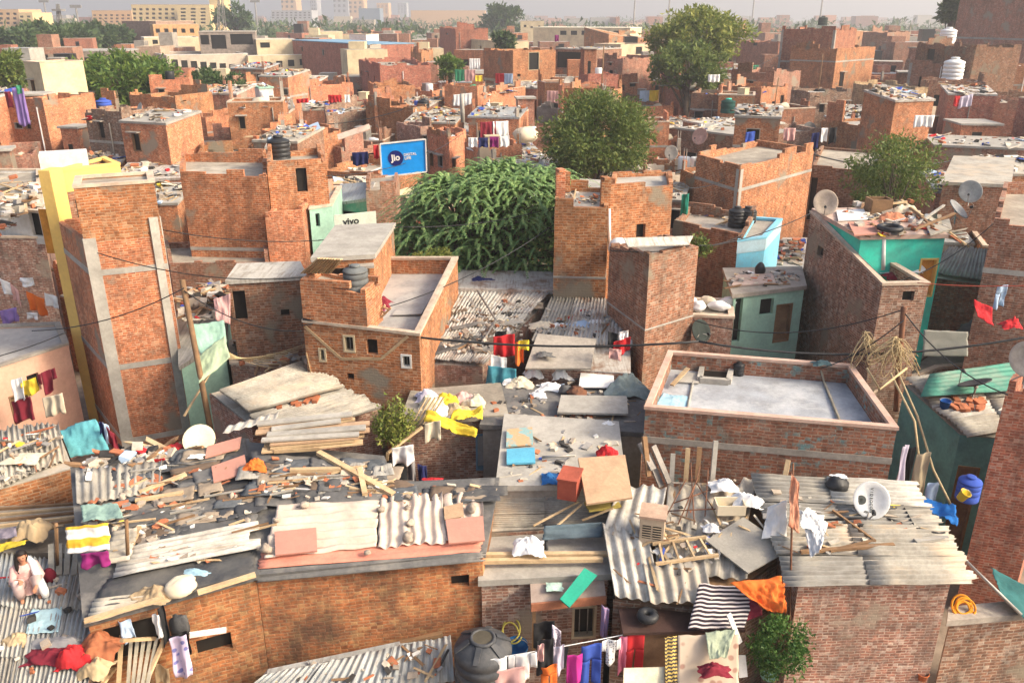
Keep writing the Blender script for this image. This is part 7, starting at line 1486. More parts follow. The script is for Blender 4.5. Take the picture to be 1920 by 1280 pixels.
# --- left middle
pole([D(342, 525, 19.2), D(395, 805, 17.6)], .07, 'dark leaning pole right of the brick tower', WOODB); plank(D(345, 780, 17.8), D(420, 655, 19), 'thin pale lath beside the dark leaning pole', .05, .03)
for i in range(7): wire(D(420, 655+i*3, 18.8), D(520+i*10, 690-i*8, 19.8), .12, 'thin pale cable in the fan below the small brown house', .01, ROPE, 8, 'fan of pale cables')
drape('tarpaulin', 'mint green sheet hanging right of the tower', 'tarpaulin', [D(385, 680, 18.6), D(425, 640, 19.2), D(420, 600, 19.6), D(350, 610, 19.4)], MINT, .06, 62); drape('tarpaulin', 'pale green sheet below the mint green sheet', 'tarpaulin', [D(372, 720, 18), D(432, 670, 18.6), D(420, 628, 19), D(368, 670, 18.6)], mat('sheet_palegreen', (.42, .52, .34), (.34, .42, .28)), .06, 63)
drape('cloth', 'dusty rose cloth hanging beside the small brown house', 'cloth', [D(405, 600, 20.6), D(432, 608, 20.6), D(432, 550, 21), D(400, 560, 21)], C('rose'), .08, 64); litter_px([(335, 600), (345, 530), (425, 535), (420, 600)], 4.15, 150, 25, 'rubble and sticks right of the tower top', size=(.08, .35)); litter_px([(432, 682), (440, 645), (575, 650), (575, 690)], 3.0, 160, 26, 'rubble on the low roof in the shade', size=(.06, .3))
scatter('brick', [(480, 770), (560, 750), (640, 740), (560, 760)], 3.55, 14, 'loose brick on the seam of the beige sheet roof', 'bricks on the beige sheet roof', 12)
drape('tarpaulin', 'turquoise tarpaulin tied up left of the tower foot', 'tarpaulin', [D(118, 862, 16.6), D(205, 845, 16.6), D(180, 786, 17.6), D(106, 805, 17.4)], mat('tarp_turq', (.13, .42, .46), (.1, .33, .36)), .1, 65)
HPX(186, 790, 194, 790, 17.2, 40, C('navy'), 'navy cloth at the tower foot', seed=51); HPX(193, 790, 205, 796, 17.1, 40, C('lightblue'), 'light blue cloth right of the navy cloth', seed=52); HPX(200, 798, 218, 815, 17, 34, C('maroon'), 'crimson cloth at the tower foot', seed=53); HPX(222, 830, 234, 836, 16.6, 26, C('black'), 'black cloth near the tower foot', seed=54)
litter_px([(150, 880), (200, 850), (340, 835), (330, 860), (160, 890)], 3.9, 120, 27, 'sticks and rubbish round the tower foot', size=(.06, .3))
# pink house front
for i, (x0, y0, x1, y1, dp, m, k, lb) in enumerate([(22, 712, 42, 706, 40, 'white', 'sheet', 'white cloth on the pink house line'), (40, 715, 68, 706, 28, 'yellow', 'sheet', 'yellow printed cloth on the pink house line'), (72, 700, 102, 688, 40, 'maroon', 'shirt', 'maroon shirt on the pink house line'), (80, 745, 118, 735, 36, 'cream', 'sheet', 'cream cloth draped from the pink house wall'), (22, 752, 58, 742, 40, 'maroon', 'sheet', 'dark red curtain at the pink house door')]): HPX(x0, y0, x1, y1, 19.3, dp, C(m), lb, k, 60+i, group='laundry of the pink house')
for i, (x0, y0, x1, y1, dp, m, k, lb) in enumerate([(0, 520, 20, 530, 26, 'white', 'sheet', 'white cloth at the left end of the upper left line'), (20, 530, 36, 545, 30, 'rose', 'sheet', 'rose cloth on the upper left line'), (50, 545, 84, 560, 34, 'orange', 'sheet', 'bright orange cloth on the upper left line'), (84, 548, 108, 555, 24, 'white', 'sheet', 'white cloth right of the orange cloth'), (38, 520, 62, 520, 16, 'white', 'sheet', 'white towel above the orange cloth'), (0, 582, 32, 575, 26, 'purple', 'sheet', 'purple cloth at the left edge above the pink house'), (50, 585, 72, 585, 12, 'white', 'trousers', 'short white trousers under the orange cloth')]): HPX(x0, y0, x1, y1, 24, dp, C(m), lb, k, 70+i, group='laundry at the upper left')
wire(D(-20, 672, 19.5), D(125, 622, 20.5), .05, 'thin black cable over the pink house roof', .015)
litter_px([(-10, 445), (0, 335), (75, 330), (75, 385)], 6.1, 150, 28, 'rubble on the roof behind the white upper room', size=(.08, .35)); root = thing('white_block', 'white plastered tank box on the yellow house', 'tank box', D(125, 325, 24.5)); a = P(80, 330, 7.6); mb = MB(); mb.box(D(125, 322, 24.6)+V((0, 0, .2)), (1.25, .8, .75), .45); mb.build('body', WHT, root)
litter_px([(0, 905), (0, 815), (105, 800), (130, 865)], lifted([(-60, 935), (140, 878), (108, 795)], [3.15, 3.15, 3.4], .2), 40, 29, 'rags on the scalloped sheet roof'); pile('cloth', 'white cloth thrown on the scalloped sheet roof', 'cloth', P(45, 860, 3.4), (.35, .25, .12), C('cream'), 130)
# --- left front: woman, clothes, sticks
def person():
    f0 = PL(58, 1112, rC)+V((0, 0, .02)); root = thing('person', 'woman in a pale pink tunic squatting on the grey sheets', 'person', f0); root.rotation_euler = (0, 0, .55); root.scale = (.86, .86, .95)
    me = bpy.data.meshes.new('body')
    J = [((0, .06, .2), .12), ((0, .05, .36), .12), ((0, .0, .52), .125), ((0, -.03, .62), .07), ((0, -.05, .68), .05), ((0, -.075, .755), .082), ((0, -.085, .84), .085),
        ((-.1, .0, .2), .09), ((-.17, -.3, .42), .07), ((-.15, -.2, .05), .045), ((-.15, -.34, .025), .035),
        ((.1, .0, .2), .09), ((.17, -.3, .42), .07), ((.15, -.2, .05), .045), ((.15, -.34, .025), .035),
        ((-.17, -.01, .55), .055), ((-.24, -.1, .36), .042), ((-.14, -.3, .47), .032), ((-.09, -.37, .49), .026),
        ((.17, -.01, .55), .055), ((.25, -.14, .38), .042), ((.15, -.32, .30), .032), ((.1, -.39, .27), .026)]
    E = [(0, 1), (1, 2), (2, 3), (3, 4), (4, 5), (5, 6), (0, 7), (7, 8), (8, 9), (9, 10), (0, 11), (11, 12), (12, 13), (13, 14), (2, 15), (15, 16), (16, 17), (17, 18), (2, 19), (19, 20), (20, 21), (21, 22)]
    fb = []
    for hb, sx in ((18, 1), (22, 1)):   # four fingers and a thumb on each hand
        hx, hy, hz_ = J[hb][0]
        for k in range(4):
            i0 = len(J); x = hx+(-.024+.016*k); L = (.05, .058, .055, .042)[k]; J.append(((x, hy-.03, hz_-.003), .0085)); J.append(((x, hy-.03-L*.6, hz_-.012), .008)); J.append(((x, hy-.03-L*.9, hz_-.04), .0065)); E += [(hb, i0), (i0, i0+1), (i0+1, i0+2)]
        i0 = len(J); s = 1 if hx < 0 else -1; J.append(((hx+s*.032, hy-.01, hz_-.01), .009)); J.append(((hx+s*.045, hy-.04, hz_-.022), .008)); E += [(hb, i0), (i0, i0+1)]
    me.from_pydata([j[0] for j in J], E, []); o = bpy.data.objects.new('body', me); COL.objects.link(o); o.parent = root; me.materials.append(SKIN)
    sk = o.modifiers.new('skin', 'SKIN'); o.modifiers.new('sub', 'SUBSURF').render_levels = 2
    lay = me.skin_vertices[0].data if me.skin_vertices else None
    if lay is None:
        import bmesh; bm = bmesh.new(); bm.from_mesh(me); bm.verts.layers.skin.verify(); bm.to_mesh(me); bm.free(); lay = me.skin_vertices[0].data
    for i, j in enumerate(J): lay[i].radius = (j[1]*(.86 if i == 6 else 1), j[1]); lay[i].use_root = i == 0
    def ch(nm, mb, m, sm=True): q = bpy.data.objects.new(nm, mb.mesh(nm, m, V((0, 0, 0)), sm)); COL.objects.link(q); q.parent = root; return q
    TN = printed('tunic_pink', (.58, .36, .33), (.68, .50, .45), 16, .3); mb = MB()
    prof = [(.05, .635, -.03), (.13, .60, -.015), (.185, .55, .0), (.175, .45, .02), (.165, .36, .03), (.175, .25, .02), (.195, .14, .01), (.21, .06, .0)]
    def tun(u, v):
        i = v*(len(prof)-1); k = min(int(i), len(prof)-2); t = i-k; r = prof[k][0]*(1-t)+prof[k+1][0]*t; z = prof[k][1]*(1-t)+prof[k+1][1]*t; yo = prof[k][2]*(1-t)+prof[k+1][2]*t
        a = u*6.2832; r2 = r*(1+.07*math.sin(a*7)*v); return (r2*1.12*math.cos(a), yo+r2*.86*math.sin(a), z)
    mb.grid(tun, 28, 14); ch('tunic', mb, TN)
    for s, kn in ((-1, 8), (1, 12)):     # sleeves and loose trousers
        mb = MB(); a, b, c = (V(J[i][0]) for i in ((15, 16, 17) if s < 0 else (19, 20, 21))); mb.tube([a+V((-s*.05, 0, .03)), a, (a+b)/2, b, b+(c-b)*.55], [.07, .078, .07, .064, .055], 10); ch('sleeve', mb, TN)
        mb = MB(); h, k, t = V(J[7 if s < 0 else 11][0]), V(J[kn][0]), V(J[kn+1][0]); mb.tube([h, (h+k)/2, k+V((0, -.01, .02)), (k+t)/2, t+V((0, 0, .03))], [.11, .105, .1, .095, .075], 12); ch('trouser_leg', mb, C('pink') if 0 else mat('cloth_palepink', (.64, .47, .44)))
    mb = MB(); mb.tube([(-.02, .07, .66), (.09, .02, .68), (.15, -.07, .62), (.17, -.16, .5), (.2, -.26, .36), (.24, -.34, .16), (.25, -.36, .04)], [.03, .05, .062, .066, .07, .08, .06], 10); ch('scarf', mb, C('white'))
    mb = MB(); mb.lump((0, -.05, .785), (.108, .112, .125), 3, .08, 2, 16, 12); 
    hv = [v for v in mb.v]; mb.v = [(x, (y if y > -.09 or z > .835 else -.09+(y+.09)*.2+.02), z) for x, y, z in hv]; ch('hair', mb, HAIR)
    mb = MB(); mb.tube([(-.03, -.03, .84), (-.085, -.06, .76), (-.105, -.08, .68), (-.11, -.1, .58), (-.1, -.12, .5)], [.05, .045, .04, .034, .012], 8); ch('plait', mb, HAIR)
    for s in (-1, 1):
        mb = MB(); mb.lump((s*.03, -.152, .80), (.012, .006, .008), 1, 0, 1, 8, 6); ch('eye', mb, BLK)
        mb = MB(); mb.lump((s*.083, -.07, .785), (.012, .02, .028), 1, .1, 1, 8, 6); ch('ear', mb, SKIN)
    mb = MB(); mb.lump((0, -.163, .775), (.012, .016, .02), 1, 0, 1, 8, 6); ch('nose', mb, SKIN); mb = MB(); mb.lump((0, -.15, .745), (.024, .008, .006), 1, 0, 1, 8, 6); ch('mouth', mb, mat('lips', (.3, .08, .07)))
person()
lump('red_bag', 'dark red bag beside the squatting woman', 'bag', PL(96, 1088, rC), (.1, .09, .14), C('maroon'), 4, .15)
for i, (x, y, w, d, h, cn, lb) in enumerate([(92, 1232, .34, .2, .14, 'maroon', 'dark red cloth spread left of the brown cloth'), (142, 1240, .26, .24, .3, 'red', 'crimson cloth heap beside the brown cloth'), (190, 1218, .32, .28, .26, 'brown', 'brown orange cloth heap on the near roof'), (180, 1258, .2, .2, .2, 'tan', 'tan round bundle in the near left corner'), (112, 1206, .4, .14, .1, 'grey', 'grey shawl along the near roof ridge'), (30, 1200, .18, .14, .1, 'tan', 'rusty stone like bundle on the near grey roof')]):
    pile('cloth', lb, 'cloth', PL(x, y, rC), (w, d, h*1.3), C(cn) if cn != 'brown' else mat('cloth_rustbrown', (.36, .13, .06), (.28, .09, .04)), 140+i)
drape('plastic_sheet', 'pale blue plastic lying on the near grey roof', 'plastic sheet', dq([(48, 1190), (110, 1188), (118, 1142), (60, 1146)], rC, .03), mat('plastic_pale', (.40, .58, .62), (.36, .5, .54)), .03, 67)
for i, (pts, lb) in enumerate([([(222, 1290), (228, 1190)], 'upright pale stake left of the stick bundle'), ([(268, 1290), (312, 1190)], 'thick pale bamboo leaning right of the stick bundle'), ([(228, 1200), (290, 1196)], 'pale cross bar over the stick bundle'), ([(190, 1285), (222, 1242)], 'thin pale stick in the near left corner')]): plank(D(*pts[0], 9.9), D(*pts[1], 10.5), lb, .06, .05)
for i in range(5): plank(D(240+i*9, 1285, 9.9), D(246+i*12, 1196, 10.5), 'grey stick in the bundle by the near doorway', .05, .03, mat('wood_grey2', (.4, .36, .28)), 'sticks bundled by the doorway')
for i, (x0, y0, x1, y1, dp, m, lb) in enumerate([(222, 1162, 246, 1158, 38, 'lightblue', 'pale blue cloth with floral top in the doorway'), (286, 1150, 304, 1146, 42, 'white', 'white pointed cloth at the doorway'), (296, 1136, 308, 1132, 70, 'black', 'black cloth at the right side of the doorway'), (318, 1190, 352, 1180, 44, 'black', 'black cloth at the wall by the black window'), (290, 1240, 318, 1250, 34, 'tan', 'peach cloth on the ground by the wall')]): HPX(x0, y0, x1, y1, 10.45, dp, C(m), lb, 'sheet', 150+i, group='clothes by the near doorway')
HPX(318, 1195, 350, 1186, 10.3, 75, printed('cloth_flowers', (.62, .52, .66), (.2, .2, .45), 9, .35), 'white and violet flowered cloth on the orange wall', 'sheet', 156)
lump('tarp_hood', 'dark tarpaulin hood on the front wall near the violet cloth', 'tarpaulin', D(338, 1180, 10.6)-V((0, 0, .1)), (.16, .08, .22), TAR, 5, .3)
plank(D(355, 1190, 10.5), D(424, 1180, 10.75), 'white plaster lintel over the black window', .05, .08, WHT)
drape('cloth', 'white and yellow quilt airing on a line at the left', 'quilt', [D(126, 1038, 11.25), D(205, 1030, 11.25), D(203, 980, 11.45), D(123, 988, 11.45)], striped('quilt', (.78, .74, .68), (.75, .42, .04), 'Y', .45, .55), .05, 68); HPX(152, 1036, 202, 1030, 11.2, 26, C('plum'), 'plum cloth hanging below the quilt', seed=57)
drape('tarpaulin', 'sage green tarpaulin behind the quilt', 'tarpaulin', [D(155, 978, 12.15), D(232, 970, 12.2), D(220, 942, 12.7), D(152, 950, 12.6)], mat('tarp_sage', (.26, .38, .33), (.2, .3, .26)), .06, 69); pile('cloth', 'beige cloth heap on the sticks behind the woman', 'cloth', P(62, 1000, 3.1), (.35, .3, .4), C('tan'), 160); drape('cloth', 'yellow cloth behind the woman', 'cloth', [D(-10, 1036, 12.3), D(45, 1020, 12.3), D(52, 1010, 12.6), D(-10, 1020, 12.6)], C('yellow'), .05, 70); drape('cloth', 'grey violet cloth at the left edge', 'cloth', [D(-15, 1012, 12.6), D(32, 1006, 12.6), D(30, 985, 13), D(-15, 992, 13)], mat('cloth_greyviolet', (.28, .24, .28)), .05, 71)
for i in range(6): plank(P(-20, 1010-i*11, 3.0), P(120+i*16, 985-i*9, 3.1), 'long thin stick lying between the two left roofs', .05, .05, [WOOD, WOODB][i % 2], 'long sticks at the left edge')
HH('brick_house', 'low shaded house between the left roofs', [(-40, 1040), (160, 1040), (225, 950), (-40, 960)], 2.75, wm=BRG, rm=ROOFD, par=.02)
for i in range(4): plank(PL(98+i*14, 1082, rC)+V((0, 0, .05)), PL(100+i*16, 1038, rC)+V((0, 0, .2)), 'short grey board end stacked behind the near grey roof', .09, .04, mat('wood_grey3', (.36, .33, .27)), 'board ends behind the near grey roof')
litter_px([(480, 1285), (500, 1265), (830, 1195), (835, 1268)], lifted([(470, 1290), (835, 1268), (832, 1192)], [1.75, 1.75, 2.0], .2), 40, 30, 'sticks and scraps on the wet tin lean-to'); litter_px([(0, 1280), (0, 1060), (200, 1070), (120, 1280)], rC, 26, 32, 'small scraps on the near grey roof', lift=.04)
mb = MB(); mb.bar(D(480, 1268, 11), D(830, 1188, 11.5), .08, .08); tag(mb.build('beam', WOODB), 'dark beam along the foot of the sooty wall', 'beam')
wire(D(105, 988, 11.46), D(235, 978, 11.46), .03, 'line carrying the quilt at the left', .01); pole([P(108, 1075, 2.9), D(105, 982, 11.46)], .03, 'thin post at the left end of the quilt line', WOODB); pole([PL(240, 1050, rA), D(237, 974, 11.46)], .03, 'thin post at the right end of the quilt line', WOODB)
# ------------------------------------------------------------ things on the houses further back
BK = 'black water tanks on the far roofs'
tank(tuple(P(1542, 48, 10.5)), .75, 1.35, mat('tank_green', (.03, .045, .035)), 'dark green tank on top of the tall windowless block', 4); tank(tuple(P(1775, 82, 9.32)), .8, 1.5, WHTP, 'white water tank, the upper one of the two', 4, seg=18); tank(tuple(P(1784, 151, 7.1)), .8, 1.7, WHTP, 'white water tank, the lower and bigger one', 4, seg=18); tank(tuple(P(525, 302, 6.9)), .42, .9, BLK, 'black water tank above the long orange house', 4)
tank(tuple(P(1364, 212, 5.6)), .5, .95, mat('tank_darkgreen', (.01, .06, .05)), 'dark green drum under the turquoise cover', 2, 'drum', lid=TURQ); tank(tuple(P(197, 212, 6.0)), .5, .9, C('blue'), 'blue drum on the wall in front of the dense tree', 3, 'drum'); tank(tuple(P(916, 225, 4.6)), .4, 1.2, WHTP, 'white drum below the orange brick box', 3, 'drum')
dish(tuple(P(1258, 305, 4.8)), .38, (-.4, -.8, .3), mat('dish_cream2', (.7, .62, .52)), 'cream dish right of the round tree', stand=.5); dish(tuple(P(1312, 270, 5.2)), .5, (-.6, -.6, .4), mat('dish_pink', (.62, .36, .28)), 'pinkish dish against the slab roofed house', stand=.4); lump('white_mound', 'cream sack mound right of the laundry rack', 'sack', P(985, 265, 4.6), (.8, .6, .5), C('cream'), 9, .2)
dish(tuple(P(1815, 385, 5.4)), .42, (-.5, -.7, .4), mat('dish_grey2', (.45, .43, .40)), 'grey dish below the square window house', stand=.5)
for i, (x0, y0, x1, y1, Y_, dp, cn, lb) in enumerate([(22, 165, 44, 166, 50, 70, 'purple', 'long purple cloth down the lit brick tower'), (30, 160, 40, 160, 49.8, 16, 'green', 'green cloth on the lit brick tower'), (8, 172, 20, 172, 50.3, 30, 'maroon', 'maroon cloth on the lit brick tower'), (156, 232, 176, 232, 57, 28, 'green', 'green cloth in front of the low brick house'), (195, 232, 212, 230, 56, 22, 'maroon', 'maroon cloth left of the posts'), (262, 264, 274, 264, 52, 20, 'red', 'red cloth in the posts gap'), (232, 268, 262, 266, 52, 12, 'cream', 'cream cloth in the posts gap'), (615, 178, 640, 178, 64, 14, 'red', 'crimson cloth on the long low wall'), (646, 178, 656, 178, 64, 14, 'white', 'white cloth on the long low wall'), (556, 186, 578, 184, 63, 8, 'red', 'red cloth left of the long low wall'), (1398, 248, 1416, 246, 41, 30, 'blue', 'bright blue cloth by the white edged roof'), (1470, 240, 1492, 240, 41, 24, 'rose', 'rose cloth left of the black and white laundry'), (1522, 250, 1536, 248, 40, 30, 'navy', 'navy cloth in the laundry left of the rusty hut'), (1540, 240, 1552, 240, 40, 26, 'white', 'white cloth in the laundry left of the rusty hut'), (1556, 240, 1570, 238, 40, 30, 'black', 'black cloth in the laundry left of the rusty hut'), (1715, 216, 1752, 216, 44, 22, 'white', 'white and green cloth on the rusty hut'), (1800, 182, 1824, 176, 52, 22, 'lavender', 'lavender cloth between orange walls at the right'), (1790, 180, 1800, 180, 52, 20, 'red', 'red cloth left of the lavender cloth'), (700, 272, 710, 272, 36.5, 26, 'red', 'red cloth at the left edge of the billboard'), (660, 286, 690, 284, 37, 24, 'navy', 'navy cloth in the brick shed left of the billboard'), (878, 258, 895, 258, 42, 18, 'white', 'white cloth at the left of the laundry rack'), (897, 258, 915, 258, 42, 18, 'navy', 'navy cloth on the laundry rack'), (918, 256, 935, 256, 42, 20, 'plum', 'plum cloth on the laundry rack'), (938, 256, 955, 254, 42, 20, 'white', 'white cloth at the right of the laundry rack'), (850, 178, 885, 174, 60, 22, 'white', 'white sheet above the laundry rack'), (1328, 140, 1350, 140, 66, 14, 'white', 'white cloth behind the tall tree'), (1040, 66, 1048, 66, 110, 12, 'plum', 'plum cloth on the veranda house roof'), (880, 110, 900, 110, 90, 20, 'white', 'white cloth right of the small green tree')]):
    HPX(x0, y0, x1, y1, Y_, dp, C(cn), lb, 'sheet', 200+i, group='laundry on the far roofs')
board([D(634, 262, 41), D(694, 242, 41.5), D(692, 232, 41.8), D(632, 252, 41.4)], .05, mat('board_buff', (.66, .48, .38)), 'buff sheet tilted behind the billboard'); pole([D(868, 230, 47), D(866, 176, 47.2)], .12, 'pale concrete post near the laundry rack', CONL, 'post', 'post')
# masts on the skyline
def mast(px, py0, py1, Y_, label, w=.9):
    b = D(px, py1, Y_); t = D(px, py0, Y_); b.z = 0; root = thing('lattice_mast', label, 'mast', b); mb = MB(); n = 10
    for sx, sy in ((-1, -1), (1, -1), (1, 1), (-1, 1)): mb.bar(b+V((sx*w, sy*w, 0)), t+V((sx*w*.2, sy*w*.2, 0)), .16, .16)
    for k in range(n):
        z0, z1 = k/n, (k+1)/n; s0, s1 = w*(1-.8*z0), w*(1-.8*z1); h = (t-b)
        for sgn in (1, -1): mb.bar(b+h*z0+V((-s0*sgn, -s0, 0)), b+h*z1+V((s1*sgn, -s1, 0)), .1, .1)
    mb.build('lattice', STEEL, root); mb = MB(); mb.box(t-V((0, 0, 1.2)), (w*2.2, w*2.2, .4)); mb.build('platform', STEEL, root)
mast(108, 8, 60, 190, 'lattice mast over the dark grove'); mast(412, -30, 70, 200, 'tall lattice mast beside the hazy tree', 1.2)
for i, (x, y0, Y_, lb) in enumerate([(82, 4, 420, 'floodlight mast at the far left of the skyline'), (1192, -30, 500, 'thin hazy mast left of the tall tree'), (1258, -40, 520, 'thick hazy mast just left of the tall tree'), (1418, -40, 560, 'hazy mast right of the tall tree'), (1546, -30, 480, 'hazy mast above the dark green tank'), (478, 4, 430, 'floodlight mast left of the hazy towers'), (142, 14, 360, 'small mast over the dark grove')]):
    t = D(x, y0, Y_); b = V((t.x, t.y, 0)); root = thing('floodlight_mast', lb, 'mast', b, 'thin masts on the skyline'); mb = MB(); mb.tube([b, t], [.55, .35], 6); mb.build('pole', STEEL, root); mb = MB(); mb.box(t+V((0, 0, .3)), (4.5, .6, 1.1)); mb.build('lamp_head', STEEL, root)
# clutter of the generated houses
rs_ = random.Random(77)
for (ix, x, y, z, w, d, a, ft, lab, px, py, sheet) in FILL:
    if py < 60 or px < -60 or px > 1980: continue
    R = lambda u, v: V((x+u*math.cos(a)-v*math.sin(a), y+u*math.sin(a)+v*math.cos(a), z+(.1+.35*(v/d+.5) if sheet else .02)))
    pts = []
    for k in range(int(36+rs_.random()*50)):
        cx, cy = rs_.uniform(-.4, .4)*w, rs_.uniform(-.4, .4)*d
        if rs_.random() < .6: cx, cy = rs_.choice([(cx, -.38*d), (cx, .38*d), (.38*w, cy), (-.38*w, cy)])
        pts.append(R(cx+rs_.gauss(0, .12), cy+rs_.gauss(0, .12)))
    short = lab.split(', ')[0]+', '+lab.split(', ')[1]
    litter(pts, 0, ix, (.08, .32), (5, 4, 6, 4, 4, 4, 3, 4, .6, .6, .4, .8), big=.07, label='rubbish and odds on the roof of a far brick house')
    if ft == 'tank': tank(tuple(R(w*.2, d*.15)), .45, .95, rs_.choice([BLK, BLK, BLK, C('blue')]), 'water tank on the '+short.replace(' with a dark tank on its roof', ''), 3, group='water tanks on the far roofs', seg=14)
    if ft == 'wash':
        for q in range(2): cn = rs_.choice(['white', 'red', 'blue', 'yellow', 'lightblue', 'rose', 'maroon', 'green']); u = -.3*w+q*w*.3; hang(R(u, 0)+V((0, 0, 1.5)), R(u+.9, 0)+V((0, 0, 1.5)), .9, C(cn), '%s cloth on the %s' % (cn, short.replace(' with washing across its roof', '')), 'hanging_cloth', ix+q, 'laundry on the far roofs')
for (poly, z, i) in BROOF:
    q = inset(ccw(poly), .3); c0 = sum(q, V((0, 0, 0)))/len(q); pts = []
    for k in range(30+(i*13) % 30):
        e = rs_.randrange(len(q)); p = q[e]+(q[(e+1) % len(q)]-q[e])*rs_.random(); p = p+(c0-p)*(rs_.random()**2*.8); pts.append(V((p.x, p.y, z+.02)))
    litter(pts, 0, 500+i, (.08, .3), (5, 4, 6, 4, 4, 4, 3, 4, .6, .6, .4, .8), big=.06, label='rubbish and odds on the flat roof of a far house')


WG = 'thin black wires between the roofs'
for i, (x0, y0, Y0, x1, y1, Y1, s) in enumerate([(170, 470, 20.6, 566, 520, 20, .3), (300, 430, 21.5, 740, 430, 24, .35), (566, 610, 18.6, 1040, 420, 23.5, .5), (740, 425, 23.5, 1145, 350, 27, .4), (1145, 470, 19.6, 1520, 400, 25, .4), (1310, 460, 21, 1392, 440, 24.5, .1), (1655, 535, 20.5, 1862, 420, 23, .3), (1695, 580, 17.3, 1300, 600, 20.5, .45), (1695, 585, 17.3, 1890, 740, 14.6, .25), (1695, 600, 17.2, 1540, 690, 17.4, .15), (345, 540, 19, 60, 620, 20, .25), (345, 545, 19, 566, 620, 18.8, .3), (612, 330, 29, 868, 250, 44, .5), (1526, 290, 35, 1790, 300, 40, .4), (450, 220, 55, 770, 200, 58, .8), (1222, 160, 70, 1466, 100, 92, 1.), (1262, 350, 27.5, 1388, 318, 34, .3)]):
    wire(D(x0, y0, Y0), D(x1, y1, Y1), s, 'thin black wire sagging from roof to roof', .014 if Y0 < 30 else .03, group=WG)

# things standing about on the far roofs, each told by its house
PM = {}
def m_cyl(r, h, m): 
    def f(): mb = MB(); mb.lathe([(0, 0), (r, 0), (r*1.03, h*.3), (r, h*.62), (r*1.03, h*.95), (r*.9, h), (0, h)], (0, 0, 0), 12); return mb, m, True
    return f
def m_box(sx, sy, sz, m):
    def f(): mb = MB(); mb.box((0, 0, sz/2), (sx, sy, sz)); mb.box((0, 0, sz+.02), (sx*1.1, sy*1.1, .05)); return mb, m, False
    return f
def m_pole(h):
    def f(): mb = MB(); mb.tube([(0, 0, 0), (.05, 0, h*.5), (.02, .05, h)], .04, 5); return mb, WOODB, True
    return f
def m_dish(m):
    def f():
        mb = MB(); R = V((0, 0, 1)).rotation_difference(V((-.4, -.8, .35)).normalized()).to_matrix(); mb.lathe([(0, -.02), (.2, 0), (.38, .08), (.4, .1), (.37, .1), (.2, .03), (0, .01)], (0, 0, .5), 16, R=R); mb.tube([(0, 0, 0), (0, .05, .5)], .03, 5); return mb, m, True
    return f
KINDS = [('drum', 'drum', proto('drum|b', m_cyl(.3, .8, C('blue'))), 'blue'), ('drum', 'drum', proto('drum|k', m_cyl(.32, .75, BLK)), 'black'), ('drum', 'drum', proto('drum|w', m_cyl(.3, .8, WHTP)), 'white'), ('air_cooler', 'air cooler', proto('air_cooler|1', m_box(.7, .6, .8, CREAM)), 'cream'), ('air_cooler', 'air cooler', proto('air_cooler|2', m_box(.7, .7, .75, STEEL)), 'grey'),
    ('pole', 'pole', proto('pole|1', m_pole(2.2)), 'thin'), ('pole', 'pole', proto('pole|2', m_pole(3.0)), 'tall'), ('satellite_dish', 'satellite dish', proto('satellite_dish|1', m_dish(CONL)), 'pale'), ('satellite_dish', 'satellite dish', proto('satellite_dish|2', m_dish(TARG)), 'dark'), ('sack', 'sack', proto('sack|1', m_lump(C('cream'), 3, (.45, .32, .28), .25)), 'cream'), ('sack', 'sack', proto('sack|2', m_lump(C('white'), 5, (.5, .35, .25), .3)), 'white'), ('rag_heap', 'rag heap', proto('rag_heap|1', m_lump(C('maroon'), 6, (.45, .35, .2), .5, 2.2)), 'maroon'), ('rag_heap', 'rag heap', proto('rag_heap|2', m_lump(C('green'), 7, (.4, .35, .22), .5, 2.2)), 'green'), ('rag_heap', 'rag heap', proto('rag_heap|3', m_lump(C('black'), 8, (.5, .35, .22), .5, 2.2)), 'black')]
for (ix, x, y, z, w, d, a, ft, lab, px, py, sheet) in FILL:
    if px < -30 or px > 1950 or sheet: continue
    rs = random.Random(ix); q = lab.split(' house with ')[0]; place = lab.split(', ')[1]
    for k in range(2 if rs.random() < .75 else 1):
        nm, ct, me, cl = KINDS[rs.randrange(len(KINDS))]; u, v = rs.uniform(-.36, .36)*w, rs.choice([-.3, .25, .33])*d*rs.uniform(.7, 1)
        l_ = '%s %s on the %s house %s' % (cl, ct, q, place)
        if l_ in LABELS or len(l_.split()) > 16: continue
        put(me, nm, (x+u*math.cos(a)-v*math.sin(a), y+u*math.sin(a)+v*math.cos(a), z+.01), (0, 0, rs.uniform(0, 6.28) if nm != 'satellite_dish' else rs.uniform(-.6, .6)), rs.uniform(.8, 1.15), l_, ct, 'things on the far roofs')

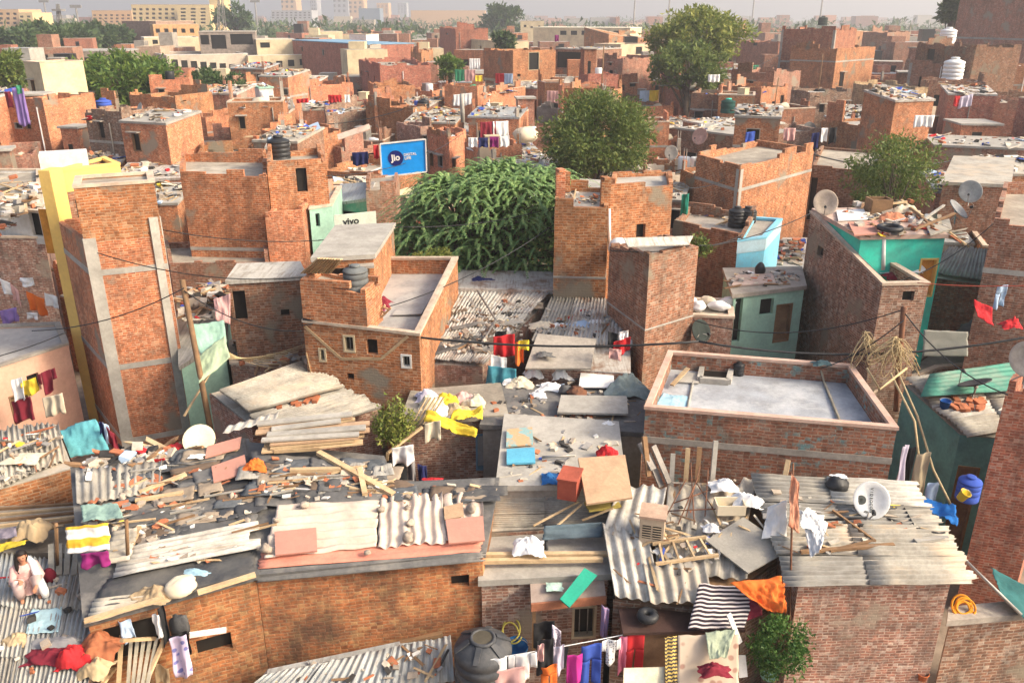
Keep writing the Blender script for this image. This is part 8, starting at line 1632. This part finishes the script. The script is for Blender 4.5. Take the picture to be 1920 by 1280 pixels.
# left out: small clutter that other things hide completely in the photo
GONE = {(-63,123,37),(-62,130,38),(-66,124,37),(-65,122,37),(-62,123,37),(-66,135,39),(-61,128,38),(-69,131,38),(-71,124,37),(-54,129,37),(-55,120,36),(-61,129,38),(-63,131,38),(-59,127,37),(-59,125,37),(-57,124,37),(-70,120,37),(-65,122,37),(-61,126,37),(-73,128,38),(-67,126,37),(-70,119,37),(-63,130,38),(-52,126,37),(-68,131,38),(-71,123,37),(-67,124,37),(-66,126,38),(-68,119,37),(-63,143,40),(-48,128,37),(-36,139,39),(-39,148,42),(-41,148,42),(-40,146,42),(-5,174,32),(105,172,36),(107,175,36),(48,227,40),(-2,207,39),(-5,206,40),(-18,206,39),(-20,208,40),(-18,226,42),(-20,201,39),(-16,206,39),(-18,216,41),(-20,214,40),(-11,204,39),(-56,173,35),(-57,173,35),(-53,175,35),(-47,177,35),(-283,570,42),(-265,560,46),(-227,520,42),(-234,520,43),(141,283,27),(-1,324,40),(35,329,36),(-124,354,29),(-91,362,44),(-96,361,51),(-86,361,51),(-12,351,38),(14,349,42),(-126,384,35),(-40,386,39),(8,395,35),(243,381,37),(-278,425,28),(-250,420,33),(-213,418,40),(-140,426,48),(-110,420,35),(-36,427,33),(101,425,39),(60,444,38),(-254,494,35),(-172,487,42),(-3,493,32),(43,497,38),(114,483,32),(-186,524,43),(33,530,33),(38,528,40),(70,528,34),(219,534,52),(261,527,41),(292,534,39),(-347,561,45),(-308,558,54),(-162,559,41),(-93,555,41),(53,563,70),(87,569,51),(242,554,36),(307,556,36),(347,554,63),(352,557,65),(-359,587,51),(-166,590,54),(-9,597,54),(205,593,38),(-372,622,36),(18,623,41),(50,641,68),(100,642,41),(167,636,62),(200,631,53),(293,623,43),(-396,670,61),(-346,670,60),(-73,660,49),(35,674,48),(39,673,56),(81,659,49),(195,680,44),(387,661,39),(392,669,41),(429,678,43),(-438,716,59),(-386,704,54),(-377,709,56),(-354,713,38),(-359,711,46),(-350,711,46),(-315,711,46),(-279,705,68),(-113,701,52),(-39,708,63),(69,702,72),(361,706,42),(-449,754,53),(-329,755,68),(-286,752,42),(-231,757,54),(-39,741,54),(2,742,35),(41,738,64),(70,737,42),(447,739,50),(-121,798,44),(-126,797,51),(-117,795,51),(-36,784,53),(-41,785,60),(-3,781,42),(48,778,38),(80,792,38),(77,794,46),(85,791,46),(162,799,42),(201,778,54),(458,794,48),(-491,814,37),(-460,813,55),(-414,817,53),(-364,826,43),(-330,835,61),(-239,822,56),(-73,819,40),(-47,827,45),(-8,821,53),(51,821,48),(127,835,45),(377,824,51),(454,821,46),(450,822,53),(459,824,53),(499,833,71),(-493,856,52),(-500,860,59),(-490,856,59),(-423,863,42),(-376,863,43),(-298,876,35),(-215,872,52),(-179,869,50),(-47,875,37),(172,863,71),(381,858,55),(418,870,71),(469,863,44),(-546,906,39),(-471,915,54),(-393,918,49),(-350,915,40),(-249,912,55),(-211,906,39),(-54,906,56),(94,916,42),(173,900,61),(206,917,59),(245,897,56),(238,896,63),(417,912,51),(503,921,44),(-289,538,68),(-297,597,56),(-265,526,44),(-238,564,58),(-210,558,56),(-387,771,70),(-322,617,85),(6,918,83),(115,884,76),(100,852,61),(-91,615,58),(-79,593,58),(-100,737,61),(-177,774,58),(-193,1153,80),(-123,489,54),(-102,497,44),(331,954,103),(339,927,86),(236,810,68),(384,760,78),(388,747,92),(265,579,54),(186,561,47),(-153,281,37),(149,285,29),(145,289,29),(186,304,40),(188,305,40),(-25,307,40),(34,341,39),(-131,360,30),(-127,358,30),(-96,369,45),(-97,372,45),(-18,357,40),(-19,360,40),(-128,390,37),(14,403,37),(-243,430,35),(-249,428,35),(-214,428,42),(-209,429,42),(-113,425,36),(-112,411,36),(-155,444,51),(-15,465,52),(62,452,39),(-253,504,37),(-4,486,33),(4,486,33),(52,501,40),(114,493,34),(33,534,34),(36,519,34),(63,519,35),(77,523,35),(222,524,55),(302,538,40),(298,525,40),(-345,565,47),(-341,555,47),(-306,553,55),(-319,563,55),(-166,555,42),(-170,570,42),(75,577,52),(236,547,38),(233,564,38),(306,565,37),(308,550,37),(-166,582,56),(-3,588,55),(110,613,36),(-363,625,37),(-377,629,37),(23,614,42),(42,645,69),(102,650,43),(94,637,43),(171,641,64),(296,620,45),(295,631,45),(-386,678,62),(-406,664,62),(-68,667,51),(37,683,50),(77,653,51),(392,674,41),(374,671,41),(-379,698,56),(-394,712,56),(-343,717,41),(-352,722,41),(-112,712,54),(66,710,73),(-449,758,56),(-452,758,56),(-326,760,69),(-339,759,69),(-292,745,43),(-301,761,43),(-223,762,56),(-32,749,55),(-3,738,37),(-5,753,37),(29,740,65),(74,743,44),(56,732,44),(120,746,44),(449,747,51),(445,749,51),(-113,801,46),(-25,791,55),(42,788,40),(44,787,40),(91,796,40),(72,787,40),(170,802,43),(-502,820,38),(-481,808,38),(-423,828,55),(-417,809,55),(-333,841,63),(-326,843,63),(-245,834,57),(-232,827,57),(-47,837,47),(-55,833,47),(380,832,53),(383,814,53),(454,832,48),(443,833,48),(494,823,73),(497,844,73),(-487,844,54),(-502,870,54),(-366,874,44),(-373,856,44),(-286,872,37),(-185,873,52),(-43,884,38),(-44,883,38),(167,871,72),(169,874,72),(380,848,58),(420,881,72),(420,863,72),(475,853,45),(473,855,45),(-543,896,41),(-541,915,41),(-470,909,56),(-476,922,56),(-395,924,51),(-392,923,51),(-248,920,57),(-249,924,57),(-203,911,40),(169,905,62),(168,888,62),(220,923,61),(203,925,61),(246,907,58),(243,906,58),(501,928,46),(507,927,46)}
for nm_ in [x.name for x in S.objects if x.parent is None]:
    ob = S.objects.get(nm_)
    if ob and (ob.get('group') or ob.get('kind') == 'stuff') and (round(ob.location.x*10), round(ob.location.y*10), round(ob.location.z*10)) in GONE and ob.name.split('.')[0] in ('litter', 'hanging_cloth', 'water_tank', 'stone', 'brick', 'patch_sheet', 'plank', 'drum', 'air_cooler', 'pole', 'satellite_dish', 'sack', 'rag_heap'):
        for ch in list(ob.children_recursive): bpy.data.objects.remove(ch)
        bpy.data.objects.remove(ob)
